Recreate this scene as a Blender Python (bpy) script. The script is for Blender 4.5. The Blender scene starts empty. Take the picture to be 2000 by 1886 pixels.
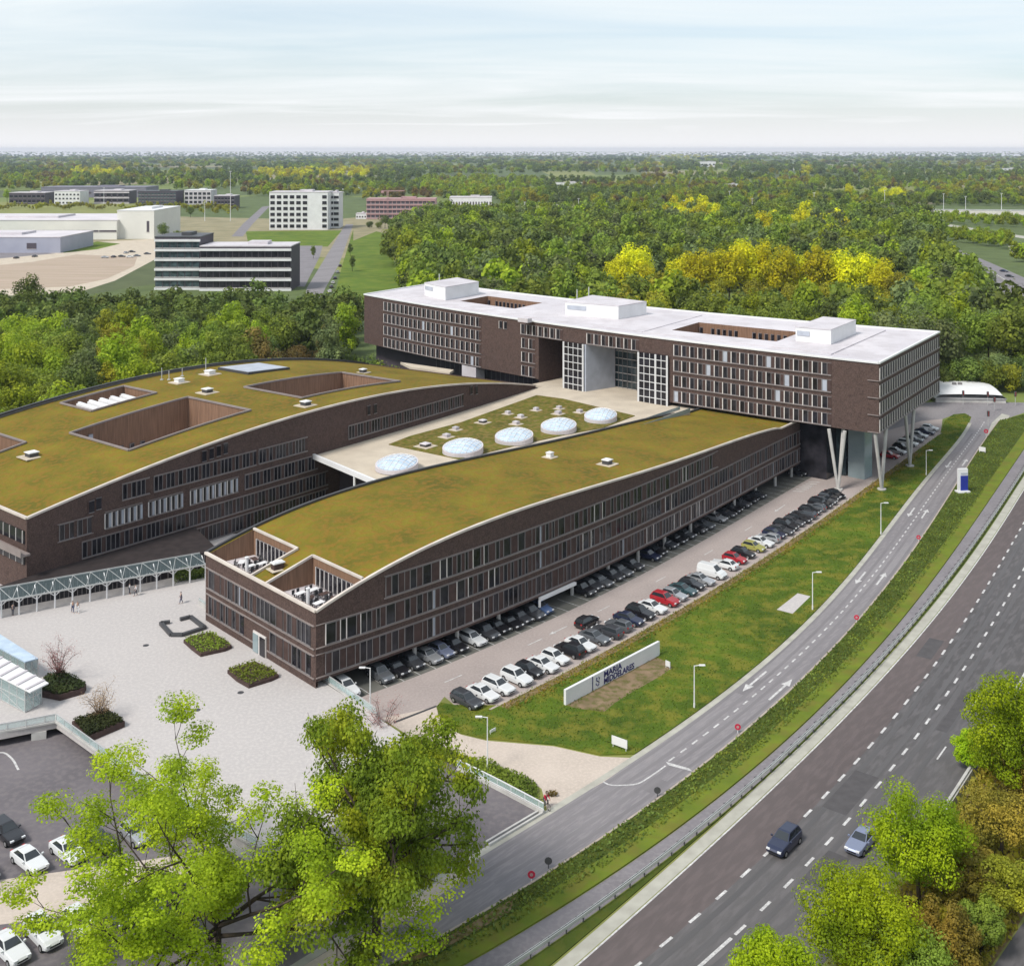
import bpy, math, random
import numpy as np
from mathutils import Vector, Matrix
R = math.radians
SC = bpy.context.scene
COL = SC.collection
rng = random.Random(7)

# ------------------------------------------------------------------ camera model of the photograph
H, F, HY = 68.0, 2260.0, 293.0          # drone height, focal length and horizon row (2000 px wide photo)
def P(px, py, z=0.0):                    # where a sight line meets the level z
    Y = (H - z) * F / (py - HY)
    return np.array([(px - 1000.0) * Y / F, Y])
def PP(pts, z=0.0): return [P(x, y, z) for x, y in pts]
def zat(py, Y): return H - (py - HY) * Y / F

# ------------------------------------------------------------------ materials
def nmat(name):
    m = bpy.data.materials.new(name); m.use_nodes = True
    nt = m.node_tree; b = nt.nodes['Principled BSDF']
    return m, nt, b
def mat(name, c, rough=0.7, c2=None, scale=0.5, metal=0.0, c3=None, scale3=6.0, f3=0.35, spec=0.5, bump=0.0,
        local=False, stretch=None, coat=0.0, detail=4.0):
    """plain surface with two layers of procedural variation between c, c2 and c3"""
    m, nt, b = nmat(name); N = nt.nodes; L = nt.links
    b.inputs['Roughness'].default_value = rough; b.inputs['Metallic'].default_value = metal
    b.inputs['Specular IOR Level'].default_value = spec if rough < .8 else .12
    if coat: b.inputs['Coat Weight'].default_value = coat; b.inputs['Coat Roughness'].default_value = 0.08
    if c2 is None:
        c2 = tuple(v * 0.82 for v in c)
    if local:
        tc = N.new('ShaderNodeTexCoord'); src = tc.outputs['Object']
    else:
        g = N.new('ShaderNodeNewGeometry'); src = g.outputs['Position']
    if stretch:
        mp = N.new('ShaderNodeMapping'); mp.vector_type = 'TEXTURE'; mp.inputs['Scale'].default_value = tuple(1 / v for v in stretch[0])
        mp.inputs['Rotation'].default_value = (0, 0, stretch[1]); L.new(src, mp.inputs['Vector']); src = mp.outputs['Vector']
    n1 = N.new('ShaderNodeTexNoise'); n1.inputs['Scale'].default_value = scale; n1.inputs['Detail'].default_value = detail
    L.new(src, n1.inputs['Vector'])
    r1 = N.new('ShaderNodeValToRGB'); r1.color_ramp.elements[0].position = 0.32; r1.color_ramp.elements[1].position = 0.68
    r1.color_ramp.elements[0].color = (*c2, 1); r1.color_ramp.elements[1].color = (*c, 1)
    L.new(n1.outputs['Fac'], r1.inputs['Fac']); out = r1.outputs['Color']
    n2 = N.new('ShaderNodeTexNoise'); n2.inputs['Scale'].default_value = scale3; n2.inputs['Detail'].default_value = 3
    L.new(src, n2.inputs['Vector'])
    if c3 is not None:
        r2 = N.new('ShaderNodeValToRGB'); r2.color_ramp.elements[0].position = 0.45; r2.color_ramp.elements[1].position = 0.62
        r2.color_ramp.elements[0].color = (0, 0, 0, 1); r2.color_ramp.elements[1].color = (f3, f3, f3, 1)
        L.new(n2.outputs['Fac'], r2.inputs['Fac'])
        mx = N.new('ShaderNodeMixRGB'); L.new(r2.outputs['Color'], mx.inputs['Fac']); L.new(out, mx.inputs['Color1'])
        mx.inputs['Color2'].default_value = (*c3, 1); out = mx.outputs['Color']
    L.new(out, b.inputs['Base Color'])
    if bump:
        bp = N.new('ShaderNodeBump'); bp.inputs['Strength'].default_value = bump; bp.inputs['Distance'].default_value = 0.3
        L.new(n2.outputs['Fac'], bp.inputs['Height']); L.new(bp.outputs['Normal'], b.inputs['Normal'])
    return m

def leaf_mat(name, c, c2, c3, trans=0.3, var=0.22):
    """leaves: hue from clump to clump (noise) and from leaf to leaf, a little light passes through"""
    m, nt, b = nmat(name); N = nt.nodes; L = nt.links
    g = N.new('ShaderNodeNewGeometry'); oi = N.new('ShaderNodeObjectInfo')
    n = N.new('ShaderNodeTexNoise'); n.inputs['Scale'].default_value = 0.22; n.inputs['Detail'].default_value = 2
    L.new(g.outputs['Position'], n.inputs['Vector'])
    r = N.new('ShaderNodeValToRGB'); e = r.color_ramp.elements
    e[0].position = 0.34; e[0].color = (*c2, 1); e[1].position = 0.66; e[1].color = (*c3, 1)
    k = e.new(0.5); k.color = (*c, 1)
    L.new(n.outputs['Fac'], r.inputs['Fac'])
    hs = N.new('ShaderNodeHueSaturation'); L.new(r.outputs['Color'], hs.inputs['Color'])
    mr = N.new('ShaderNodeMapRange'); mr.inputs['To Min'].default_value = 1 - var * 1.0; mr.inputs['To Max'].default_value = 1 + var * 1.0
    L.new(g.outputs['Random Per Island'], mr.inputs['Value']); 
    mr2 = N.new('ShaderNodeMapRange'); mr2.inputs['To Min'].default_value = 0.74; mr2.inputs['To Max'].default_value = 1.28
    L.new(oi.outputs['Random'], mr2.inputs['Value'])
    mu = N.new('ShaderNodeMath'); mu.operation = 'MULTIPLY'; L.new(mr.outputs['Result'], mu.inputs[0]); L.new(mr2.outputs['Result'], mu.inputs[1])
    L.new(mu.outputs[0], hs.inputs['Value'])
    mr3 = N.new('ShaderNodeMapRange'); mr3.inputs['To Min'].default_value = 0.488; mr3.inputs['To Max'].default_value = 0.515
    L.new(oi.outputs['Random'], mr3.inputs['Value']); L.new(mr3.outputs['Result'], hs.inputs['Hue'])
    b.inputs['Roughness'].default_value = 0.6; b.inputs['Specular IOR Level'].default_value = 0.12
    L.new(hs.outputs['Color'], b.inputs['Base Color'])
    t = N.new('ShaderNodeBsdfTranslucent'); L.new(hs.outputs['Color'], t.inputs['Color'])
    mx = N.new('ShaderNodeMixShader'); mx.inputs['Fac'].default_value = trans
    L.new(b.outputs['BSDF'], mx.inputs[1]); L.new(t.outputs['BSDF'], mx.inputs[2])
    L.new(mx.outputs['Shader'], N['Material Output'].inputs['Surface'])
    return m

def glass_mat(name, c, rough=0.08, spec=0.7):
    m, nt, b = nmat(name); N = nt.nodes; L = nt.links
    g = N.new('ShaderNodeNewGeometry')
    n = N.new('ShaderNodeTexNoise'); n.inputs['Scale'].default_value = 0.45; L.new(g.outputs['Position'], n.inputs['Vector'])
    r = N.new('ShaderNodeValToRGB'); r.color_ramp.elements[0].position = 0.35; r.color_ramp.elements[1].position = 0.7
    r.color_ramp.elements[0].color = (*[v * 0.5 for v in c], 1); r.color_ramp.elements[1].color = (*[v * 1.5 for v in c], 1)
    L.new(n.outputs['Fac'], r.inputs['Fac']); L.new(r.outputs['Color'], b.inputs['Base Color'])
    b.inputs['Roughness'].default_value = rough; b.inputs['Specular IOR Level'].default_value = spec
    return m

M = {}
M['brick'] = mat('brick', (0.090, 0.060, 0.053), 0.85, (0.060, 0.041, 0.037), 1.3, c3=(0.140, 0.096, 0.082), scale3=5, f3=0.6, detail=8)
M['brickdark'] = mat('brick_infill', (0.085, 0.055, 0.05), 0.8, (0.06, 0.04, 0.036), 1.2)
M['wood'] = mat('timber_slats', (0.25, 0.15, 0.10), 0.8, (0.15, 0.09, 0.06), 1.6, stretch=((3, 3, 0.15), 0))
M['sedum'] = mat('sedum_roof', (0.185, 0.15, 0.018), 0.95, (0.10, 0.09, 0.014), 0.13, c3=(0.21, 0.115, 0.022), scale3=1.1, f3=0.75, bump=0.7, detail=12)
M['sedumgreen'] = mat('sedum_green', (0.125, 0.125, 0.02), 0.95, (0.08, 0.08, 0.016), 0.25, c3=(0.21, 0.145, 0.05), scale3=0.9, f3=0.75, bump=0.3, detail=7)
M['coping'] = mat('coping', (0.62, 0.56, 0.50), 0.6, (0.48, 0.42, 0.38), 0.4)
M['string'] = mat('string_course', (0.25, 0.21, 0.20), 0.6)
M['frame'] = mat('window_frame', (0.72, 0.68, 0.66), 0.45)
M['framegrey'] = mat('grey_frame', (0.21, 0.195, 0.20), 0.45)
M['glass'] = glass_mat('dark_glass', (0.022, 0.021, 0.026), 0.12, 0.35)
M['glassblue'] = glass_mat('atrium_glass', (0.05, 0.075, 0.085), 0.06)
M['glassteal'] = mat('pale_teal_glass', (0.26, 0.32, 0.34), 0.12, (0.22, 0.28, 0.30), 0.4)
M['membrane'] = mat('white_membrane', (0.60, 0.565, 0.59), 0.6, (0.50, 0.47, 0.50), 0.07, c3=(0.42, 0.385, 0.40), scale3=0.25, f3=0.5)
M['white'] = mat('white_paint', (0.72, 0.72, 0.73), 0.5, (0.64, 0.64, 0.65), 0.3)
M['lightblue'] = mat('pale_blue_panel', (0.42, 0.45, 0.52), 0.5)
M['beigegravel'] = mat('beige_gravel_roof', (0.52, 0.45, 0.36), 0.95, (0.42, 0.36, 0.29), 0.25, c3=(0.58, 0.52, 0.44), scale3=5, f3=0.4)
M['plaza'] = mat('plaza_paving', (0.44, 0.412, 0.405), 0.85, (0.41, 0.385, 0.38), 0.05, c3=(0.52, 0.49, 0.47), scale3=2.5, f3=0.5, detail=7)
M['concrete'] = mat('concrete', (0.50, 0.49, 0.47), 0.85, (0.38, 0.37, 0.36), 0.5)
M['beige'] = mat('beige_paving', (0.50, 0.43, 0.375), 0.9, (0.43, 0.37, 0.32), 0.2, c3=(0.56, 0.48, 0.42), scale3=3, f3=0.5)
M['parking'] = mat('car_park_paving', (0.36, 0.308, 0.292), 0.9, (0.295, 0.254, 0.242), 0.12, c3=(0.40, 0.345, 0.325), scale3=3, f3=0.5)
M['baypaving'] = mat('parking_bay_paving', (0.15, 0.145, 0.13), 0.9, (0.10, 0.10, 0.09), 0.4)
M['road'] = mat('service_road_asphalt', (0.235, 0.222, 0.23), 0.85, (0.18, 0.168, 0.178), 0.06, c3=(0.27, 0.25, 0.255), scale3=1.6, f3=0.5, stretch=((0.35, 2.2, 1), R(48)))
M['path'] = mat('cycle_path_asphalt', (0.215, 0.20, 0.215), 0.85, (0.17, 0.158, 0.17), 0.15, c3=(0.25, 0.235, 0.24), scale3=2, f3=0.5)
M['highway'] = mat('highway_asphalt', (0.114, 0.108, 0.110), 0.8, (0.084, 0.080, 0.082), 0.05, c3=(0.150, 0.140, 0.145), scale3=1.2, f3=0.5, stretch=((0.3, 1.4, 1), R(52)))
M['redlane'] = mat('red_brown_lane', (0.118, 0.099, 0.098), 0.85, (0.092, 0.078, 0.078), 0.06, c3=(0.145, 0.118, 0.118), scale3=1.2, f3=0.5, stretch=((0.3, 1.4, 1), R(52)))
M['asphalt'] = mat('car_park_asphalt', (0.16, 0.145, 0.155), 0.85, (0.115, 0.105, 0.115), 0.1, c3=(0.20, 0.18, 0.18), scale3=1.5, f3=0.4)
M['mark'] = mat('road_marking', (0.66, 0.65, 0.64), 0.7, (0.40, 0.39, 0.39), 1.8, c3=(0.25, 0.24, 0.24), scale3=7, f3=.5)
M['gutter'] = mat('kerb_gutter', (0.42, 0.41, 0.36), 0.85, (0.33, 0.32, 0.28), 0.6)
M['kerb'] = mat('kerb_stone', (0.42, 0.36, 0.31), 0.85, (0.34, 0.29, 0.25), 0.7)
M['grass'] = mat('mown_grass', (0.090, 0.140, 0.014), 0.95, (0.046, 0.078, 0.010), 0.09, c3=(0.17, 0.16, 0.024), scale3=0.35, f3=0.75, bump=0.6, detail=8)
M['grassdark'] = mat('rough_grass', (0.07, 0.095, 0.014), 0.95, (0.045, 0.066, 0.012), 0.3, c3=(0.075, 0.085, 0.016), scale3=0.9, f3=0.6, bump=0.6, detail=8)
M['grasslight'] = mat('light_grass', (0.15, 0.185, 0.022), 0.95, (0.10, 0.14, 0.018), 0.3, c3=(0.15, 0.12, 0.03), scale3=0.4, f3=0.5, bump=0.4, detail=8)
M['soil'] = mat('bare_soil', (0.24, 0.17, 0.11), 0.95, (0.16, 0.12, 0.07), 0.5, c3=(0.10, 0.10, 0.03), scale3=1.2, f3=0.8, detail=7)
M['mulch'] = mat('verge_soil', (0.20, 0.13, 0.06), 0.95, (0.12, 0.105, 0.03), 0.35, c3=(0.26, 0.2, 0.14), scale3=1.6, f3=0.5)
M['field'] = mat('brown_lot', (0.42, 0.33, 0.27), 0.95, (0.33, 0.27, 0.20), 0.25, stretch=((0.08, 1.0, 1), 0))
M['meadow'] = mat('meadow', (0.115, 0.175, 0.022), 0.95, (0.075, 0.12, 0.018), 0.03, c3=(0.16, 0.19, 0.03), scale3=0.12, f3=0.5, detail=7)
M['steel'] = mat('galvanised_steel', (0.55, 0.56, 0.56), 0.45, metal=0.3)
M['darksteel'] = mat('dark_steel', (0.06, 0.06, 0.065), 0.5)
M['blue'] = mat('sign_blue', (0.015, 0.03, 0.30), 0.5)
M['navy'] = mat('lettering_navy', (0.012, 0.014, 0.13), 0.5)
M['red'] = mat('sign_red', (0.50, 0.02, 0.06), 0.5)
M['pinkred'] = mat('steelwork_pink', (0.44, 0.27, 0.27), 0.7)
M['tyre'] = mat('tyre_rubber', (0.02, 0.02, 0.02), 0.8)
M['rim'] = mat('wheel_rim', (0.45, 0.45, 0.46), 0.35, metal=0.6)
M['carglass'] = mat('car_glass', (0.025, 0.03, 0.035), 0.06, spec=0.8)
M['lamp'] = mat('headlamp_glass', (0.75, 0.76, 0.78), 0.15)
M['tail'] = mat('tail_lamp', (0.35, 0.02, 0.02), 0.25)
M['bark'] = mat('bark', (0.085, 0.065, 0.05), 0.95, (0.05, 0.04, 0.032), 2.0, local=True)
M['skin'] = mat('skin', (0.50, 0.32, 0.24), 0.6)
M['warmwhite'] = mat('warehouse_cladding', (0.72, 0.71, 0.66), 0.6, (0.64, 0.63, 0.59), 0.05)
M['greyblue'] = mat('shed_cladding', (0.36, 0.37, 0.45), 0.6, (0.31, 0.32, 0.40), 0.1)
M['roofgrey'] = mat('shed_roof', (0.62, 0.58, 0.60), 0.7, (0.5, 0.47, 0.5), 0.05)
M['darkbrown'] = mat('dark_cladding', (0.075, 0.06, 0.075), 0.7)
M['slate'] = mat('slate_roof', (0.20, 0.19, 0.24), 0.7)
M['hedge'] = leaf_mat('hedge_leaf', (0.035, 0.045, 0.014), (0.022, 0.03, 0.01), (0.05, 0.06, 0.018), 0.15)
def paint(name, c, metal=0.0, rough=0.28): M[name] = mat('paint_' + name, c, rough, c, 1.0, metal=metal, coat=0.5)
paint('white_car', (0.62, 0.63, 0.64)); paint('silver', (0.42, 0.43, 0.45), 0.5); paint('grey', (0.14, 0.15, 0.165), 0.4)
paint('dark_grey', (0.06, 0.063, 0.072), 0.3); paint('black', (0.012, 0.012, 0.015)); paint('navy_car', (0.018, 0.025, 0.06), 0.2)
paint('blue_car', (0.10, 0.16, 0.32), 0.3); paint('red_car', (0.33, 0.012, 0.02)); paint('yellow', (0.30, 0.29, 0.08)); paint('teal', (0.03, 0.07, 0.08), 0.2)
paint('blue_grey', (0.22, 0.25, 0.36), 0.4)

LEAF = {
 'dark':   leaf_mat('leaf_dark_green',   (0.125, 0.168, 0.036), (0.084, 0.12, 0.03), (0.175, 0.22, 0.042), 0.35),
 'mid':    leaf_mat('leaf_mid_green',    (0.2, 0.26, 0.036), (0.135, 0.185, 0.03), (0.27, 0.33, 0.04), 0.4),
 'bright': leaf_mat('leaf_bright_green', (0.28, 0.355, 0.024), (0.195, 0.265, 0.022), (0.37, 0.43, 0.028), 0.42),
 'yellow': leaf_mat('leaf_yellow',       (0.6, 0.57, 0.018), (0.4, 0.42, 0.02), (0.74, 0.68, 0.016), 0.45),
 'olive':  leaf_mat('leaf_olive',        (0.32, 0.31, 0.028), (0.22, 0.225, 0.024), (0.42, 0.39, 0.03), 0.4),
 'rust':   leaf_mat('leaf_rust',         (0.21, 0.16, 0.05), (0.15, 0.125, 0.04), (0.26, 0.175, 0.05), 0.4),
 'blue':   leaf_mat('leaf_grey_green',   (0.155, 0.195, 0.07), (0.11, 0.145, 0.056), (0.21, 0.25, 0.085), 0.35),
 'spring': leaf_mat('leaf_spring_green', (0.33, 0.41, 0.018), (0.23, 0.31, 0.016), (0.44, 0.51, 0.022), 0.45),
 'gold':   leaf_mat('leaf_gold_green',   (0.26, 0.39, 0.03), (0.18, 0.29, 0.026), (0.44, 0.52, 0.028), 0.45),
 'lime':   leaf_mat('leaf_lime_green',   (0.29, 0.4, 0.012), (0.19, 0.29, 0.012), (0.4, 0.5, 0.014), 0.45),
 'ochre':  leaf_mat('leaf_ochre',        (0.29, 0.235, 0.036), (0.2, 0.18, 0.03), (0.38, 0.28, 0.04), 0.35),
 'turf':   leaf_mat('grass_blade', (0.115, 0.175, 0.018), (0.06, 0.10, 0.012), (0.19, 0.21, 0.026), 0.3),
 'pink':   leaf_mat('blossom_pink',      (0.420, 0.200, 0.190), (0.340, 0.160, 0.150), (0.500, 0.260, 0.240)),
 'russet': leaf_mat('bud_russet',        (0.340, 0.210, 0.130), (0.270, 0.170, 0.100), (0.420, 0.270, 0.170)),
}

# ------------------------------------------------------------------ objects
def link(o): COL.objects.link(o); return o
def tag(o, label=None, cat=None, group=None, kind=None):
    if label: o['label'] = label
    if cat: o['category'] = cat
    if group: o['group'] = group
    if kind: o['kind'] = kind
    return o
def thing(name, label, cat, loc=(0, 0, 0), rz=0.0, group=None):
    o = link(bpy.data.objects.new(name, None)); o.location = loc; o.rotation_euler = (0, 0, rz)
    o.empty_display_size = 0.2
    return tag(o, label, cat, group)
def kids(o): return [c for c in COL.objects if c.parent == o] if False else list(o.children)
def copy_tree(o, parent=None):
    c = o.copy(); COL.objects.link(c); c.parent = parent
    if parent is None:
        for k in ('label', 'group'):
            pass
    for ch in list(o.children): copy_tree(ch, c)
    return c

class MB:
    """collects faces; build() makes ONE mesh object"""
    def __init__(s): s.v = []; s.f = []; s.m = []
    def face(s, pts, m=0):
        i = len(s.v); s.v += [tuple(float(a) for a in p) for p in pts]; s.f.append(tuple(range(i, i + len(pts)))); s.m.append(m)
    def box(s, c, d, rz=0.0, m=0, tilt=None):
        cx, cy, cz = c; a, b, h = d[0] / 2, d[1] / 2, d[2] / 2; cs, sn = math.cos(rz), math.sin(rz)
        p = []
        for z in (-h, h):
            for x, y in ((-a, -b), (a, -b), (a, b), (-a, b)):
                p.append((cx + x * cs - y * sn, cy + x * sn + y * cs, cz + z))
        i = len(s.v); s.v += p
        for q in ((3, 2, 1, 0), (4, 5, 6, 7), (0, 1, 5, 4), (1, 2, 6, 5), (2, 3, 7, 6), (3, 0, 4, 7)):
            s.f.append(tuple(i + k for k in q)); s.m.append(m)
    def beam(s, a, b, w, h, m=0):
        """bar from a to b, w wide, h high, a/b are the centre line"""
        a = Vector([float(t) for t in a]); b = Vector([float(t) for t in b]); d = (b - a)
        up = Vector((0, 0, 1)) if abs(d.normalized().z) < 0.99 else Vector((1, 0, 0))
        sx = d.cross(up).normalized() * (w / 2); uy = sx.cross(d).normalized() * (h / 2)
        q = [a - sx - uy, a + sx - uy, a + sx + uy, a - sx + uy, b - sx - uy, b + sx - uy, b + sx + uy, b - sx + uy]
        i = len(s.v); s.v += [tuple(t) for t in q]
        for k in ((0, 1, 2, 3), (7, 6, 5, 4), (0, 4, 5, 1), (1, 5, 6, 2), (2, 6, 7, 3), (3, 7, 4, 0)):
            s.f.append(tuple(i + j for j in k)); s.m.append(m)
    def prism(s, poly, z0, z1, m=0, mside=None):
        n = len(poly); zt = z1 if hasattr(z1, '__len__') else [z1] * n; zb = z0 if hasattr(z0, '__len__') else [z0] * n
        a = sum(poly[i][0] * poly[(i + 1) % n][1] - poly[(i + 1) % n][0] * poly[i][1] for i in range(n))
        if a < 0: poly = poly[::-1]; zt = zt[::-1]; zb = zb[::-1]
        s.face([(p[0], p[1], z) for p, z in zip(poly, zt)], m)
        s.face([(p[0], p[1], z) for p, z in zip(poly, zb)][::-1], m if mside is None else mside)
        for i in range(n):
            j = (i + 1) % n
            s.face([(*poly[i][:2], zb[i]), (*poly[j][:2], zb[j]), (*poly[j][:2], zt[j]), (*poly[i][:2], zt[i])], m if mside is None else mside)
    def tube(s, pts, rad, n=6, m=0, cap=True):
        pts = [Vector([float(t) for t in p]) for p in pts]; rings = []
        rad = rad if hasattr(rad, '__len__') else [rad] * len(pts)
        for i, p in enumerate(pts):
            d = (pts[min(i + 1, len(pts) - 1)] - pts[max(i - 1, 0)]).normalized()
            u = d.cross(Vector((0, 0, 1)) if abs(d.z) < 0.95 else Vector((1, 0, 0))).normalized(); w = d.cross(u)
            k = len(s.v); rings.append(k)
            for j in range(n):
                t = 2 * math.pi * j / n; s.v.append(tuple(p + (u * math.cos(t) + w * math.sin(t)) * rad[i]))
        for i in range(len(pts) - 1):
            a, b = rings[i], rings[i + 1]
            for j in range(n):
                s.f.append((a + j, b + j, b + (j + 1) % n, a + (j + 1) % n)); s.m.append(m)
        if cap:
            s.f.append(tuple(rings[0] + j for j in range(n))); s.m.append(m)
            s.f.append(tuple(rings[-1] + j for j in range(n))[::-1]); s.m.append(m)
    def mesh(s, name, mats, smooth=False):
        me = bpy.data.meshes.new(name); me.from_pydata(s.v, [], s.f)
        for m in (mats if isinstance(mats, (list, tuple)) else [mats]): me.materials.append(M[m] if isinstance(m, str) else m)
        if any(s.m): me.polygons.foreach_set('material_index', s.m)
        if smooth: me.polygons.foreach_set('use_smooth', [True] * len(s.f))
        me.update(); return me
    def build(s, name, mats, parent=None, smooth=False):
        o = link(bpy.data.objects.new(name, s.mesh(name, mats, smooth)))
        if parent is not None:
            o.parent = parent
        return o
def wpart(mb, name, mats, parent, smooth=False):
    """part given in world coordinates under an unrotated thing"""
    o = mb.build(name, mats, parent, smooth); o.location = -Vector(parent.location); return o
def struct(name, mb, mats, kind='structure', smooth=False):
    o = mb.build(name, mats, None, smooth); o['kind'] = kind; return o
def sheet(name, poly, z, mats, kind='structure'):
    mb = MB(); poly = [tuple(p[:2]) for p in poly]; n = len(poly)
    a = sum(poly[i][0] * poly[(i + 1) % n][1] - poly[(i + 1) % n][0] * poly[i][1] for i in range(n))
    if a < 0: poly = poly[::-1]
    mb.face([(x, y, z) for x, y in poly]); return struct(name, mb, mats, kind)

class Path:
    """smooth plan line through points, by arc length; fit: polynomial degree in arc length (None = Catmull-Rom)"""
    def __init__(s, pts, deg=None, n=400):
        p = np.array(pts, float); d = np.r_[0, np.cumsum(np.hypot(*np.diff(p, axis=0).T))]
        t = np.linspace(0, d[-1], n)
        if deg: q = np.c_[np.polyval(np.polyfit(d, p[:, 0], deg), t), np.polyval(np.polyfit(d, p[:, 1], deg), t)]
        else:
            q = []
            for u in t:
                i = min(np.searchsorted(d, u, 'right') - 1, len(p) - 2); h = d[i + 1] - d[i]; x = (u - d[i]) / h
                m0 = (p[i + 1] - p[max(i - 1, 0)]) / (d[i + 1] - d[max(i - 1, 0)]) * h
                m1 = (p[min(i + 2, len(p) - 1)] - p[i]) / (d[min(i + 2, len(p) - 1)] - d[i]) * h
                q.append((2*x**3 - 3*x**2 + 1) * p[i] + (x**3 - 2*x**2 + x) * m0 + (-2*x**3 + 3*x**2) * p[i + 1] + (x**3 - x**2) * m1)
            q = np.array(q)
        s.p = q; s.d = np.r_[0, np.cumsum(np.hypot(*np.diff(q, axis=0).T))]; s.L = s.d[-1]
    def at(s, u):
        if u <= 0: return s.p[0] + s.tan(0) * u
        if u >= s.L: return s.p[-1] + s.tan(s.L) * (u - s.L)
        return np.array([np.interp(u, s.d, s.p[:, 0]), np.interp(u, s.d, s.p[:, 1])])
    def tan(s, u):
        u = min(max(u, 0), s.L); i = min(max(np.searchsorted(s.d, u) - 1, 2), len(s.p) - 4); t = s.p[i + 3] - s.p[i - 2]; return t / np.hypot(*t)
    def left(s, u): t = s.tan(u); return np.array([-t[1], t[0]])
    def off(s, u, w): return s.at(u) + s.left(u) * w
    def ang(s, u): t = s.tan(u); return math.atan2(t[1], t[0])
    def near(s, q):
        i = int(np.argmin(np.hypot(s.p[:, 0] - q[0], s.p[:, 1] - q[1]))); u = s.d[i]
        v = np.array(q) - s.at(u); u = u + float(np.dot(v, s.tan(u))); return u, float(np.dot(np.array(q) - s.at(u), s.left(u)))
def strip(name, path, w0, w1, z, mats, u0=0.0, u1=None, step=4.0, kind='structure'):
    u1 = path.L if u1 is None else u1; n = max(2, int((u1 - u0) / step) + 1); us = np.linspace(u0, u1, n); mb = MB()
    f0 = w0 if callable(w0) else (lambda u: w0); f1 = w1 if callable(w1) else (lambda u: w1)
    A = [(*path.off(u, f0(u)), z) for u in us]; B = [(*path.off(u, f1(u)), z) for u in us]
    if f0(u0) < f1(u0): A, B = B, A
    for i in range(n - 1): mb.face([A[i], B[i], B[i + 1], A[i + 1]])
    return struct(name, mb, mats, kind)
def between(name, pa, pb, z, mats, kind='structure', n=60):
    """sheet between two plan lines (left line pa, right line pb)"""
    mb = MB()
    for i in range(n):
        a0, a1 = pa.at(pa.L * i / n), pa.at(pa.L * (i + 1) / n); b0, b1 = pb.at(pb.L * i / n), pb.at(pb.L * (i + 1) / n)
        mb.face([(*a0, z), (*b0, z), (*b1, z), (*a1, z)])
    return struct(name, mb, mats, kind)
# ================================================================== GROUND, ROADS, PAVING
PZ = 1.6                                             # level of the raised forecourt
m, nt, b = nmat('countryside'); N = nt.nodes; L = nt.links
g = N.new('ShaderNodeNewGeometry'); mp = N.new('ShaderNodeMapping'); mp.inputs['Scale'].default_value = (0.004, 0.0022, 1)
L.new(g.outputs['Position'], mp.inputs['Vector'])
vo = N.new('ShaderNodeTexVoronoi'); vo.inputs['Scale'].default_value = 1.0; L.new(mp.outputs['Vector'], vo.inputs['Vector'])
rp = N.new('ShaderNodeValToRGB'); rp.color_ramp.interpolation = 'CONSTANT'; e = rp.color_ramp.elements
e[0].color = (0.09, 0.125, 0.03, 1); e[1].position = 0.3; e[1].color = (0.16, 0.20, 0.04, 1)
for p_, c_ in ((0.5, (0.08, 0.10, 0.032)), (0.68, (0.22, 0.23, 0.06)), (0.85, (0.28, 0.24, 0.14))): k = e.new(p_); k.color = (*c_, 1)
sp = N.new('ShaderNodeSeparateColor'); L.new(vo.outputs['Color'], sp.inputs['Color']); L.new(sp.outputs['Red'], rp.inputs['Fac'])
nz = N.new('ShaderNodeTexNoise'); nz.inputs['Scale'].default_value = 0.06; nz.inputs['Detail'].default_value = 6; L.new(g.outputs['Position'], nz.inputs['Vector'])
mx = N.new('ShaderNodeMixRGB'); mx.blend_type = 'MULTIPLY'; mx.inputs['Fac'].default_value = 0.7; L.new(rp.outputs['Color'], mx.inputs['Color1'])
r2 = N.new('ShaderNodeValToRGB'); r2.color_ramp.elements[0].color = (0.55, 0.6, 0.5, 1); r2.color_ramp.elements[0].position = 0.35; r2.color_ramp.elements[1].position = 0.65
L.new(nz.outputs['Fac'], r2.inputs['Fac']); L.new(r2.outputs['Color'], mx.inputs['Color2']); L.new(mx.outputs['Color'], b.inputs['Base Color'])
b.inputs['Roughness'].default_value = 0.95; M['countryside'] = m

GR = 14000.0
mb = MB(); n = 64
mb.face([(GR * math.cos(2 * math.pi * i / n), GR * math.sin(2 * math.pi * i / n), 0.0) for i in range(n)])
struct('ground', mb, 'countryside')

E1 = 0.004
kerb_px = [(956,1387),(994,1369),(1052,1340),(1102,1311),(1162,1277),(1250,1233),(1351,1177),(1427,1131),(1507,1081),(1578,1031),(1650,978),(1702,941),(1780,890),(1836,846)]
KERB = Path(PP(kerb_px), 3)
face_px = [(630,1326),(750,1287),(820,1262),(901,1228),(979,1197),(1052,1167),(1125,1137),(1185,1105),(1243,1077),(1296,1049),(1347,1022),(1394,998),(1437,975),(1478,952),(1516,931),(1552,910),(1600,885)]
FW = Path(PP(face_px, 2.4), 3)                        # face line of the long front wing
roadL_px = [(480,1950),(600,1875),(800,1750),(955,1651),(1070,1586.5),(1178,1526),(1245,1479),(1300,1440),(1370,1389),(1451,1325),(1511,1276),(1575,1220),(1634,1163),(1684,1100),(1726,1040),(1777,977),(1822,923),(1868,866),(1895,826)]
roadR_px = [(640,1950),(760,1880),(810,1852),(900,1802),(997,1748),(1070,1706),(1172,1642),(1263,1573),(1350,1509),(1405,1468),(1511,1378),(1582,1308),(1652,1235),(1722,1155),(1765,1100),(1801,1045),(1843,984),(1889,910),(1925,855),(1950,822)]
RL, RR = Path(PP(roadL_px), 5), Path(PP(roadR_px), 5)
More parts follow.
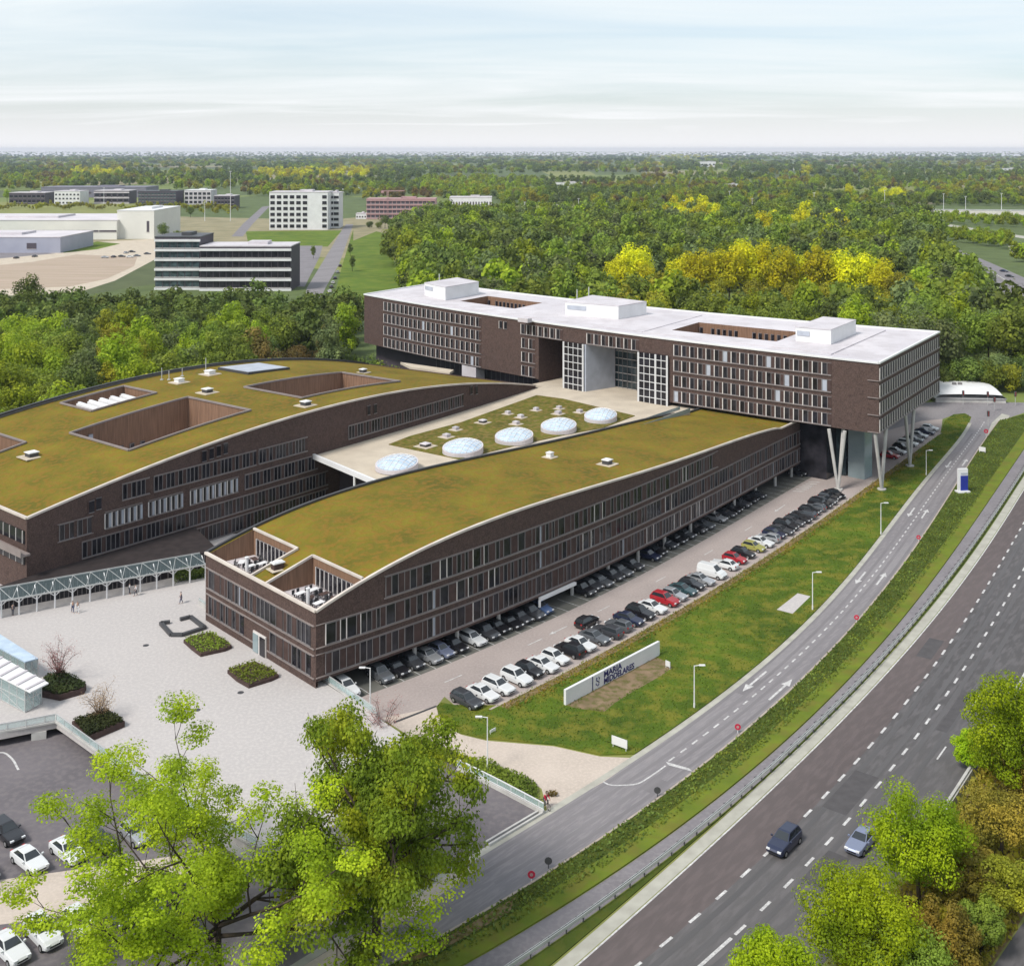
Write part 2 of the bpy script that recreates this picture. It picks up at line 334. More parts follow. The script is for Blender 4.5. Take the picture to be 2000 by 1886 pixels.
pathL_px = [(780,1956),(895,1886),(1300,1638),(1405,1561),(1511,1470),(1582,1399),(1652,1332),(1722,1258),(1793,1170),(1846,1100),(1883,1050),(1928,987),(1973,917),(2000,876),(2050,800)]
rail_px = [(900,1960),(1006,1886),(1300,1681),(1405,1600),(1511,1501),(1599,1412),(1687,1325),(1758,1248),(1828,1165),(1878,1100),(1926,1036),(1971,965),(2000,916),(2050,835)]
hwL_px = [(1040,1960),(1135,1886),(1300,1727),(1335,1700),(1423,1618),(1511,1540),(1603,1448),(1687,1367),(1758,1291),(1828,1203),(1903,1100),(1952,1032),(2000,960),(2050,880)]
d1_px = [(1150,1960),(1240,1886),(1316,1824),(1393,1760),(1460,1704),(1492,1674),(1576,1591),(1620,1542),(1687,1468),(1758,1385),(1828,1297),(1895,1195),(1953,1103),(2000,1020),(2050,935)]
d2_px = [(1280,1960),(1360,1890),(1448,1815),(1511,1753),(1571,1693),(1624,1639),(1692,1559),(1768,1464),(1844,1364),(1902,1276),(1958,1184),(1995,1119),(2060,1000)]
bar_px = [(1530,1960),(1640,1850),(1750,1710),(1849,1575),(1920,1463),(1990,1340),(2060,1215),(2150,1050)]
PL, GRL, HL, D1, D2, BAR = [Path(PP(x), 4) for x in (pathL_px, rail_px, hwL_px, d1_px, d2_px, bar_px)]

between('highway', HL, BAR, E1, 'highway')
between('red_lane', HL, D1, 2 * E1, 'redlane')
between('cycle_path', PL, GRL, E1, 'path')
between('service_road', RL, RR, E1, 'road')
# the verge strips are real raised grass with a kerb face
def raised(name, pa, pb, h, mats, n=80):
    mb = MB()
    A = [pa.at(pa.L * i / n) for i in range(n + 1)]; B = [pb.at(pb.L * i / n) for i in range(n + 1)]
    for i in range(n):
        mb.face([(*A[i], h), (*B[i], h), (*B[i + 1], h), (*A[i + 1], h)])
        mb.face([(*A[i], 0), (*A[i], h), (*A[i + 1], h), (*A[i + 1], 0)]); mb.face([(*B[i], h), (*B[i], 0), (*B[i + 1], 0), (*B[i + 1], h)])
    return struct(name, mb, mats)
class Off:                                            # a Path moved sideways
    def __init__(s, p, w, u0=0, u1=None): s.p = p; s.w = w; s.u0 = u0; s.L = (p.L if u1 is None else u1) - u0
    def at(s, u): return s.p.off(u + s.u0, s.w)
    def tan(s, u): return s.p.tan(u + s.u0)
raised('verge_grass_strip', Off(RR, -0.25), Off(PL, 1.1), 0.13, 'grassdark')
raised('verge_grass_edge', Off(PL, 2.3), Off(PL, 0.05), 0.16, 'grasslight')
raised('rail_grass_strip', Off(GRL, -0.15), Off(HL, 1.7), 0.10, 'grassdark')
between('highway_gutter', Off(HL, 1.5), Off(HL, 0.22), 3 * E1, 'gutter')
between('road_gutter', Off(RL, 0.45), Off(RL, -0.35), 3 * E1, 'gutter')
raised('road_kerb', Off(RR, 0.0), Off(RR, -0.22), 0.15, 'kerb')

between('verge_soil_patch', Off(RR, -.6, 4, RR.near(P(1000, 1748))[0]), Off(PL, 2.6, 6, PL.near(P(960, 1846))[0] + 4), 0.136, 'mulch')
# car park, its bays, the driveway and the asphalt lot under the bridge
u_end = KERB.L
far_left = PP([(1700,850),(1690,838),(1760,815),(1830,806),(1842,812)])
poly = [tuple(KERB.at(u)) for u in np.linspace(-3.0, u_end, 40)] + [tuple(p) for p in far_left[::-1]] + [tuple(FW.off(u, 16)) for u in np.linspace(FW.L, 0.5, 30)] + [tuple(P(640, 1352)), tuple(P(752, 1409)), tuple(P(852, 1380)), tuple(P(868,1360))]
sheet('car_park', poly, E1, 'parking')
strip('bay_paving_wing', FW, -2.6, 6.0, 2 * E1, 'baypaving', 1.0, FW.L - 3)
sheet('driveway', PP([(745,1402),(852,1380),(858,1398),(872,1418),(900,1434),(950,1446),(1082,1457),(1172,1477),(1246,1480),(1178,1527),(1070,1587),(1058,1540),(1030,1520),(960,1490),(890,1475),(820,1450)]), 2 * E1, 'beige')
sheet('drain_line', PP([(768,1409),(852,1377),(853,1380),(770,1412.5)]), 3 * E1, 'darksteel')
sheet('lower_car_park', PP([(-400,1440),(110,1425),(300,1500),(700,1440),(890,1480),(1066,1588),(955,1653),(800,1752),(600,1877),(300,2010),(-500,2010)]), 2 * E1, 'asphalt')
sheet('car_park_aisle', PP([(-200,1745),(130,1700),(420,1660),(330,1735),(120,1790),(-200,1830)]), 3 * E1, 'beige')
sheet('footway', PP([(455,1895),(560,1905),(800,1760),(900,1690),(930,1700),(820,1775),(600,1930),(420,1930)]), 4 * E1, 'beige')

# large verge between car park and road
vp = [tuple(KERB.at(u)) for u in np.linspace(1.5, u_end - 0.5, 50)]
tip = PP([(1846,822),(1862,810),(1884,808),(1897,815)])
rl = [tuple(RL.off(u, 0.45)) for u in np.linspace(RL.near(tip[3])[0] - 1, RL.near(P(1246, 1479))[0] + 0.3, 60)]
low = PP([(1172,1475),(1082,1455),(946,1443),(895,1431),(870,1415),(856,1396),(853,1380),(862,1373),(885,1378)])
VPOLY = vp + [tuple(p) for p in tip] + rl + [tuple(p) for p in low]
mb = MB(); mb.prism(VPOLY, 0.0, 0.14); struct('grass_verge', mb, 'grass')
between('verge_soil_strip', Off(KERB, -0.3, 1.5, KERB.L - 22), Off(KERB, -1.5, 1.5, KERB.L - 22), 0.14 + E1, 'mulch')
raised('car_park_kerb', Off(KERB, 0.02), Off(KERB, -0.30), 0.17, 'kerb')
sheet('soil_patch', PP([(1106,1379),(1150,1356),(1210,1320),(1280,1284),(1306,1296),(1312,1306),(1290,1322),(1240,1350),(1200,1375),(1180,1392),(1150,1388),(1125,1385)]), 0.14 + 2 * E1, 'soil')
sheet('concrete_pad', PP([(1517,1192),(1548,1200),(1583,1166),(1558,1160)]), 0.14 + 2 * E1, 'plaza')
# junction at the far end and crossing road
sheet('crossing_road', PP([(1600,800),(1700,792),(1845,784),(2000,786),(2300,790),(2300,806),(2000,806),(1950,823),(1893,828),(1897,815),(1884,808),(1862,810),(1842,818),(1800,822),(1700,850),(1600,870)]), 2 * E1, 'road')
sheet('traffic_island', PP([(1937,826),(1957,808),(1972,812),(1962,838),(1945,850),(1926,854)]), 0.05, 'gutter')

# markings -----------------------------------------------------------
def dashes(name, path, on, gap, w, off=0.0, u0=0.0, u1=None, z=4 * E1, phase=0.0):
    mb = MB(); u = u0 + phase; u1 = path.L if u1 is None else u1
    while u + on < u1:
        a, b_ = path.off(u, off - w / 2), path.off(u + on, off - w / 2); c, d = path.off(u + on, off + w / 2), path.off(u, off + w / 2)
        mb.face([(*a, z), (*b_, z), (*c, z), (*d, z)]); u += on + gap
    return struct(name, mb, 'mark')
dashes('road_marking', D1, 1.7, 2.6, 0.28, phase=0.7)
dashes('road_marking', D2, 1.7, 2.6, 0.28, u0=D2.near(P(1436, 1825))[0], phase=0.0)
ud = D2.near(P(1430, 1832))[0]; strip('road_marking', D2, -0.16, 0.16, 4 * E1, 'mark', 0, ud)
for px in ((1907,1367),(1839,1470)):
    u, w = D2.near(P(*px)); dashes('road_marking', D2, 3.4, 99, 0.18, off=w, u0=u - 1.7, u1=u + 2.5)
strip('road_marking', HL, -0.05, 0.13, 4 * E1, 'mark')
# centre line of the service road, arrows and the give-way bar
CL = Path([(np.array(RL.at(RL.L * t)) + np.array(RR.at(RR.L * t))) / 2 for t in np.linspace(0, 1, 40)])
cpx = [(1178,1526),(1190,1532),(1215,1533),(1245,1530),(1270,1516),(1300,1495)]
mb = MB(); cc = Path(PP(cpx)); 
for i in range(24):
    a0, a1 = cc.L * i / 24, cc.L * (i + 1) / 24
    mb.face([(*cc.off(a0, -0.1), 4*E1), (*cc.off(a1, -0.1), 4*E1), (*cc.off(a1, 0.1), 4*E1), (*cc.off(a0, 0.1), 4*E1)])
struct('road_marking', mb, 'mark')
dashes('road_marking', CL, 1.2, 1.25, 0.22, u0=CL.near(P(1310, 1488))[0])
mb = MB(); mb.face([(*P(x, y), 4*E1) for x, y in ((1300,1487),(1346,1500),(1352,1506),(1306,1494))]); struct('road_marking', mb, 'mark')
def arrow(px, py, L_, w=0.16, back=False, path=CL):
    u, o = path.near(P(px, py)); t = path.tan(u); nrm = path.left(u); c = path.off(u, o); s = -1 if back else 1
    mb = MB(); q = lambda a, b_: (*(c + t * a * s + nrm * b_), 5 * E1)
    mb.face([q(-L_ / 2, -w / 2), q(L_ * 0.2, -w / 2), q(L_ * 0.2, w / 2), q(-L_ / 2, w / 2)][::s])
    mb.face([q(L_ * 0.2, -w * 1.9), q(L_ / 2, 0), q(L_ * 0.2, w * 1.9)][::s]); return struct('road_arrow', mb, 'mark')
for px, py, bk in ((1474,1330,True),(1525,1346,False),(1681,1128,True),(1721,1130,False),(1853,907,True),(1884,903,False),(1780,1000,True),(1806,1003,False)):
    arrow(px, py, 7.0 if py > 1200 else 6.0, 0.30, bk)
CPK = Path(PP([(858,1338),(901,1318),(1080,1232),(1107,1226),(1254,1152),(1281,1136),(1393,1074),(1419,1058),(1518,995),(1590,945),(1607,935)]), 3)
dashes('road_marking', CPK, 3.0, 12.5, 0.16, phase=1.0)
arrow(1090, 1231, 4.0, 0.2, True, CPK); arrow(1521, 994, 4.0, 0.2, True, CPK)
mb = MB()
for i in range(6):                                   # hatching by the wing entrance
    u, o = FW.near(P(1530, 944)); a = FW.off(u - 4 + i * 1.6, -3.4); b_ = FW.off(u - 3.0 + i * 1.6, -5.4); t = FW.tan(u) * 0.4
    mb.face([(*a, 4*E1), (*b_, 4*E1), (*(b_ + t), 4*E1), (*(a + t), 4*E1)])
for u in np.arange(2.5, FW.L - 4, 2.6):               # bay lines along the wing
    a, b_ = FW.off(u, 1.5), FW.off(u, -2.7); t = FW.tan(u) * 0.1
    mb.face([(*b_, 4*E1), (*(b_ + t), 4*E1), (*(a + t), 4*E1), (*a, 4*E1)])
struct('bay_marking', mb, 'mark')

# raised forecourt and the bridge edge at left
plaza_px = [(735,1399),(792,1437),(690,1600),(500,1655),(300,1545),(110,1410),(0,1432),(-260,1470),(-260,1100)]
pp = [tuple(P(x, y, PZ)) for x, y in plaza_px] + [(-30.0, 205.0), tuple(P(617, 1322, PZ))]
mb = MB(); mb.prism(pp, PZ - 0.7, PZ); struct('forecourt', mb, 'plaza')
mb = MB()
for a, b_ in ((pp[0], pp[1]), (pp[1], pp[2]), (pp[2], pp[3]), (pp[3], pp[4])): mb.beam((*a, (PZ - .72) / 2), (*b_, (PZ - .72) / 2), 0.3, PZ - .72)
mb.beam((*pp[-1], (PZ-.72)/2), (*pp[0], (PZ-.72)/2), 0.3, PZ - .72)
struct('forecourt_wall', mb, 'concrete')
# wear on the carriageways: wheel tracks and repair patches
M['wear'] = mat('worn_asphalt', (0.100, 0.094, 0.096), 0.75, (0.074, 0.070, 0.072), 0.3, stretch=((0.1, 2.0, 1), R(52)))
M['patch'] = mat('asphalt_patch', (0.092, 0.087, 0.09), 0.85, (0.075, 0.071, 0.074), 1.0)
M['roadwear'] = mat('worn_service_road', (0.205, 0.193, 0.20), 0.8, (0.165, 0.155, 0.162), 0.3, stretch=((0.1, 2.0, 1), R(48)))
for off_ in (-2.7, -1.0): strip('tyre_track', D1, off_ - .28, off_ + .28, 3 * E1, 'wear')
for off_ in (-2.6, -.95): strip('tyre_track', D2, off_ - .28, off_ + .28, 3 * E1, 'wear')
for off_ in (-2.4, -.9, .9, 2.4): strip('tyre_track', CL, off_ - .22, off_ + .22, 2.6 * E1, 'roadwear', 22.0, CL.L - 14)
for pth, u, w, a, b_ in ((D1, 38, -1.9, 9, 2.6), (D2, 22, -1.7, 6, 2.2), (D2, 58, -2.0, 12, 1.2), (D1, 80, 1.8, 7, 2.0), (CL, 70, 1.7, 5, 1.6), (CL, 44, -1.6, 3, 1.2)):
    strip('asphalt_patch', pth, w - b_ / 2, w + b_ / 2, 3.4 * E1, 'patch' if pth is not CL else 'roadwear', u, u + a)
# far land uses ---------------------------------------------------------
sheet('long_road', PP([(560,650),(595,588),(599,563),(644,489),(669,447),(676,438),(690,438),(687,447),(662,517),(637,560),(620,595),(590,655)]), 2 * E1, 'road')
sheet('access_road', PP([(452,462),(476,436),(512,404),(560,398),(560,401),(524,406),(494,437),(474,462)]), 2 * E1, 'path')
sheet('meadow', PP([(690,470),(735,452),(775,462),(765,500),(790,560),(790,590),(660,620),(650,590),(668,520),(690,448)]), E1, 'meadow')
sheet('lawn', PP([(480,452),(668,450),(640,482),(485,476)]), E1, 'meadow')
sheet('office_yard', PP([(555,480),(630,480),(625,500),(595,560),(560,560)]), 2 * E1, 'path')
sheet('pale_yard', PP([(-300,520),(60,480),(310,466),(306,505),(225,548),(150,572),(-300,590)]), E1, 'beigegravel')
sheet('brown_lot', PP([(-200,536),(60,512),(150,497),(268,502),(262,520),(208,545),(135,560),(-200,572)]), 2 * E1, 'field')
sheet('grass_patch', PP([(112,488),(190,472),(235,476),(190,487),(125,494)]), 2 * E1, 'meadow')
sheet('pale_yard_road', PP([(-200,505),(40,490),(110,495),(-200,523)]), 2 * E1, 'path')
sheet('far_highway', PP([(1845,487),(1859,491),(1934,540),(1966,580),(2000,609),(2080,690),(2150,790),(2350,790),(2250,680),(2150,615),(2000,542),(1934,513),(1867,485)]), 2 * E1, 'path')
mb = MB(); fl = Path(PP([(1850,486),(1937,534),(2000,574),(2080,640)]))
for i in range(20): mb.beam((*fl.at(fl.L*i/20), 0.45), (*fl.at(fl.L*(i+1)/20), 0.45), 0.5, 0.9)
tag(mb.build('barrier', 'concrete'), 'long pale concrete barrier down the middle of the far curving highway', 'barrier')
sheet('side_road', PP([(1830,434),(1890,444),(1960,455),(2000,461),(2100,475),(2100,481),(2000,466),(1890,449),(1830,438)]), 2 * E1, 'gutter')
sheet('side_yard', PP([(1968,478),(1996,484),(2010,505),(1976,500)]), 2 * E1, 'gutter')
# embankment with the raised road
em = Path(PP([(1000,428),(1120,420),(1230,415),(1400,413.5),(1600,414),(1800,417),(2000,419),(2250,424)]))
mb = MB()
for i in range(40):
    a, c = em.L * i / 40, em.L * (i + 1) / 40
    for w0, z0, w1, z1 in ((-14, 0, -7, 4.0), (-7, 4.0, 7, 4.0), (7, 4.0, 14, 0)):
        mb.face([(*em.off(a, w0), z0), (*em.off(c, w0), z0), (*em.off(c, w1), z1), (*em.off(a, w1), z1)])
struct('embankment', mb, 'gutter')
mb = MB()
for i in range(40): mb.beam((*em.off(em.L*i/40, -7.2), 4.6), (*em.off(em.L*(i+1)/40, -7.2), 4.6), 0.4, 1.2)
tag(mb.build('parapet_rail', 'steel'), 'grey parapet along the raised road beyond the wood', 'parapet')
# ================================================================== THE BUILDINGS
def window_protos(name, w, h, kinds, post='frame', pw=0.11, full=False):
    """local x along the wall, -y outward, z up from the sill"""
    out = []
    for k in kinds:
        mb = MB(); x = -w / 2; tot = sum(a for a, _ in k)
        mb.box((0, -0.05, 0.05), (w, 0.16, 0.10), m=3); mb.box((0, -0.05, h - 0.04), (w, 0.12, 0.08), m=3)
        for i, (a, t) in enumerate(k):
            a = a / tot * w
            if t == 'b': mb.box((x + a / 2, -0.02, h / 2), (a - 0.02, 0.10, h - 0.2), m=2)
            else: mb.box((x + a / 2, -0.01, h / 2), (a - 0.02, 0.06, h - 0.2), m=1 if t == 'g' else 4)
            p_ = pw if t != 'b' else pw * 0.55
            mb.box((x + p_ / 2, -0.07, h / 2), (p_, 0.18, h), m=0 if t == 'g' else 3); x += a
        if full: mb.box((w / 2 - pw / 2, -0.07, h / 2), (pw, 0.18, h), m=0)
        out.append(mb.mesh(name, [post, 'glass', 'brickdark', 'framegrey', 'lightblue']))
    return out
def put_windows(parent, items, limit=100, name='window'):
    """items: (mesh, x, y, z, rz); the nearest ones are parts of their own, the rest one part"""
    items = sorted(items, key=lambda t: t[1] ** 2 + t[2] ** 2); pl = Vector(parent.location)
    for me, x, y, z, rz in items[:limit]:
        o = link(bpy.data.objects.new(name, me)); o.parent = parent; o.location = Vector((x, y, z)) - pl; o.rotation_euler = (0, 0, rz)
    rest = items[limit:]
    if rest:
        mb = MB()
        for me, x, y, z, rz in rest:
            T = Matrix.Translation((x, y, z)) @ Matrix.Rotation(rz, 4, 'Z'); i = len(mb.v)
            mb.v += [tuple(T @ v.co) for v in me.vertices]
            for p in me.polygons: mb.f.append(tuple(i + k for k in p.vertices)); mb.m.append(p.material_index)
        o = wpart(mb, name, list(rest[0][0].materials), parent); o['kind'] = 'stuff'

class Block:
    """a curved or straight building body: front line a in 0..1, depth b in 0..1, roof height zr(a)"""
    def __init__(s, front, back, zr): s.f = front; s.k = back; s.zr = zr
    def xy(s, a, b): p, q = s.f.at(s.f.L * a), s.k.at(s.k.L * a); return p + (q - p) * b
    def a_px(s, px):
        if not hasattr(s, 'tab'): s.ta = np.linspace(0, 1, 1501); s.tab = np.array([(lambda q: q[0] / q[1] * F + 1000)(s.xy(a, 0)) for a in s.ta])
        return float(s.ta[int(np.argmin(abs(s.tab - px)))])
    def ab(s, px, py, dz=0.0):
        lo_a, hi_a, lo_b, hi_b = 0.0, 1.0, -0.1, 1.1
        for it in range(6):
            A = np.linspace(lo_a, hi_a, 41); B = np.linspace(lo_b, hi_b, 41)
            p = np.array([s.f.at(s.f.L * a) for a in A]); q = np.array([s.k.at(s.k.L * a) for a in A]); z = np.array([s.zr(a) for a in A]) + dz
            X = p[:, None, 0] + (q - p)[:, None, 0] * B; Y = p[:, None, 1] + (q - p)[:, None, 1] * B
            e = (X / Y * F + 1000 - px) ** 2 + ((H - z)[:, None] / Y * F + HY - py) ** 2
            i, j = np.unravel_index(int(np.argmin(e)), e.shape); a, b = A[i], B[j]; da, db = (hi_a - lo_a) / 12, (hi_b - lo_b) / 12
            lo_a, hi_a, lo_b, hi_b = max(0, a - da), min(1, a + da), b - db, b + db
        return float(a), float(b)
    def rect(s, pts, dz=0.0):
        ab = [s.ab(x, y, dz) for x, y in pts]; A = sorted(p[0] for p in ab); B = sorted(p[1] for p in ab)
        return ((A[0] + A[1]) / 2, (A[2] + A[3]) / 2, (B[0] + B[1]) / 2, (B[2] + B[3]) / 2)
    def roof(s, holes, na=60, nb=12, a0=0.0, a1=1.0, dz=0.0):
        A = sorted(set(list(np.linspace(a0, a1, na + 1)) + [v for h in holes for v in h[:2]])); B = sorted(set(list(np.linspace(0, 1, nb + 1)) + [v for h in holes for v in h[2:4]]))
        mb = MB(); idx = {}
        def vid(i, j):
            if (i, j) not in idx: idx[i, j] = len(mb.v); q = s.xy(A[i], B[j]); mb.v.append((q[0], q[1], s.zr(A[i]) + dz))
            return idx[i, j]
        for i in range(len(A) - 1):
            for j in range(len(B) - 1):
                ca, cb = (A[i] + A[i + 1]) / 2, (B[j] + B[j + 1]) / 2
                if any(h[0] < ca < h[1] and h[2] < cb < h[3] for h in holes): continue
                mb.f.append((vid(i, j), vid(i + 1, j), vid(i + 1, j + 1), vid(i, j + 1))); mb.m.append(0)
        return mb
    def edge(s, mb, pts, w, h, dz, m=0):
        """coping along (a, b) points"""
        for (a, b), (c, d) in zip(pts[:-1], pts[1:]):
            p, q = s.xy(a, b), s.xy(c, d); mb.beam((*p, s.zr(a) + dz), (*q, s.zr(c) + dz), w, h, m)
    def line(s, a0, a1, b0, b1, n): return [(a0 + (a1 - a0) * i / n, b0 + (b1 - b0) * i / n) for i in range(n + 1)]
    def wall(s, mb, pts, zb, dz=0.0, m=0):
        for (a, b), (c, d) in zip(pts[:-1], pts[1:]):
            p, q = s.xy(a, b), s.xy(c, d); mb.face([(*p, zb), (*q, zb), (*q, s.zr(c) + dz), (*p, s.zr(a) + dz)], m)
def ridge(front, pxs, deg):
    """roof height along the front line from the roof edge seen in the photo"""
    U, Z = [], []
    us = np.linspace(0, front.L, 1500); pts = np.array([front.at(u) for u in us]); r = pts[:, 0] / pts[:, 1]
    for x, y in pxs:
        i = int(np.argmin(abs(r - (x - 1000) / F))); U.append(us[i] / front.L); Z.append(zat(y, pts[i, 1]))
    c = np.polyfit(U, Z, deg); return lambda a: float(np.polyval(c, a))

# ---------------------------------------------------------------- long front wing
UE = FW.near(P(1498, 846, 12.0))[0]
front = Path([FW.at(u) for u in np.linspace(-1.0, FW.L, 60)])
wid = lambda u: 28.0 - 7.0 * (u / FW.L)
_c = P(402, 1079.6, 11.1) - FW.off(-1.0, wid(0))
back = Path([FW.off(u, wid(u)) + _c * max(0, 1 - (u + 1) / 26) for u in np.linspace(-1.0, FW.L, 60)])
zr1 = ridge(front, [(619.4,1194),(668,1161),(716,1127),(750,1113),(806,1075),(897,1037.6),(1002,1004),(1093,976),(1151,950),(1251,919.4),(1352,888),(1427,864),(1460,854),(1493,842.5),(1515,835)], 4)
W1 = Block(front, back, zr1)
ZB = 2.4
_zr1 = zr1; _ae = W1.a_px(1515)
zr1 = lambda a: _zr1(a) if a < _ae else max(11.6, _zr1(_ae) - 28.0 * (a - _ae))
W1.zr = zr1
wing = thing('hospital_wing', 'long brown brick wing with arched sedum roof and two roof terraces, raised over parked cars', 'building', (float(front.at(0)[0]), float(front.at(0)[1]), 0.0))
aT = 7.2 / front.L; aE = UE / front.L
terr = [(0.45 / front.L, aT, 0.02, 0.43), (0.45 / front.L, aT, 0.565, 0.98)]
mb = MB()
W1.wall(mb, W1.line(0, 1, 0, 0, 70), ZB); W1.wall(mb, W1.line(1, 0, 1, 1, 70), 0.3); 
W1.wall(mb, [(0, 1), (0, 0)], PZ - 0.1); W1.wall(mb, [(1, 0), (1, 1)], 0.0)
for i in range(70):                                   # soffit over the cars and the back wall of the undercroft
    a, c = i / 70, (i + 1) / 70
    mb.face([(*W1.xy(c, 0), ZB), (*W1.xy(a, 0), ZB), (*W1.xy(a, .42), ZB), (*W1.xy(c, .42), ZB)])
    mb.face([(*W1.xy(a, .42), 0), (*W1.xy(c, .42), 0), (*W1.xy(c, .42), ZB), (*W1.xy(a, .42), ZB)])
mb.face([(*W1.xy(0.002, .42), 0), (*W1.xy(0.002, 0.0), 0), (*W1.xy(0.002, 0), ZB), (*W1.xy(0.002, .42), ZB)])
wpart(mb, 'wall', 'brick', wing)
wpart(W1.roof(terr, 70, 10, dz=-0.25), 'roof', 'sedum', wing, True)
mb = MB()
W1.edge(mb, W1.line(0, 1, 0, 0, 70), 0.4, 0.3, 0.0); W1.edge(mb, W1.line(0, 1, 1, 1, 70), 0.4, 0.3, 0.0, 1)
W1.edge(mb, [(0, 0), (0, 1)], 0.42, 0.32, 0.02)
for h in terr:
    W1.edge(mb, [(h[1], h[2]), (h[1], h[3])], 0.3, 0.3, 0.0)
    inner = h[3] if h[3] < 0.5 else h[2]
    W1.edge(mb, [(0.001, inner), (h[1], inner)], 0.3, 0.3, 0.02)
wpart(mb, 'coping', ['coping', 'darksteel'], wing)
TZ = 9.5
for h in terr:                                        # roof terraces: floor and inner walls
    mb = MB(); a0, a1, b0, b1 = h
    mb.face([(*W1.xy(a, b), TZ) for a, b in ((a0, b0), (a1, b0), (a1, b1), (a0, b1))], 1)
    for pts in ([(a0, b0), (a1, b0)], [(a1, b0), (a1, b1)], [(a1, b1), (a0, b1)], [(a0, b1), (a0, b0)]): W1.wall(mb, pts[::-1], TZ, -0.1)
    wpart(mb, 'terrace', ['wood', 'membrane'], wing)
    its = []; n = 9; me = window_protos('terrace_window', 0.95, 2.5, [[(1, 'g')]])[0]
    for i in range(n):
        t = 0.12 + 0.80 * (i + 0.5) / n; p = W1.xy(a1 - 0.0006, b0 + (b1 - b0) * t); d = W1.xy(a1, b1) - W1.xy(a1, b0); its.append((me, p[0], p[1], TZ + 0.1, math.atan2(-d[1], -d[0])))
    put_windows(wing, its, 100, 'terrace_door')
    p = W1.xy(a0 + (a1 - a0) * 0.30, b0 + (b1 - b0) * 0.45)
    mb = MB(); mb.tube([(*p, TZ), (*p, TZ + 2.2)], 0.24, 10); mb.tube([(*p, TZ + 2.2), (*p, TZ + 2.32)], 0.3, 10); wpart(mb, 'flue', 'white', wing)
# ribbons of windows
protA = window_protos('window', 3.0, 2.65, [[(1.2, 'g'), (0.8, 'b'), (1.0, 'g')], [(0.9, 'b'), (1.1, 'g'), (1.0, 'b')], [(1.5, 'g'), (1.5, 'b')], [(0.9, 'g'), (1.1, 'b'), (1.0, 'g')], [(1.3, 'b'), (0.7, 'b'), (1.0, 'g')], [(1.4, 'b'), (0.8, 'g'), (0.8, 'b')], [(.8, 'g'), (.7, 'b'), (.6, 'g'), (.9, 'b')], [(1, 'g'), (1, 'g'), (1, 'g')], [(.8, 'b'), (.9, 'g'), (.5, 'p'), (.8, 'b')]], 'framegrey', 0.09)
# a few bays have brighter frames
protB = window_protos('window', 3.0, 2.65, [[(1.5, 'g'), (0.6, 'b'), (0.9, 'g')], [(1.2, 'g'), (1.0, 'g'), (0.8, 'b')]], 'frame', 0.09)
items = []
for k in range(3):
    sill = ZB + 0.55 + 3.65 * k; u = 1.3 if k < 2 else 1.3
    while u < front.L - 6:
        c = u + 1.5
        if zr1(c / front.L) > sill + 2.65 + 0.9 and zr1((c - 1.5) / front.L) > sill + 3.4:
            q = front.at(c); items.append((rng.choice(protA * 2 + protB), q[0], q[1], sill, front.ang(c)))
        u += 3.0
ne = 8
for k in range(2):                                    # end face
    sill = ZB + 0.35 + 3.65 * k
    for i in range(ne):
        t = 0.035 + 0.93 * (i + 0.5) / ne
        if k == 0 and i in (3, 4): continue
        p = W1.xy(0, t); d = W1.xy(0, 0) - W1.xy(0, 1); items.append((rng.choice(protA), p[0], p[1], sill, math.atan2(d[1], d[0])))
put_windows(wing, items, 100)
def course(parent, pts, z, w, h, m='string'):
    """one continuous projecting band"""
    mb = MB(); n = len(pts); P0 = [np.array(p) for p in pts]
    for k, p in enumerate(P0):
        d = P0[min(k + 1, n - 1)] - P0[max(k - 1, 0)]; d = d / np.hypot(*d); r = np.array([d[1], -d[0]]) * w
        mb.v += [(*p, z - h / 2), (*(p + r), z - h / 2), (*(p + r), z + h / 2), (*p, z + h / 2)]
    for k in range(n - 1):
        for j in range(4): mb.f.append((4 * k + j, 4 * k + 4 + j, 4 * k + 4 + (j + 1) % 4, 4 * k + (j + 1) % 4)); mb.m.append(0)
    mb.f += [(3, 2, 1, 0), (4 * n - 4, 4 * n - 3, 4 * n - 2, 4 * n - 1)]; mb.m += [0, 0]
    return wpart(mb, 'string_course', m, parent)
for k in range(3):
    z = ZB + 0.45 + 3.65 * k
    us_ = [i / 70 for i in range(69) if zr1(i / 70) > z + 3.6 and i / 70 < .96]
    for dz in (0, 2.86): course(wing, [front.at(a * front.L) for a in us_], z + dz, .18 if not dz else .14, .12 if not dz else .08)
for k in range(2):
    z = ZB + 0.25 + 3.65 * k
    for dz in (0, 2.86): course(wing, [W1.xy(0, .99), W1.xy(0, .01)], z + dz, .18, .12)
d0 = W1.xy(-0.0004, 0.47); dd = W1.xy(0, 0) - W1.xy(0, 1); rzE = math.atan2(dd[1], dd[0])
mb = MB(); mb.box((*d0, PZ + 1.35), (3.2, 0.25, 2.7), rzE, 0); mb.box((*W1.xy(-0.0012, 0.44), PZ + 1.25), (1.3, 0.2, 2.4), rzE, 1); mb.box((*W1.xy(-0.0012, 0.50), PZ + 1.25), (1.3, 0.2, 2.4), rzE, 2)
wpart(mb, 'entrance_door', ['frame', 'glass', 'glassteal'], wing)
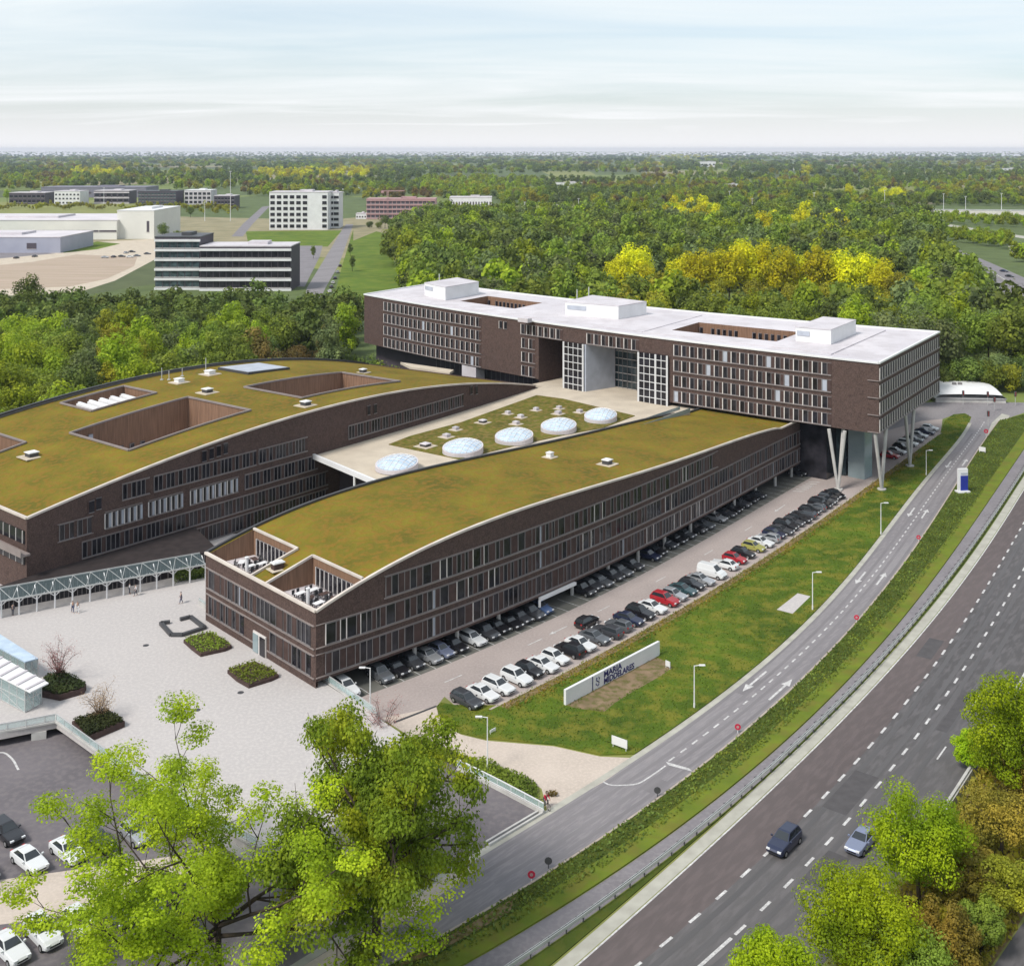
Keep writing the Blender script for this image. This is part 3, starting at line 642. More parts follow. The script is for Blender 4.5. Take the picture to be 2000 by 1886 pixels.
# columns under the face, one at each second bay
for px, py in [(820,1298),(902,1264),(981,1229),(1055,1189),(1122,1163),(1186,1127),(1244,1097),(1297,1070),(1347,1042),(1394,1017),(1437,995),(1478,971),(1516,949),(1552,932)]:
    u, _ = FW.near(P(px, py)); c = FW.off(u, 0.9)
    mb = MB(); mb.tube([(*c, 0), (*c, ZB)], 0.3, 10); wpart(mb, 'column', 'concrete', wing)
mb = MB(); u0, u1 = FW.near(P(1060, 1170, 2.4))[0], FW.near(P(1124, 1137, 2.4))[0]     # pale entrance canopy edge
mb.beam((*FW.off(u0, -0.25), 2.25), (*FW.off(u1, -0.25), 2.25), 0.5, 0.45); mb.beam((*FW.off(u0, -0.25), 1.1), (*FW.off(u0, -0.25), 2.03), 0.35, 0.35)
wpart(mb, 'entrance_canopy', 'white', wing)
def kerb_vent(block, px, py, size, name, label, cat, dark=True, group=None, zoff=-0.25):
    """small roof upstand on a pale gravel square"""
    a, b = block.ab(px, py, zoff); q = block.xy(a, b); z = block.zr(a) + zoff; rz = block.f.ang(a * block.f.L)
    t = thing(name, label, cat, (float(q[0]), float(q[1]), z), rz, group)
    mb = MB(); mb.box((0, 0, 0.04), (size * 1.9, size * 1.9, 0.16)); mb.build('base', 'beigegravel', t)
    mb = MB(); mb.box((0, 0, 0.42), (size * 0.85, size * 0.85, 0.7)); mb.build('curb', 'white' if not dark else 'darksteel', t)
    mb = MB(); mb.box((0, 0, 0.83), (size, size, 0.12)); mb.box((0, 0, 0.92), (size * 0.8, size * 0.8, 0.06)); mb.build('lid', 'white', t); return t
kerb_vent(W1, 1074, 893, 1.1, 'roof_vent', 'white roof vent without dark upstand on the sedum of the front wing', 'roof vent', False)
kerb_vent(W1, 1186, 907, 1.5, 'roof_vent', 'roof vent with dark upstand near the right roof edge of the front wing', 'roof vent')
kerb_vent(W1, 524, 1119, 1.5, 'roof_vent', 'white roof vent on the strip between the two roof terraces', 'roof vent', True) if False else None

# ---------------------------------------------------------------- rear wing
LZ = 11.2
RW = Path([(-72.2,171.9), (-54.2,193.0), (-36.8,214.0), (-31.0,223.6), (-24.2,233.4), (-11.4,250.8), (5.8,276.0)], 2)
front2 = RW; back2 = Path([RW.off(u, 53.0) for u in np.linspace(0, RW.L, 40)])
zr2 = ridge(front2, [(51.3,1013.5),(151,968),(241.4,930.5),(302,903),(392,873),(483,846),(600,808),(670.7,784),(791.4,760),(897,751),(996.7,751),(1044,751)], 4)
W2 = Block(front2, back2, zr2)
rear = thing('hospital_wing', 'wide dark brick rear wing with arched sedum roof cut by sunken courtyards', 'building', (float(front2.at(0)[0]), float(front2.at(0)[1]), 0.0))
hole_px = {'courtyard_big': [(140,843),(374,773.6),(483,802),(247.5,880.7)], 'courtyard_far': [(471,753),(680,728),(782,745),(583,776.6)], 'plant_pit': [(120.7,785.6),(247.5,752),(305,769),(172,802)]}
holes = {k: W2.rect(v) for k, v in hole_px.items()}
a_, b_, c_, d_ = W2.rect([(-150,880),(0,845),(57,868),(-80,905)]); holes['courtyard_left'] = (max(a_, 0.02), max(c_ * 0 + b_, 0.08), c_, d_)
HL_ = list(holes.values())
mb = MB(); W2.wall(mb, W2.line(0, 1, 0, 0, 60), 0.3); W2.wall(mb, W2.line(1, 0, 1, 1, 60), 0); W2.wall(mb, [(0, 1), (0, .5), (0, 0)], 0); W2.wall(mb, [(1, 0), (1, 1)], 0)
wpart(mb, 'wall', 'brick', rear)
wpart(W2.roof(HL_, 60, 20, dz=-0.25), 'roof', 'sedum', rear, True)
mb = MB(); W2.edge(mb, W2.line(0, 1, 0, 0, 60), 0.45, 0.32, 0); W2.edge(mb, [(0, 0), (0, 1)], 0.45, 0.32, 0); W2.edge(mb, W2.line(0, 1, 1, 1, 60), 0.5, 0.5, 0.05, 1); W2.edge(mb, W2.line(0, 1, .975, .975, 60), 0.15, 0.3, 0.0, 1)
wpart(mb, 'coping', ['coping', 'darksteel'], rear)
for k, h in holes.items():
    a0, a1, b0, b1 = h; mb = MB(); zf = min(zr2(a0), zr2(a1)) - (7.0 if k != 'plant_pit' else 2.2)
    mb.face([(*W2.xy(a, b), zf) for a, b in ((a0, b0), (a1, b0), (a1, b1), (a0, b1))], 1)
    for pts in (W2.line(a0, a1, b0, b0, 10), W2.line(a1, a1, b0, b1, 2), W2.line(a1, a0, b1, b1, 10), W2.line(a0, a0, b1, b0, 2)): W2.wall(mb, pts[::-1], zf, -0.1)
    o = wpart(mb, 'courtyard', ['wood', 'membrane'], rear)
    mb = MB()
    for pts in (W2.line(a0, a1, b0, b0, 10), W2.line(a1, a1, b0, b1, 1), W2.line(a1, a0, b1, b1, 10), W2.line(a0, a0, b1, b0, 1)): W2.edge(mb, pts, 0.35, 0.3, -0.02)
    wpart(mb, 'courtyard_rim', 'string', rear)
    me = window_protos('courtyard_window', 1.0, 2.4, [[(1, 'g')], [(1, 'p')]], 'framegrey')
    if k != 'plant_pit':
        its = []
        nn = max(4, int((a1 - a0) * front2.L / 2.2))
        for i in range(nn):
            if rng.random() < 0.25: continue
            a = a0 + (a1 - a0) * (i + .5) / nn; q = W2.xy(a, b1 - 0.0012); its.append((me[0], q[0], q[1], zf + 0.25, front2.ang(a * front2.L)))
        a = a0 + (a1 - a0) * .16; q = W2.xy(a, b1 - 0.0016); its.append((me[1], q[0], q[1], zf + 3.6, front2.ang(a * front2.L)))
        put_windows(rear, its, 100, 'courtyard_window')
    else:
        for i in range(5):                            # pale air handling ducts in the pit
            a = a0 + (a1 - a0) * (.16 + .17 * i); p, q = W2.xy(a, b0 + (b1 - b0) * .15), W2.xy(a + (a1 - a0) * .05, b0 + (b1 - b0) * .85)
            mb = MB(); mb.beam((*p, zf + 1.2), (*q, zf + 1.2), 1.1, 1.3); mb.beam((*p, zf + 2.0), (*q, zf + 2.0), 0.5, 0.25); wpart(mb, 'air_duct', 'white', rear)
# windows of the rear wing
items = []
SIL = [5.0, 8.6, 12.4, 1.75]
wl = lambda px: front2.L * W2.a_px(px)
spans = {0: [(wl(160), wl(640))], 1: [(wl(205), wl(277)), (wl(290), wl(356)), (wl(370), wl(465)), (wl(478), wl(620)), (wl(112), wl(182))], 2: [(wl(238), wl(292)), (wl(300), wl(500)), (wl(505), wl(600)), (wl(680), wl(905))], 3: [(wl(240), wl(640))]}
protC = window_protos('window', 2.4, 2.5, [[(1, 'g'), (1, 'g'), (1, 'b')], [(1, 'g'), (1, 'b'), (1, 'g')]], 'framegrey', 0.09)
protD = window_protos('window', 2.4, 2.4, [[(1, 'g'), (1, 'p'), (1, 'g'), (1, 'p')]], 'frame', 0.13)
for k, sp_ in spans.items():
    for u0, u1 in sp_:
        nn = max(1, round((u1 - u0) / 2.4))
        for i in range(nn):
            u = u0 + (u1 - u0) * (i + .5) / nn; q = front2.at(u)
            if zr2(u / front2.L) > SIL[k] + 3.2: items.append((rng.choice(protD if (k == 1 and 210 < 1000 + F * q[0] / q[1] < 470) else protC), q[0], q[1], SIL[k], front2.ang(u)))
sm = window_protos('window', 1.1, 1.9, [[(1, 'g')]], 'brickdark')[0]
for px, dz in ((178,1.6),(192,1.6),(398,.8),(412,.8),(426,.8),(440,.8),(720,1.6),(732,1.6),(920,.5),(930,.5)):
    u = wl(px); q = front2.at(u); items.append((sm, q[0], q[1], zr2(u / front2.L) - dz - 1.9, front2.ang(u)))
put_windows(rear, items, 100)
for k in range(4):
    for u0, u1 in spans[k]:
        for dz in (-.08, 2.6): course(rear, [front2.at(u0 + (u1 - u0) * i / 12) for i in range(13)], SIL[k] + dz, .18, .1)
# glazed corner with balcony on the end face
c0 = front2.at(0); tE = (W2.xy(0, 1) - W2.xy(0, 0)); tE = tE / np.hypot(*tE); nE = -front2.tan(0); rzE2 = math.atan2(-tE[1], -tE[0])
mb = MB()
for z in (6.2, 9.3):
    q = c0 + tE * 7 + nE * 0.05; mb.box((*q, z + 1.1), (13, 0.2, 1.9), rzE2, 1)
    for i in range(7): q = c0 + tE * (1 + 2 * i) + nE * 0.12; mb.box((*q, z + 1.1), (0.1, 0.2, 1.9), rzE2, 2)
q = c0 + tE * 6.5 + nE * 0.7; mb.box((*q, 8.2), (15, 1.5, 0.3), rzE2, 0); q = c0 + tE * 6.5 + nE * 1.4; mb.box((*q, 8.7), (15, 0.08, 0.8), rzE2, 0)
wpart(mb, 'balcony', ['string', 'glass', 'frame'], rear)
# roof clutter on the rear wing
kerb_vent(W2, 62, 892, 1.9, 'roof_vent', 'nearest roof vent, dark upstand, at the left end of the rear wing roof', 'roof vent')
kerb_vent(W2, 405, 767, 1.8, 'roof_vent', 'roof vent with dark upstand behind the back corner of the largest courtyard', 'roof vent')
kerb_vent(W2, 350, 747, 1.7, 'roof_vent', 'pale roof vent between the plant pit and the skylight panel', 'roof vent', False)
kerb_vent(W2, 410, 731, 1.9, 'roof_vent', 'pale roof vent just left of the skylight panel', 'roof vent', False)
kerb_vent(W2, 597, 792, 1.7, 'roof_vent', 'roof vent with dark upstand near the right roof edge of the rear wing', 'roof vent')
kerb_vent(W2, 709, 728, 1.4, 'roof_vent', 'roof vent at the back corner of the far courtyard', 'roof vent')
for px, py, h in ((316,742,2.6),(330,742,2.0),(402,727,3.2),(356,735,1.8)):
    a, b = W2.ab(px, py, -.25); q = W2.xy(a, min(b, .97)); t = thing('roof_mast', {316:'taller of two thin masts side by side behind the plant pit',330:'shorter of two thin masts side by side behind the plant pit',402:'tallest thin mast standing by a pale vent left of the skylight panel',356:'short thin mast alone behind a pale roof vent'}[px], 'mast', (float(q[0]), float(q[1]), zr2(a) - .3))
    mb = MB(); mb.tube([(0, 0, 0), (0, 0, h)], 0.09, 6); mb.build('pole', 'steel', t); mb = MB(); mb.box((0, 0, 0.12), (0.6, 0.6, 0.24)); mb.build('base', 'concrete', t)
r_ = W2.rect([(428.6,714.7),(513,708.7),(570,717.7),(471,728)], .3); qc = [W2.xy(a, b) for a, b in ((r_[0], r_[2]), (r_[1], r_[2]), (r_[1], r_[3]), (r_[0], r_[3]))]
sk = thing('roof_skylight', 'large flat pale glass skylight panel at the back of the rear wing roof', 'skylight', (float(qc[0][0]), float(qc[0][1]), 0.0))
zs = [zr2(r_[0]), zr2(r_[1]), zr2(r_[1]), zr2(r_[0])]; mb = MB(); mb.prism([tuple(q) for q in qc], [z - .5 for z in zs], [z + .25 for z in zs]); wpart(mb, 'curb', 'darksteel', sk)
mb = MB(); cen = sum(qc) / 4; mb.prism([tuple(cen + (q - cen) * .94) for q in qc], [z + .25 for z in zs], [z + .33 for z in zs]); wpart(mb, 'glazing', 'lightblue', sk)
# flat-roofed corner where the rear wing meets the tower
qs = [P(x, y, 11.5) for x, y in ((782,707),(886,722),(878,728),(800,716))]

mb = MB(); mb.prism([tuple(q) for q in qs], 10.9, 11.5); wpart(mb, 'flat_roof', 'beigegravel', rear)
# ---------------------------------------------------------------- link building with the domes
lk = thing('link_building', 'low link building between the wings with gravel and sedum roof', 'building', (float(front2.at(48)[0]), float(front2.at(48)[1]), 0.0))
left = [front2.off(u, -0.02) for u in np.linspace(wl(612), front2.L, 20)]
a0 = W1.a_px(640)
rgt = [W1.xy(a, 1.0) for a in np.linspace(0.34, 1.0, 20)]
rgt[0] = P(746, 945.6, LZ); lz_front = [tuple(left[0]), tuple(rgt[0])]
SF = Path([(-43.9,335.8),(-29.5,323.0),(-14.4,304.6),(2.5,286.0),(17.2,272.5),(39.1,253.2),(54.3,240.6),(72.8,228.9)], 2)
end_l, end_r = SF.at(SF.near(left[-1])[0]), SF.at(SF.near(rgt[-1])[0])
poly = [tuple(p) for p in left] + [tuple(end_l + np.array([3., 3.])), tuple(end_r + np.array([2., 2.5]))] + [tuple(p) for p in rgt[::-1] if p[1] < SF.at(SF.near(p)[0])[1]]
mb = MB(); mb.prism(poly, LZ - 0.6, LZ); wpart(mb, 'roof', 'beigegravel', lk)
back_off = (np.array(poly[3]) - np.array(poly[0])); back_off = back_off / np.hypot(*back_off) * 7
mb = MB(); q0, q1 = np.array(lz_front[0]) + back_off, np.array(lz_front[1]) + back_off
mb.beam((*q0, LZ / 2 - .3), (*q1, LZ / 2 - .3), 0.4, LZ - .7); wpart(mb, 'wall', 'darkbrown', lk)
mb = MB(); mb.beam((*lz_front[0], LZ - .15), (*lz_front[1], LZ - .15), 0.5, 0.9); wpart(mb, 'fascia', 'white', lk)
q = np.array(lz_front[0]) * .38 + np.array(lz_front[1]) * .62; mb = MB(); mb.tube([(*q, 0), (*q, LZ - .6)], 0.22, 8); wpart(mb, 'column', 'white', lk)
gp = PP([(759,868),(800,852),(900,825),(1048,772),(1100,779),(1240,812),(1180,835),(1100,850),(1000,872),(897,897)], LZ + .05)
mb = MB(); mb.prism([tuple(p) for p in gp], LZ + .005, LZ + .12); wpart(mb, 'sedum_bed', 'sedumgreen', lk)
mb = MB(); w0, w1 = P(1205, 848, LZ + 1.2), P(1338, 802, LZ + 1.2); mb.beam((*w0, LZ + .7), (*w1, LZ + .7), 2.4, 1.2); dv = (w1 - w0) / np.hypot(*(w1 - w0)); nv = np.array([-dv[1], dv[0]])
for s_ in (-1, 1): mb.beam((*(w0 + nv * 1.25 * s_), LZ + 1.5), (*(w1 + nv * 1.25 * s_), LZ + 1.5), 0.06, 0.9, 1)
wpart(mb, 'walkway', ['beigegravel', 'glassteal'], lk)
def dome(px, py, w_px, label):
    """drum cut at a slant, its glass disc leaning towards the forecourt"""
    q = P(px, py, LZ + 1.0); r = w_px / 2 * q[1] / F
    t = thing('skylight_dome', label, 'skylight', (float(q[0]), float(q[1]), LZ + .1), R(-112), 'round skylights on the link roof')
    n = 32; C_ = [(r * math.cos(2*math.pi*i/n), r * math.sin(2*math.pi*i/n)) for i in range(n)]; zt = lambda x: .62 + (r - x) / (2 * r) * 1.15
    mb = MB(); mb.prism(C_, 0, [zt(x) for x, y in C_]); mb.build('curb', 'membrane', t)
    f_ = lambda k, a: (r * .93 * k * math.cos(a), r * .93 * k * math.sin(a), zt(r * .93 * k * math.cos(a)) + .05 + .95 * (1 - k * k))
    mb = MB(); K = (0.001, .35, .65, .85, 1.0)
    for k0, k1 in zip(K[:-1], K[1:]):
        for i in range(n): a, b = 2*math.pi*i/n, 2*math.pi*(i+1)/n; mb.face([f_(k0, a), f_(k1, a), f_(k1, b), f_(k0, b)])
    mb.build('glazing', 'domeglass', t, True)
    mb = MB()
    for i in range(-3, 4):
        y0 = r * .25 * i; L_ = math.sqrt(max(.01, (r * .92) ** 2 - y0 * y0)); pts = []
        for s_ in range(7): x = -L_ + 2 * L_ * s_ / 6; k = math.hypot(x, y0) / (r * .93); pts.append((x, y0, zt(x) + .08 + .95 * (1 - k * k)))
        mb.tube(pts, .05, 4); mb.tube([(b_, a_, zt(b_) + .08 + .95 * (1 - (math.hypot(a_, b_) / (r * .93)) ** 2)) for a_, b_ in [(x, y0) for x in np.linspace(-L_, L_, 7)]], .05, 4)
    mb.build('glazing_bars', 'frame', t); return t
M['domeglass'] = mat('dome_foil', (0.50, 0.60, 0.70), 0.2, (0.36, 0.46, 0.58), 0.8)
dome(775, 906, 84, 'nearest round white skylight, alone on the beige gravel'); dome(904, 874, 80, 'second round white skylight, first one on the sedum bed')
dome(1004, 852, 75, 'middle round white skylight of the five on the link roof'); dome(1091, 832, 70, 'fourth round white skylight, beside the greenish one')
dome(1173, 812, 64, 'farthest and greenest round skylight, in front of the tall glazing')
for px, py, s_, lab, dk in ((831,871,2.0,'low dark roof vent left of the second round skylight',True),(872,853,1.5,'roof vent touching the back of the second round skylight',False),(890,839,1.3,'flat pale roof vent behind the second round skylight',False),(943,825,1.6,'dark sided roof vent at the left edge of the sedum bed',True),(992,808,1.2,'pale roof vent left of the row end behind the middle skylight',False),(1017,815,1.3,'pale roof vent behind the middle skylight, right of another',False),(1008,828,1.4,'roof vent touching the back of the middle skylight',False),(1047,801,1.2,'pale roof vent far left behind the fourth skylight',False),(1092,798,1.2,'farthest pale roof vent behind the fourth skylight',False),(1090,808,1.4,'roof vent touching the back of the fourth skylight',False),(1132,805,1.3,'roof vent between the fourth and the greenest skylight',False)):
    q = P(px, py, LZ + .15); t = thing('roof_vent', lab, 'roof vent', (float(q[0]), float(q[1]), LZ + .1), R(52), 'square vents on the link roof')
    mb = MB(); mb.box((0, 0, .03), (s_ * 1.7, s_ * 1.7, .1)); mb.build('base', 'beigegravel', t); s_ *= .85; mb = MB(); mb.box((0, 0, .28), (s_ * .9, s_ * .9, .46)); mb.build('curb', 'darksteel' if dk else 'membrane', t)
    mb = MB(); mb.box((0, 0, .56), (s_, s_, .1)); mb.box((0, 0, .64), (s_*.8, s_*.8, .06)); mb.build('lid', 'membrane', t)

# ---------------------------------------------------------------- raised block on V columns
SZ0, SZ1 = 12.0, 26.0
SB = Path([(-24.3,365.8),(-9.5,351.6),(40.5,305.3),(71.1,283.4),(98.8,267.5)], 2)
S = Block(SF, SB, lambda a: SZ1)
blk = thing('hospital_block', 'long raised brown brick block with white flat roof, standing on V shaped columns', 'building', (72.8, 228.9, 0.0))
sh = [S.rect([(893,586),(963,577.5),(1055,591.5),(1005,602)]), S.rect([(1307,642.6),(1374,628.5),(1553,648),(1525,667)])]
oa0, oa1 = S.a_px(1052), S.a_px(1306); OZ = 22.3
mb = MB()
A = sorted(list(np.linspace(0, 1, 50)) + [oa0, oa1])
for i in range(len(A) - 1):
    p, q = S.xy(A[i], 0), S.xy(A[i + 1], 0); zb = OZ if oa0 - 1e-6 <= A[i] and A[i + 1] <= oa1 + 1e-6 else SZ0
    mb.face([(*p, zb), (*q, zb), (*q, SZ1), (*p, SZ1)])
S.wall(mb, [(1, 0), (1, 1)], SZ0); S.wall(mb, S.line(1, 0, 1, 1, 40), SZ0); S.wall(mb, [(0, 1), (0, 0)], SZ0)
for i in range(40):
    a, c = i / 40, (i + 1) / 40
    if c > oa0 and a < oa1: b_ = 9.2 / 40
    else: b_ = 0
    mb.face([(*S.xy(a, b_), SZ0), (*S.xy(a, 1), SZ0), (*S.xy(c, 1), SZ0), (*S.xy(c, b_), SZ0)])
for a, c in ((int(oa0 * 40) / 40, oa0), (oa1, (int(oa1 * 40) + 1) / 40)): mb.face([(*S.xy(a, 0), SZ0), (*S.xy(a, 1), SZ0), (*S.xy(c, 1), SZ0), (*S.xy(c, 0), SZ0)])
wpart(mb, 'wall', 'brick', blk)
wpart(S.roof(sh, 40, 10, dz=-0.12), 'roof', 'membrane', blk)
mb = MB(); S.edge(mb, S.line(0, 1, 0, 0, 40), 0.5, 0.34, 0); S.edge(mb, S.line(0, 1, 1, 1, 40), 0.5, 0.34, 0); S.edge(mb, [(1, 0), (1, 1)], 0.5, 0.34, 0); S.edge(mb, [(0, 0), (0, 1)], 0.5, 0.34, 0)
S.edge(mb, [(0.93, 0.08), (0.93, .92)], 0.3, 0.2, 0, 1); S.edge(mb, S.line(.55, .95, .12, .12, 6), 0.25, 0.12, -.05, 1); S.edge(mb, [(.64, .1), (.64, .9)], 0.25, 0.15, -.05, 1); S.edge(mb, S.line(.02, .5, .12, .12, 6), 0.25, 0.12, -.05, 1)
wpart(mb, 'coping', ['white', 'membrane'], blk)
for h in sh:
    a0, a1, b0, b1 = h; mb = MB(); mb.face([(*S.xy(a, b), SZ1 - 8) for a, b in ((a0, b0), (a1, b0), (a1, b1), (a0, b1))], 1)
    for pts in (S.line(a0, a1, b0, b0, 4), S.line(a1, a1, b0, b1, 1), S.line(a1, a0, b1, b1, 4), S.line(a0, a0, b1, b0, 1)): S.wall(mb, pts[::-1], SZ1 - 8, -.1)
    wpart(mb, 'courtyard', ['wood', 'membrane'], blk)
    its = []; nn = int((a1 - a0) * SF.L / 1.5); me = window_protos('courtyard_window', 0.8, 2.4, [[(1, 'g')]], 'framegrey')[0]
    for i in range(nn):
        if rng.random() < .3: continue
        a = a0 + (a1 - a0) * (i + .5) / nn; q = S.xy(a, b1 - .003); d = S.xy(a1, b1) - S.xy(a0, b1)
        its.append((me, q[0], q[1], SZ1 - 3.6, math.atan2(d[1], d[0])))
    put_windows(blk, its, 100, 'courtyard_window')
for top, base in (([(829,553),(870,561.6),(935,551),(893,543)], 586), ([(1104,590),(1208,598.6),(1262.6,590),(1157,577.5)], 623), ([(1554,639),(1623,645),(1671.6,625.7),(1608,619.6)], 672)):
    yb = (H - SZ1) * F / (base - HY); zt = zat(top[1][1], yb); q = [tuple(P(x, y, zt)) for x, y in top]
    mb = MB(); mb.prism(q, SZ1 - .1, zt); o = wpart(mb, 'plant_room', 'white', blk)
    mb = MB(); c = np.mean(np.array(q), axis=0); mb.prism([tuple(c + (np.array(p) - c) * 1.012) for p in q], zt + .003, zt + .18); e = np.array(q[0]) * .6 + np.array(q[1]) * .4; f_ = np.array(q[0]) * .95 + np.array(q[1]) * .05
    mb.beam((*(e + (e - c) * .012), zt - 1.2), (*(f_ + (f_ - c) * .012), zt - 1.2), 0.12, 1.0, 1)
    o2 = mb.build('plant_room_cap', ['membrane', 'lightblue'], o); o2.location = (0, 0, 0)
for px, py, dx in ((1025, 640, 0), (1400, 0, 0)):
    if py:
        q = P(px, py - 12, SZ1); mb = MB(); mb.box((*q, SZ1 + .4), (3.2, 1.6, 1.0), R(-42)); wpart(mb, 'roof_unit', 'membrane', blk)
mb = MB()
for px, py in ((858,548),(1127,580),(1150,575)): q = P(px, py, SZ1 + 3.0); mb.tube([(*q, SZ1 + 1), (*q, SZ1 + 5.0)], .15, 6)
wpart(mb, 'flue', 'steel', blk)
protS = window_protos('window', 2.05, 2.45, [[(1.15, 'g'), (0.9, 'b')], [(1.25, 'g'), (0.8, 'b')], [(1.15, 'g'), (0.9, 'b')]], 'frame', 0.17)
protSb = window_protos('window', 2.05, 2.45, [[(1.15, 'p'), (0.9, 'b')]], 'frame', 0.17)
items = []
ua = lambda px: SF.L * S.a_px(px)
for k in range(4):
    z = SZ0 + 0.3 + 3.4 * k
    spans_ = [(ua(750), ua(940)), (ua(1316), ua(1624))] + ([(ua(1018), ua(1046))] if k < 3 else [(ua(1018), ua(1098)), (ua(1146), ua(1248))])
    for u0, u1 in spans_:
        nn = max(1, round((u1 - u0) / 2.05))
        for i in range(nn):
            u = u0 + (u1 - u0) * (i + .5) / nn; q = SF.at(u); items.append((rng.choice(protSb if rng.random() < .05 else protS), q[0], q[1], z, SF.ang(u)))
    d = S.xy(1, 1) - S.xy(1, 0); Ld = np.hypot(*d); nn = int((Ld - .6) / 1.7)
    for i in range(nn):
        q = S.xy(1, (0.4 + (Ld - .6) * (i + .5) / nn) / Ld); items.append((rng.choice(protS), q[0], q[1], z, math.atan2(d[1], d[0])))
for px in (978, 987):
    u = ua(px); q = SF.at(u); items.append((sm, q[0], q[1], SZ0 + 11.0, SF.ang(u)))
put_windows(blk, items, 100)
for k in range(4):
    z = SZ0 + 0.22 + 3.4 * k
    for px0, px1 in ((750, 940), (1316, 1624), (1018, 1046)) if k < 3 else ((750, 940), (1316, 1624), (1018, 1098), (1146, 1248)):
        u0, u1 = ua(px0), ua(px1); course(blk, [SF.at(u0 + (u1 - u0) * i / 8) for i in range(9)], z, .25, .13)
    course(blk, [S.xy(1, 0), S.xy(1, 1)], z, .25, .13); course(blk, [SF.at(SF.L - 2.2), SF.at(SF.L)], z, .25, .13)
# the tall glazed recess facing the link roof
zb = LZ; rec = lambda px, w: SF.off(ua(px), w)
mb = MB(); D = 9.0
P_ = [rec(1052, 0), rec(1052, D), rec(1306, D), rec(1306, 0)]
mb.face([(*P_[1], zb - 2), (*P_[2], zb - 2), (*P_[2], OZ), (*P_[1], OZ)], 0); mb.face([(*P_[0], zb - 2), (*P_[1], zb - 2), (*P_[1], OZ), (*P_[0], OZ)], 1)
mb.face([(*P_[2], zb - 2), (*P_[3], zb - 2), (*P_[3], OZ), (*P_[2], OZ)], 1); mb.face([(*P_[0], OZ), (*P_[1], OZ), (*P_[2], OZ), (*P_[3], OZ)], 1)
wpart(mb, 'glazed_recess', ['glassblue', 'brick'], blk)
mb = MB()                                             # mullion grid of the recess glass
for px in np.arange(1100, 1306, 9.0):
    q = rec(px, D - .12); mb.beam((*q, zb - 2), (*q, OZ), .10, .10, 0)
for z in np.arange(zb, OZ, 1.75):
    mb.beam((*rec(1100, D - .12), z), (*rec(1304, D - .12), z), .1, .16, 1)
wpart(mb, 'recess_mullions', ['framegrey', 'frame'], blk)
mb = MB(); mb.prism([tuple(p) for p in [rec(1053, -2.5), rec(1305, -2.5), rec(1305, D - .02), rec(1053, D - .02)]], LZ - .5, LZ + .012); wpart(mb, 'recess_floor', 'beigegravel', blk)
for x0, x1, dep in ((1104, 1142, -0.6), (1250, 1306, -0.6)):
    q = [rec(x0, dep), rec(x1, dep), rec(x1, D - .3), rec(x0, D - .3)]
    mb = MB(); mb.prism([tuple(p) for p in q], zb - 1.5, OZ - .05, 1)
    nn = 4 if x1 - x0 < 45 else 5
    for i in range(nn + 1):
        p = q[0] + (q[1] - q[0]) * i / nn; w_ = .38 if i in (0, nn) or (nn == 5 and i == 3) else .13; p = p - SF.left(ua(x0)) * .08
        mb.beam((*p, zb - 1.4), (*p, OZ), w_, w_, 0)
    for z in np.arange(zb - .4, OZ, 1.72): p0, p1 = q[0] - SF.left(ua(x0)) * .08, q[1] - SF.left(ua(x0)) * .08; mb.beam((*p0, z), (*p1, z), .12, .13, 0)
    wpart(mb, 'glazed_bay', ['white', 'glass'], blk)
q = [rec(1142.5, -.3), rec(1146, -.3), rec(1158, D - .4), rec(1153, D - .4)]
mb = MB(); mb.prism([tuple(p) for p in q], zb - 1.5, OZ - .06); wpart(mb, 'side_wall', 'lightblue', blk)
# storey tucked under the block beside the front wing
mb = MB(); q = [rec(1325, 4), rec(1600, 4), rec(1600, 26), rec(1325, 26)]; mb.prism([tuple(p) for p in q], 0.0, SZ0 - .01, 0)
for px in np.arange(1330, 1500, 7.0): p = rec(px, 3.9); mb.beam((*p, 9.3), (*p, SZ0 - .05), .12, .12, 1)
wpart(mb, 'undercroft', ['glass', 'framegrey'], blk)
mb = MB(); q = [rec(712, 4), rec(1045, 4), rec(1045, 24), rec(712, 24)]; mb.prism([tuple(p) for p in q], 0.0, SZ0 - .01, 0)
for px in np.arange(830, 1040, 9.0): p = rec(px, 3.9); mb.beam((*p, 8.3), (*p, SZ0 - .05), .14, .12, 1)
p = rec(916, 1.5); mb.box((*p, SZ0 - 2.2), (5.5, 3.0, 4.2), SF.ang(ua(916)), 2)
wpart(mb, 'undercroft', ['darkbrown', 'framegrey', 'membrane'], blk)
mb = MB(); mb.prism([tuple(p) for p in [rec(1330, -1.5), rec(1498, -4.0), rec(1520, 5), rec(1330, 5)]], 9.3, 9.75); wpart(mb, 'ledge', 'beigegravel', blk)
c = P(1680, 930); mb = MB(); mb.box((c[0], c[1], SZ0 / 2 - .01), (3.6, 3.6, SZ0 - .02), R(-42)); 
mb2 = MB(); mb.box((c[0] - 3.2, c[1] + 2.5, SZ0 / 2 - .01), (3.4, 3.0, SZ0 - .02), R(-42), 1); wpart(mb, 'lift_tower', ['glassteal', 'glassblue'], blk)
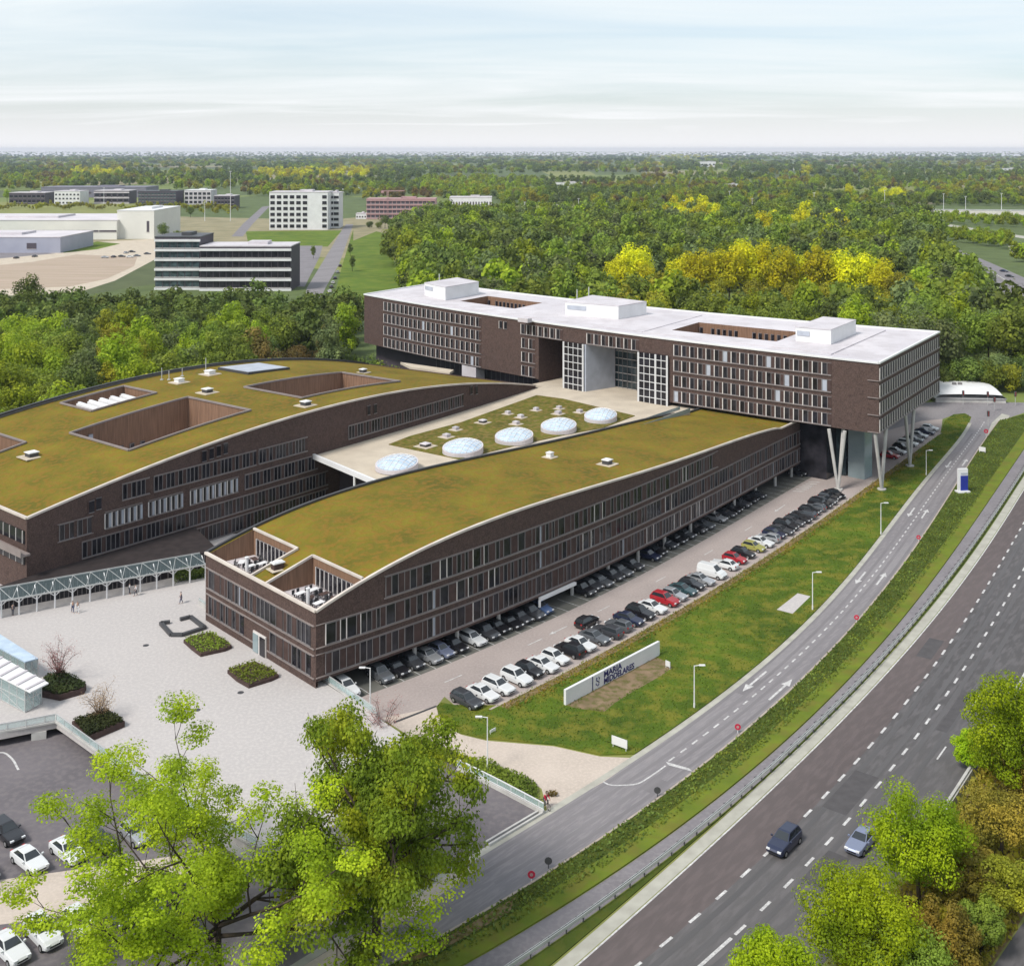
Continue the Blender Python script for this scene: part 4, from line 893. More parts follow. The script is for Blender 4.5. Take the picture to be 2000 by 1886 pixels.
for px, py, t0, t1 in ((1637, 957, (1619, 838), (1650, 842)), (1722, 957, (1709, 846), (1730, 838)), (1777, 911, (1767, 812), (1785, 800))):
    f_ = P(px, py)
    mb = MB()
    for tx, ty in (t0, t1):
        q = P(tx, ty, SZ0 - .05); d = q - f_; L_ = np.hypot(*d); q = f_ + d * min(1, 4.5 / L_); mb.tube([(*f_, 0.0), (*q, SZ0)], [.28, .36], 10)
    d = SF.left(SF.L) * 3.0
    mb.tube([(*f_, 0.0), (*(f_ + d), SZ0)], [.26, .34], 10)
    mb.prism([(f_[0] + .9 * math.cos(t), f_[1] + .9 * math.sin(t)) for t in np.linspace(0, 2 * math.pi, 12)[:-1]], 0.0, 0.35)
    wpart(mb, 'v_column', 'concrete', blk)
# ================================================================== FORECOURT THINGS
m, nt, b = nmat('canopy_glass'); b.inputs['Base Color'].default_value = (0.10, 0.135, 0.145, 1); b.inputs['Roughness'].default_value = 0.25; b.inputs['Alpha'].default_value = 0.55; M['canopyglass'] = m
m, nt, b = nmat('clear_panel'); b.inputs['Base Color'].default_value = (0.45, 0.58, 0.58, 1); b.inputs['Roughness'].default_value = 0.1; b.inputs['Alpha'].default_value = 0.4; M['clearpanel'] = m
cols_px = [(-34,1212),(2,1205),(37,1199),(72,1193),(107.5,1187),(142,1181),(176.5,1175.5),(210,1170),(242.5,1163.5),(275,1157),(306,1149.5),(338,1143),(370,1136.5),(400,1130)]
AR = Path(PP(cols_px, PZ), 1); aw = 3.4; zf, zk = PZ + 2.5, PZ + 3.1
arc = thing('glass_arcade', 'long glass roofed arcade on white branching columns along the rear wing', 'arcade', (float(AR.at(0)[0]), float(AR.at(0)[1]), PZ))
mb = MB(); mb.face([(*AR.off(0, -.4), zf), (*AR.off(AR.L, -.4), zf), (*AR.off(AR.L, aw), zk), (*AR.off(0, aw), zk)]); wpart(mb, 'canopy_glazing', 'canopyglass', arc)
mb = MB(); mb.beam((*AR.off(0, -.4), zf), (*AR.off(AR.L, -.4), zf), .14, .2); mb.beam((*AR.off(0, aw), zk), (*AR.off(AR.L, aw), zk), .14, .2)
nb_ = int(AR.L / 1.25)
for i in range(nb_):
    u, v = AR.L * i / nb_, AR.L * (i + 1) / nb_
    (a0, b0) = ((u, -.4), (v, aw)) if i % 2 else ((u, aw), (v, -.4))
    mb.beam((*AR.off(*a0), zf if a0[1] < 0 else zk), (*AR.off(*b0), zf if b0[1] < 0 else zk), .07, .07)
wpart(mb, 'canopy_frame', 'steel', arc)
for px, py in cols_px:
    u, _ = AR.near(P(px, py, PZ)); c = AR.at(u); mb = MB(); mb.tube([(*c, PZ), (*c, zf - .3)], .13, 8)
    for du, w_ in ((-1.1, .2), (1.1, .2), (0, 2.2)): mb.tube([(*c, zf - .75), (*AR.off(u + du, w_), zf + (.05 if w_ < 1 else .6))], .07, 6)
    wpart(mb, 'column', 'white', arc)
mb = MB(); mb.beam((*AR.off(0, aw - .1), PZ + 1.35), (*AR.off(AR.L * .80, aw - .1), PZ + 1.35), .12, 2.7, 0)
for i in range(40): mb.beam((*AR.off(AR.L * .8 * i / 40, aw - .2), PZ), (*AR.off(AR.L * .8 * i / 40, aw - .2), PZ + 2.7), .08, .08, 1)
mb.beam((*AR.off(0, aw - .25), PZ + 1.25), (*AR.off(AR.L * .8, aw - .25), PZ + 1.25), .1, .1, 1); wpart(mb, 'glazed_screen', ['glass', 'framegrey'], arc)

gf = [tuple(AR.off(AR.L * .02, aw + .05)), tuple(AR.off(AR.L + 3, aw + .05)), tuple(front2.at(front2.near(AR.off(AR.L + 3, aw + 12))[0])), tuple(front2.at(2.0))]
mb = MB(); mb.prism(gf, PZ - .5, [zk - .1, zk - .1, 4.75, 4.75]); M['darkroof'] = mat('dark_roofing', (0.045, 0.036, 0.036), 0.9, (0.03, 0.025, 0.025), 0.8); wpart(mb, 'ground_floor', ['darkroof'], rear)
mb = MB(); q0, q1 = np.array(gf[0]), np.array(gf[1])
for i in range(1, 30): p = q0 + (q1 - q0) * i / 30; mb.beam((*p, PZ), (*p, zk - .2), .1, .1)
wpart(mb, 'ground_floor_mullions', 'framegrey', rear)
def pavilion(poly_px, h, name, label, roof_m, slats):
    q = [P(x, y, PZ + h) for x, y in poly_px]; c = np.mean(q, axis=0); ins = [c + (p - c) * (.90 if slats else .99) for p in q]
    t = thing(name, label, 'pavilion', (float(c[0]), float(c[1]), PZ))
    mb = MB(); mb.prism([tuple(p) for p in q], PZ + h - .15, PZ + h)
    if slats:
        for i in range(14): s_ = (i + .5) / 14; a, b_ = q[0] + (q[1] - q[0]) * s_, q[3] + (q[2] - q[3]) * s_; mb.beam((*a, PZ + h + .06), (*b_, PZ + h + .06), .35, .12, 1)
    wpart(mb, 'roof', [roof_m, 'membrane'], t)
    mb = MB(); mb.prism([tuple(p) for p in ins], PZ + .05, PZ + h - .16); wpart(mb, 'glazing', 'clearpanel', t)
    mb = MB(); n = 4
    for i in range(4):
        a, b_ = ins[i], ins[(i + 1) % 4]; k = max(2, int(np.hypot(*(b_ - a)) / 1.6))
        for j in range(k): p = a + (b_ - a) * j / k; mb.beam((*p, PZ), (*p, PZ + h - .16), .09, .09)
        for z in (PZ + .1, PZ + h * .5): mb.beam((*a, z), (*b_, z), .08, .08)
        if i in (1, 2): mb.beam((*a, PZ), (*((a + b_) / 2), PZ + h - .2), .07, .07); mb.beam((*((a + b_) / 2), PZ), (*b_, PZ + h - .2), .07, .07)
    wpart(mb, 'frame', 'steel', t)
pavilion([(-120,1215),(95,1333),(59,1351),(-160,1240)], 2.9, 'glass_pavilion', 'nearer glass pavilion with white slatted roof at the left edge', 'white', True)
pavilion([(-60,1233),(-25,1222),(74.5,1285),(49,1292)], 2.5, 'glass_pavilion', 'farther low glass pavilion with plain pale roof, nearer the pink tree', 'domeglass', False)

def leaf_cards(c, n, size, r, flat=0.35, seed=0):
    """many small leaf quads in an ellipsoid volume, as numpy arrays"""
    g = np.random.default_rng(seed); d = g.normal(size=(n, 3)); d /= np.linalg.norm(d, axis=1)[:, None]; rad = g.uniform(.35, 1, n) ** .5
    ctr = np.array(c) + d * rad[:, None] * np.array(r); nr = d + g.normal(size=(n, 3)) * .8; return cards(ctr, nr, g.uniform(.6, 1.3, n) * size, g)
def cards(ctr, nr, s, g):
    nr = nr / np.linalg.norm(nr, axis=1)[:, None]; ref = g.normal(size=nr.shape); u = np.cross(nr, ref); u /= np.linalg.norm(u, axis=1)[:, None]; v = np.cross(nr, u)
    u = u * (s * .5)[:, None]; v = v * (s * .38)[:, None]
    return np.stack([ctr - u, ctr - v, ctr + u, ctr + v], axis=1).reshape(-1, 3)
def card_mesh(name, V, m):
    n = len(V) // 4; me = bpy.data.meshes.new(name); me.vertices.add(len(V)); me.vertices.foreach_set('co', V.astype(np.float32).ravel())
    me.loops.add(len(V)); me.loops.foreach_set('vertex_index', np.arange(len(V), dtype=np.int32)); me.polygons.add(n)
    me.polygons.foreach_set('loop_start', np.arange(0, len(V), 4, dtype=np.int32)); me.polygons.foreach_set('loop_total', np.full(n, 4, dtype=np.int32))
    me.materials.append(m); me.update(calc_edges=True); return me
def scatter_poly(poly, n, seed, avoid=()):
    g = np.random.default_rng(seed); p = np.array(poly); lo, hi = p.min(0), p.max(0); out = np.zeros((0, 2))
    def ins(pp, q):
        r = np.zeros(len(q), bool); a = np.array(pp); b_ = np.roll(a, 1, axis=0)
        for (x1, y1), (x0, y0) in zip(a, b_):
            if y1 != y0: r ^= ((y1 > q[:, 1]) != (y0 > q[:, 1])) & (q[:, 0] < (x0 - x1) * (q[:, 1] - y1) / (y0 - y1) + x1)
        return r
    while len(out) < n:
        q = g.uniform(lo, hi, (n * 2, 2)); k = ins(p, q)
        for a in avoid: k &= ~ins(a, q)
        out = np.concatenate([out, q[k]])
    return out[:n]
def planter(px, h, label, leafm, top=True, z0=PZ, n=900, size=.28):
    q = [P(x, y, z0 + h) for x, y in px]; c = np.mean(q, axis=0)
    t = thing('planter_bed', label, 'planter', (float(c[0]), float(c[1]), z0))
    mb = MB(); ring = [tuple(p) for p in q]; mb.prism(ring, z0, z0 + h * .75); wpart(mb, 'border', 'brickdark', t)
    pts = scatter_poly([tuple(c + (p - c) * .97) for p in q], n, len(label)); g = np.random.default_rng(3)
    edge = 0.6 + .4 * np.clip(1.6 - np.linalg.norm(pts - c, axis=1) / 4, 0, 1)
    ctr = np.c_[pts, z0 + h * .7 + g.uniform(0, .45, n) * edge]; nr = g.normal(size=(n, 3)) * .6 + np.array([0, 0, 1.0])
    o = link(bpy.data.objects.new('shrubs', card_mesh('shrubs', cards(ctr, nr, g.uniform(.6, 1.3, n) * size, g), LEAF[leafm] if leafm in LEAF else M[leafm]))); o.parent = t; o.location = -Vector(t.location); return t
planter([(358.4,1247),(372,1240),(410,1231.7),(440,1246),(452.7,1258),(440,1264),(392,1274.5),(375,1262)], .55, 'square planter of green shrubs next to the U shaped low border', 'mid')
planter([(444,1306),(460,1299),(497,1288),(530,1303),(544.7,1315),(530,1322),(486,1335.5),(462,1322)], .55, 'square planter of green shrubs nearest the entrance steps, alone on the pale forecourt', 'mid')
planter([(85.5,1317),(124.6,1307),(168.6,1331.6),(164,1340),(117,1353),(78,1345)], .95, 'dark clipped hedge bed at the foot of the pink tree', 'hedge', n=2200)
planter([(140.5,1404),(207.7,1382),(244,1404),(171,1435)], .9, 'dark clipped hedge bed at the foot of the russet budding tree', 'hedge', n=2200)
ub = [(332,1213),(314,1215.4),(334.5,1238),(357,1238),(400,1224),(385,1213),(372,1203),(352,1208)]; uq = PP(ub, PZ + .3)
mb = MB()
for a, b_ in zip(uq[:-1], uq[1:]): mb.beam((*a, PZ + .22), (*b_, PZ + .22), .5, .44)
tag(mb.build('low_border', 'darksteel'), 'dark U shaped low border around an empty paved bed on the forecourt', 'border')
def railing(pts, z0, h, label, base=0.0, post_gap=2.0, glass=True, name='railing', m='steel'):
    t = thing(name, label, 'railing', (float(pts[0][0]), float(pts[0][1]), z0)); pth = Path(pts) if len(pts) > 2 else Path([pts[0], (np.array(pts[0]) + np.array(pts[1])) / 2, pts[1]])
    mb = MB(); n = max(2, int(pth.L / 3))
    for i in range(n):
        a, b_ = pth.at(pth.L * i / n), pth.at(pth.L * (i + 1) / n); mb.beam((*a, z0 + h), (*b_, z0 + h), .09, .09); mb.beam((*a, z0 + base + .12), (*b_, z0 + base + .12), .06, .06)
    wpart(mb, 'handrail', m, t)
    for i in range(int(pth.L / post_gap) + 1):
        a = pth.at(min(pth.L, i * post_gap)); mb = MB(); mb.beam((*a, z0), (*a, z0 + h), .08, .08); wpart(mb, 'post', m, t)
    if glass:
        mb = MB()
        for i in range(n):
            a, b_ = pth.at(pth.L * i / n), pth.at(pth.L * (i + 1) / n); mb.beam((*a, z0 + (h + base) / 2 + .05), (*b_, z0 + (h + base) / 2 + .05), .03, h - base - .25)
        wpart(mb, 'glass_panel', 'clearpanel', t)
    if base:
        mb = MB()
        for i in range(n):
            a, b_ = pth.at(pth.L * i / n), pth.at(pth.L * (i + 1) / n); mb.beam((*a, z0 + base / 2), (*b_, z0 + base / 2), .28, base)
        wpart(mb, 'base_wall', 'concrete', t)
    return t
railing(PP([(388.5,1180),(432,1209),(477,1238)], PZ), PZ, 1.0, 'low walled railing along the end of the front wing, left of its entrance', .55)
railing(PP([(520,1268),(568,1292),(617,1319),(735,1399)], PZ), PZ, 1.0, 'glass railing on the forecourt edge above the parked cars, right of the entrance', .12)
railing(PP([(110,1411),(300,1545),(500,1655)], PZ), PZ, 1.0, 'glass railing along the forecourt edge behind the large spring green tree', .2)
railing(PP([(-100,1447),(0,1431),(108,1411)], PZ), PZ, 1.0, 'glass railing along the bridge edge at the left of the forecourt', .2)
railing(PP([(893,1502),(980,1546),(1062,1590)]), 0.0, 1.15, 'white railing on a low wall between the driveway hedge and the lower asphalt', .4, m='white')
railing(PP([(640,1714),(560,1662),(500,1622)]), 0.0, 1.0, 'white railing glimpsed under the two foreground trees', .25, glass=False, m='white')
mb = MB(); a, b_ = P(1062, 1588), P(955, 1652); mb.beam((*a, .12), (*b_, .12), .22, .24); mb.beam((*(a + np.array([-.3, .5])), .1), (*(b_ + np.array([-.3, .5])), .1), .22, .2)
tag(mb.build('kerb_wall', 'concrete'), 'low pale double kerb between the lower asphalt and the service road', 'kerb')
mb = MB()
for px in ((77,1428),): c = P(px[0], px[1] + 10, 0); mb.box((*c, (PZ - .7) / 2), (1.6, 1.6, PZ - .72), .3)
tag(mb.build('bridge_pier', 'concrete'), 'square concrete pier carrying the bridge edge at the left', 'pier')
mb = MB(); hp = Path(PP([(-60,1490),(0,1469),(22,1480),(36,1503)]))
for i in range(14): mb.face([(*hp.off(hp.L*i/14, -.12), 5*E1), (*hp.off(hp.L*(i+1)/14, -.12), 5*E1), (*hp.off(hp.L*(i+1)/14, .12), 5*E1), (*hp.off(hp.L*i/14, .12), 5*E1)])
struct('road_marking', mb, 'mark')
for px, py, lab in ((385,1386,'small dark drain cover on the forecourt right of the russet tree'),(330,1403,'small dark drain cover on the forecourt left of another, near the leaves'),(470,1352,'small dark drain cover below the square planter nearest the steps'),(285,1260,'small dark drain cover in the middle of the open forecourt')):
    q = P(px, py, PZ); mb = MB(); mb.tube([(*q, PZ + .002), (*q, PZ + .02)], .4, 12); tag(mb.build('drain_cover', 'darksteel'), lab, 'drain cover')
# hedges
def hedge(px, h, label, leafm, z0=0.0, n=2500, size=.3, name='hedge', seed=5):
    pts = scatter_poly(PP(px, z0), n, seed); g = np.random.default_rng(seed); ctr = np.c_[pts, z0 + g.uniform(0, 1, n) ** .6 * h * (0.75 + .25 * np.sin(pts[:, 0] * 1.7))]
    nr = g.normal(size=(n, 3)) * .7 + np.array([0, 0, .8])
    return tag(link(bpy.data.objects.new(name, card_mesh(name, cards(ctr, nr, g.uniform(.6, 1.3, n) * size, g), LEAF[leafm]))), label, 'hedge')
hedge([(895,1480),(960,1492),(1048,1535),(1052,1572),(980,1540),(895,1498)], .9, 'low green hedge between the driveway and the white railing', 'mid')
hedge([(830,1450),(895,1478),(890,1500),(815,1462)], .8, 'low ivy hedge at the corner where the driveway meets the forecourt', 'mid', n=1500)
hedge([(338,1140),(408,1127),(404,1120),(345,1132)], 2.1, 'dark green hedge at the right end of the glass arcade', 'dark', PZ, n=2500)
o = hedge([(1066,1549),(1088,1549),(1088,1557),(1066,1557)], .45, 'small dark unidentified low clump on the driveway beside the railing end', 'rust', n=160, size=.22, name='dark_clump')  # leaf cards standing in for a dark spot of unknown kind

# ================================================================== STREET FURNITURE
def lamp(px, py, h, label, side=1, base_z=0.0, heading=0.0):
    q = P(px, py, base_z); t = thing('street_lamp', label, 'street lamp', (float(q[0]), float(q[1]), base_z), heading, 'slim pale street lamps')
    mb = MB(); mb.tube([(0, 0, 0), (0, 0, h)], [.085, .055], 8); mb.tube([(0, 0, 0), (0, 0, .5)], .11, 8); mb.build('pole', 'white', t)
    mb = MB(); mb.tube([(0, 0, h - .05), (.8 * side, 0, h + .05)], .045, 6); mb.build('arm', 'white', t)
    mb = MB(); mb.box((.95 * side, 0, h + .04), (.75, .28, .12)); mb.box((.95 * side, 0, h - .03), (.5, .2, .03)); mb.build('lamp_head', 'white', t); return t
lamp(1356, 1381, 5.1, 'street lamp on the grass between the long white sign wall and the road', 1, .14)
lamp(1587, 1190, 5.5, 'street lamp beside the pale concrete pad on the verge', 1, .14)
lamp(1720.5, 1043, 5.5, 'street lamp on the verge near the far end of the parked row', 1, .14)
lamp(1809, 928, 5.2, 'farthest street lamp on the verge, past the V columns', 1, .14)
lamp(952, 1507, 6.0, 'tall street lamp by the driveway hedge in front of the nearest parked cars', -1)
lamp(723, 1398, 5.8, 'street lamp at the corner of the wing where the forecourt railing ends', -1)
lamp(1862, 755, 4.5, 'street lamp behind the left edge of the white roofed hall', 1); lamp(1972, 762, 5.0, 'street lamp right of the white roofed hall', 1)
def round_sign(px, py, m, label, cat='road sign', h=.75, r=.36):
    q = P(px, py); d = math.atan2(-q[0], q[1]); t = thing('road_sign', label, cat, (float(q[0]), float(q[1]), 0), d)
    mb = MB(); mb.tube([(0, 0, 0), (0, 0, h)], .05, 6); mb.build('post', 'white' if m == 'red' else 'darksteel', t)
    mb = MB(); mb.tube([(0, -.05, h), (0, -.09, h)], [r, r], 16); mb.build('plate', m, t)
    if m == 'red':
        mb = MB(); mb.tube([(0, -.092, h), (0, -.10, h)], [r * .45, r * .45], 12); mb.build('plate_disc', 'pinkred', t)
    return t
round_sign(1441, 1431, 'red', 'small round red sign on the road edge, second from the bottom'); round_sign(1673, 1215, 'red', 'small round red sign on the road edge level with the concrete pad')
round_sign(1794, 1057, 'red', 'farthest small round red sign on the road edge'); round_sign(1038, 1722, 'red', 'nearest small round red sign, by the foreground trees')
round_sign(1284, 1556, 'darksteel', 'dark round sign on the road edge opposite the driveway'); round_sign(1071, 1695, 'darksteel', 'dark round sign close above the nearest red sign')
round_sign(1926, 855, 'red', 'red round sign on the tip of the traffic island', h=1.6, r=.5)
def board(px0, px1, pyb, h, z0, label, m='white', post=True, name='notice_board'):
    a, b_ = P(px0[0], px0[1]), P(px1[0], px1[1]); c = (a + b_) / 2; t = thing(name, label, 'sign', (float(c[0]), float(c[1]), 0)); 
    mb = MB(); mb.beam((*a, z0 + h / 2), (*b_, z0 + h / 2), .08, h); wpart(mb, 'panel', m, t)
    for s_ in (.08, .92): p = a + (b_ - a) * s_; mb = MB(); mb.beam((*p, 0), (*p, z0 + h), .07, .07); wpart(mb, 'post', 'white', t)
    return t
board((1195,1459), (1225,1470), 0, .95, .45, 'small white board on two posts at the corner of the verge')
board((1300,1305), (1309,1309), 0, .7, .4, 'tiny pale board at the far end of the soil patch')
board((957,1436), (968,1430), 0, .3, .3, 'tiny white plate in the grass beside the tall lamp')
board((1912,884), (1925,886), 0, 1.0, .4, 'small white board on the far verge before the junction')
board((800,1852), (810,1846), 0, .6, .9, 'small blue sign board at the bottom of the service road edge', 'blue')
# sign wall with its lettering
sA, sB = P(1105.5, 1377, .14), P(1288.7, 1279, .14); sd = (sB - sA); sL = float(np.hypot(*sd)); sd = sd / sL; srz = math.atan2(sd[1], sd[0])
sg = thing('sign_wall', 'long white sign wall with dark blue hospital lettering on the verge', 'sign', (float(sA[0]), float(sA[1]), .14), srz)
SH = 1.85
mb = MB(); mb.box((sL / 2, .18, SH / 2), (sL, .36, SH)); mb.build('panel', 'white', sg)
def lettering(txt, size, x, z, name, m, parent, squeeze=1.0):
    cu = bpy.data.curves.new('t', 'FONT'); cu.body = txt; cu.size = size; cu.extrude = .012; cu.offset = .03; o = link(bpy.data.objects.new('t', cu)); dg = bpy.context.evaluated_depsgraph_get()
    me = bpy.data.meshes.new_from_object(o.evaluated_get(dg)); COL.objects.unlink(o); bpy.data.objects.remove(o)
    me.materials.clear(); me.materials.append(M[m]); w = max(v.co.x for v in me.vertices)
    for v in me.vertices: v.co = (x + v.co.x * squeeze, -.022 - v.co.z, z + v.co.y)
    ob = link(bpy.data.objects.new(name, me)); ob.parent = parent; return w * squeeze
fx = lambda px: sL * (px - 1105.5) / (1288.7 - 1105.5) * .985
lettering('MARIA', 1.02, fx(1176), .98, 'lettering', 'navy', sg, 1.22)
lettering('MIDDELARES', 1.02, fx(1176), .14, 'lettering', 'navy', sg, 1.08)
mb = MB()                                             # emblem: dark edged white square with a small curled figure
x0, x1 = fx(1154), fx(1174); zc = SH / 2
mb.box((x0 + .07, -.02, zc), (.14, .03, SH * .96)); mb.build('emblem_bar', 'navy', sg)
mb = MB(); c = (x0 + x1) / 2 + .1
pts = [(c - .25, -.03, 1.45), (c - .32, -.03, 1.1), (c - .1, -.03, .95), (c + .2, -.03, .75), (c + .15, -.03, .45), (c - .15, -.03, .38)]
mb.tube(pts, .07, 6); mb.tube([(c + .1, -.03, 1.42), (c + .28, -.03, 1.2), (c + .2, -.03, 1.0)], .06, 6); mb.tube([(c - .4, -.03, .75), (c - .35, -.03, .5)], .06, 6); mb.build('emblem', 'navy', sg)
# blue pylon
q = P(1880, 962); pz = thing('sign_pylon', 'white and blue pylon sign standing at the road edge', 'sign', (float(q[0]), float(q[1]), 0), R(8))
mb = MB(); mb.box((0, 0, .2), (2.6, 1.5, .4)); mb.build('base', 'white', pz); mb = MB(); mb.box((0, 0, 2.6), (2.0, .55, 4.4)); mb.build('panel', 'white', pz)
mb = MB(); mb.box((.2, -.30, 2.0), (1.55, .06, 2.9)); mb.build('face', 'blue', pz); mb = MB(); mb.box((.2, -.30, 3.85), (1.4, .05, .35)); mb.build('header', 'lightblue', pz)
# guard rail
gr = thing('guard_rail', 'long pale steel guard rail on posts between the cycle path and the highway', 'guard rail', (float(GRL.at(0)[0]), float(GRL.at(0)[1]), 0))
mb = MB(); n = 70
for i in range(n):
    a, c = GRL.off(GRL.L * i / n, -.25), GRL.off(GRL.L * (i + 1) / n, -.25); mb.beam((*a, .72), (*c, .72), .06, .3); a, c = GRL.off(GRL.L * i / n, -.02), GRL.off(GRL.L * (i + 1) / n, -.02); mb.beam((*a, .74), (*c, .74), .05, .14)
wpart(mb, 'rail', 'steel', gr)
u = 1.0
while u < GRL.L - 1:
    a = GRL.off(u, -.14); mb = MB(); mb.beam((*a, 0), (*a, .85), .12, .12); mb.beam((*GRL.off(u, .75), .1), (*GRL.off(u, -.1), .68), .07, .07); wpart(mb, 'post', 'darksteel', gr); u += 2.2
bw = Path([BAR.at(u) for u in np.linspace(BAR.near(P(1835, 1595))[0], BAR.L, 30)]); mb = MB()
for i in range(30): mb.beam((*bw.off(bw.L*i/30, -.35), .42), (*bw.off(bw.L*(i+1)/30, -.35), .42), .55, .84); mb.beam((*bw.off(bw.L*i/30, -.35), .95), (*bw.off(bw.L*(i+1)/30, -.35), .95), .25, .22)
tag(mb.build('barrier', 'concrete'), 'pale concrete barrier along the right side of the highway among the round trees', 'barrier')
# traffic lights at the junction
for px, py, lab in ((1881,790,'traffic light at the left side of the far junction'),(1929,792,'traffic light in the middle of the far junction'),(1942,803,'traffic light on the near side of the far junction'),(1930,832,'traffic light on the traffic island'),(1983,792,'traffic light at the right edge of the far junction')):
    q = P(px, py); t = thing('traffic_light', lab, 'traffic light', (float(q[0]), float(q[1]), 0), 0, 'traffic lights at the far junction')
    mb = MB(); mb.tube([(0, 0, 0), (0, 0, 2.9)], .07, 6); mb.build('post', 'steel', t); mb = MB(); mb.box((0, -.1, 3.1), (.5, .4, 1.3)); mb.build('signal_head', 'darksteel', t)
    mb = MB(); [mb.tube([(0, -.31, 2.7 + .4 * i), (0, -.33, 2.7 + .4 * i)], .13, 8) for i in range(3)]; mb.build('lens', 'tail', t)

# ================================================================== PEOPLE
def person(px, py, z0, rz, label, jacket, trousers, pose='walk', hair='darksteel', s=1.0, loc=None):
    q = P(px, py, z0) if loc is None else loc; t = thing('person', label, 'person', (float(q[0]), float(q[1]), z0), rz); t.scale = (s, s, s)
    st = .22 if pose == 'walk' else .05
    if pose == 'ride':
        J = {'pel': (0, 0, .98), 'ch': (.18, 0, 1.36), 'nk': (.26, 0, 1.5), 'hd': (.31, 0, 1.62), 'tp': (.32, 0, 1.74), 'hl': (0, .1, .95), 'hr': (0, -.1, .95), 'kl': (.36, .12, .78), 'kr': (.28, -.12, .6), 'al': (.16, .13, .42), 'ar': (.02, -.13, .2), 'fl': (.34, .13, .38), 'fr': (.2, -.13, .14), 'sl': (.2, .19, 1.42), 'sr': (.2, -.19, 1.42), 'el': (.36, .24, 1.2), 'er': (.36, -.24, 1.2), 'wl': (.56, .22, 1.06), 'wr': (.56, -.22, 1.06)}
    else:
        J = {'pel': (0, 0, .95), 'ch': (.02, 0, 1.3), 'nk': (.03, 0, 1.48), 'hd': (.05, 0, 1.6), 'tp': (.05, 0, 1.74), 'hl': (0, .1, .92), 'hr': (0, -.1, .92), 'kl': (st * .7, .1, .5), 'kr': (-st * .3, -.1, .5), 'al': (st, .1, .08), 'ar': (-st, -.1, .1), 'fl': (st + .2, .11, .04), 'fr': (-st + .18, -.11, .04), 'sl': (.01, .19, 1.4), 'sr': (.01, -.19, 1.4), 'el': (-st * .4, .24, 1.13), 'er': (st * .4, -.24, 1.13), 'wl': (-st * .2 + .08, .23, .9), 'wr': (st * .8 + .08, -.23, .9)}
    def skin(name, edges, rad, m, grow=1.0, fingers=False):
        names = []; [names.append(a) for e in edges for a in e if a not in names]; me = bpy.data.meshes.new(name); vs = [J[a] for a in names]; es = [(names.index(a), names.index(b)) for a, b in edges]; rr = [rad[a] * grow for a in names]
        if fingers:
            for w_ in ('wl', 'wr'):
                e_ = 'e' + w_[1]; d = (Vector(J[w_]) - Vector(J[e_])).normalized(); sd_ = d.cross(Vector((0, 1, 0))).normalized(); pi = len(vs); vs.append(tuple(Vector(J[w_]) + d * .08)); rr.append(.03); es.append((names.index(w_), pi))
                for k, (o_, L_) in enumerate(((-.03, .08), (-.01, .095), (.01, .09), (.03, .07))):
                    k1 = len(vs); vs.append(tuple(Vector(vs[pi]) + d * L_ + sd_ * o_)); rr.append(.009); es.append((pi, k1))
                k1 = len(vs); vs.append(tuple(Vector(J[w_]) + d * .05 + sd_ * -.06)); rr.append(.01); es.append((pi, k1))
        me.from_pydata(vs, es, []); o = link(bpy.data.objects.new(name, me)); o.parent = t; me.materials.append(M[m])
        md = o.modifiers.new('skin', 'SKIN'); md.use_smooth_shade = True
        for i, v in enumerate(me.skin_vertices[0].data): v.radius = (rr[i], rr[i]); v.use_root = (i == 0)
        sb = o.modifiers.new('sub', 'SUBSURF'); sb.levels = 1; sb.render_levels = 1; return o
    r = {'pel': .14, 'ch': .16, 'nk': .055, 'hd': .095, 'tp': .07, 'hl': .09, 'hr': .09, 'kl': .06, 'kr': .06, 'al': .045, 'ar': .045, 'fl': .04, 'fr': .04, 'sl': .07, 'sr': .07, 'el': .045, 'er': .045, 'wl': .033, 'wr': .033}
    E_ = [('pel', 'ch'), ('ch', 'nk'), ('nk', 'hd'), ('hd', 'tp'), ('pel', 'hl'), ('pel', 'hr'), ('hl', 'kl'), ('hr', 'kr'), ('kl', 'al'), ('kr', 'ar'), ('al', 'fl'), ('ar', 'fr'), ('ch', 'sl'), ('ch', 'sr'), ('sl', 'el'), ('sr', 'er'), ('el', 'wl'), ('er', 'wr')]
    skin('body', E_, r, 'skin', 1.0, True)
    skin('jacket', [('pel', 'ch'), ('ch', 'sl'), ('ch', 'sr'), ('sl', 'el'), ('sr', 'er'), ('el', 'wl'), ('er', 'wr')], r, jacket, 1.22)
    skin('trousers', [('pel', 'hl'), ('pel', 'hr'), ('hl', 'kl'), ('hr', 'kr'), ('kl', 'al'), ('kr', 'ar')], {**r, 'pel': .125}, trousers, 1.18)
    hv = Vector(J['hd']); mb = MB()
    for j in range(4):
        for i in range(8):
            f_ = lambda a, p: tuple(hv + Vector((-.015 + .105 * math.cos(a) * math.cos(p), .1 * math.sin(a) * math.cos(p), .02 + .125 * math.sin(p))))
            p0, p1 = -.1 + j * .41, -.1 + (j + 1) * .41; a0, a1 = .7 + i * .61, .7 + (i + 1) * .61
            mb.face([f_(a0, p0), f_(a1, p0), f_(a1, p1), f_(a0, p1)])
    mb.build('hair', hair, t); mb = MB()
    for y in (-.035, .035): mb.box((hv.x + .095, y, hv.z + .02), (.02, .02, .012))
    mb.box((hv.x + .1, 0, hv.z - .055), (.015, .045, .01)); mb.build('face_features', 'darksteel', t); return t
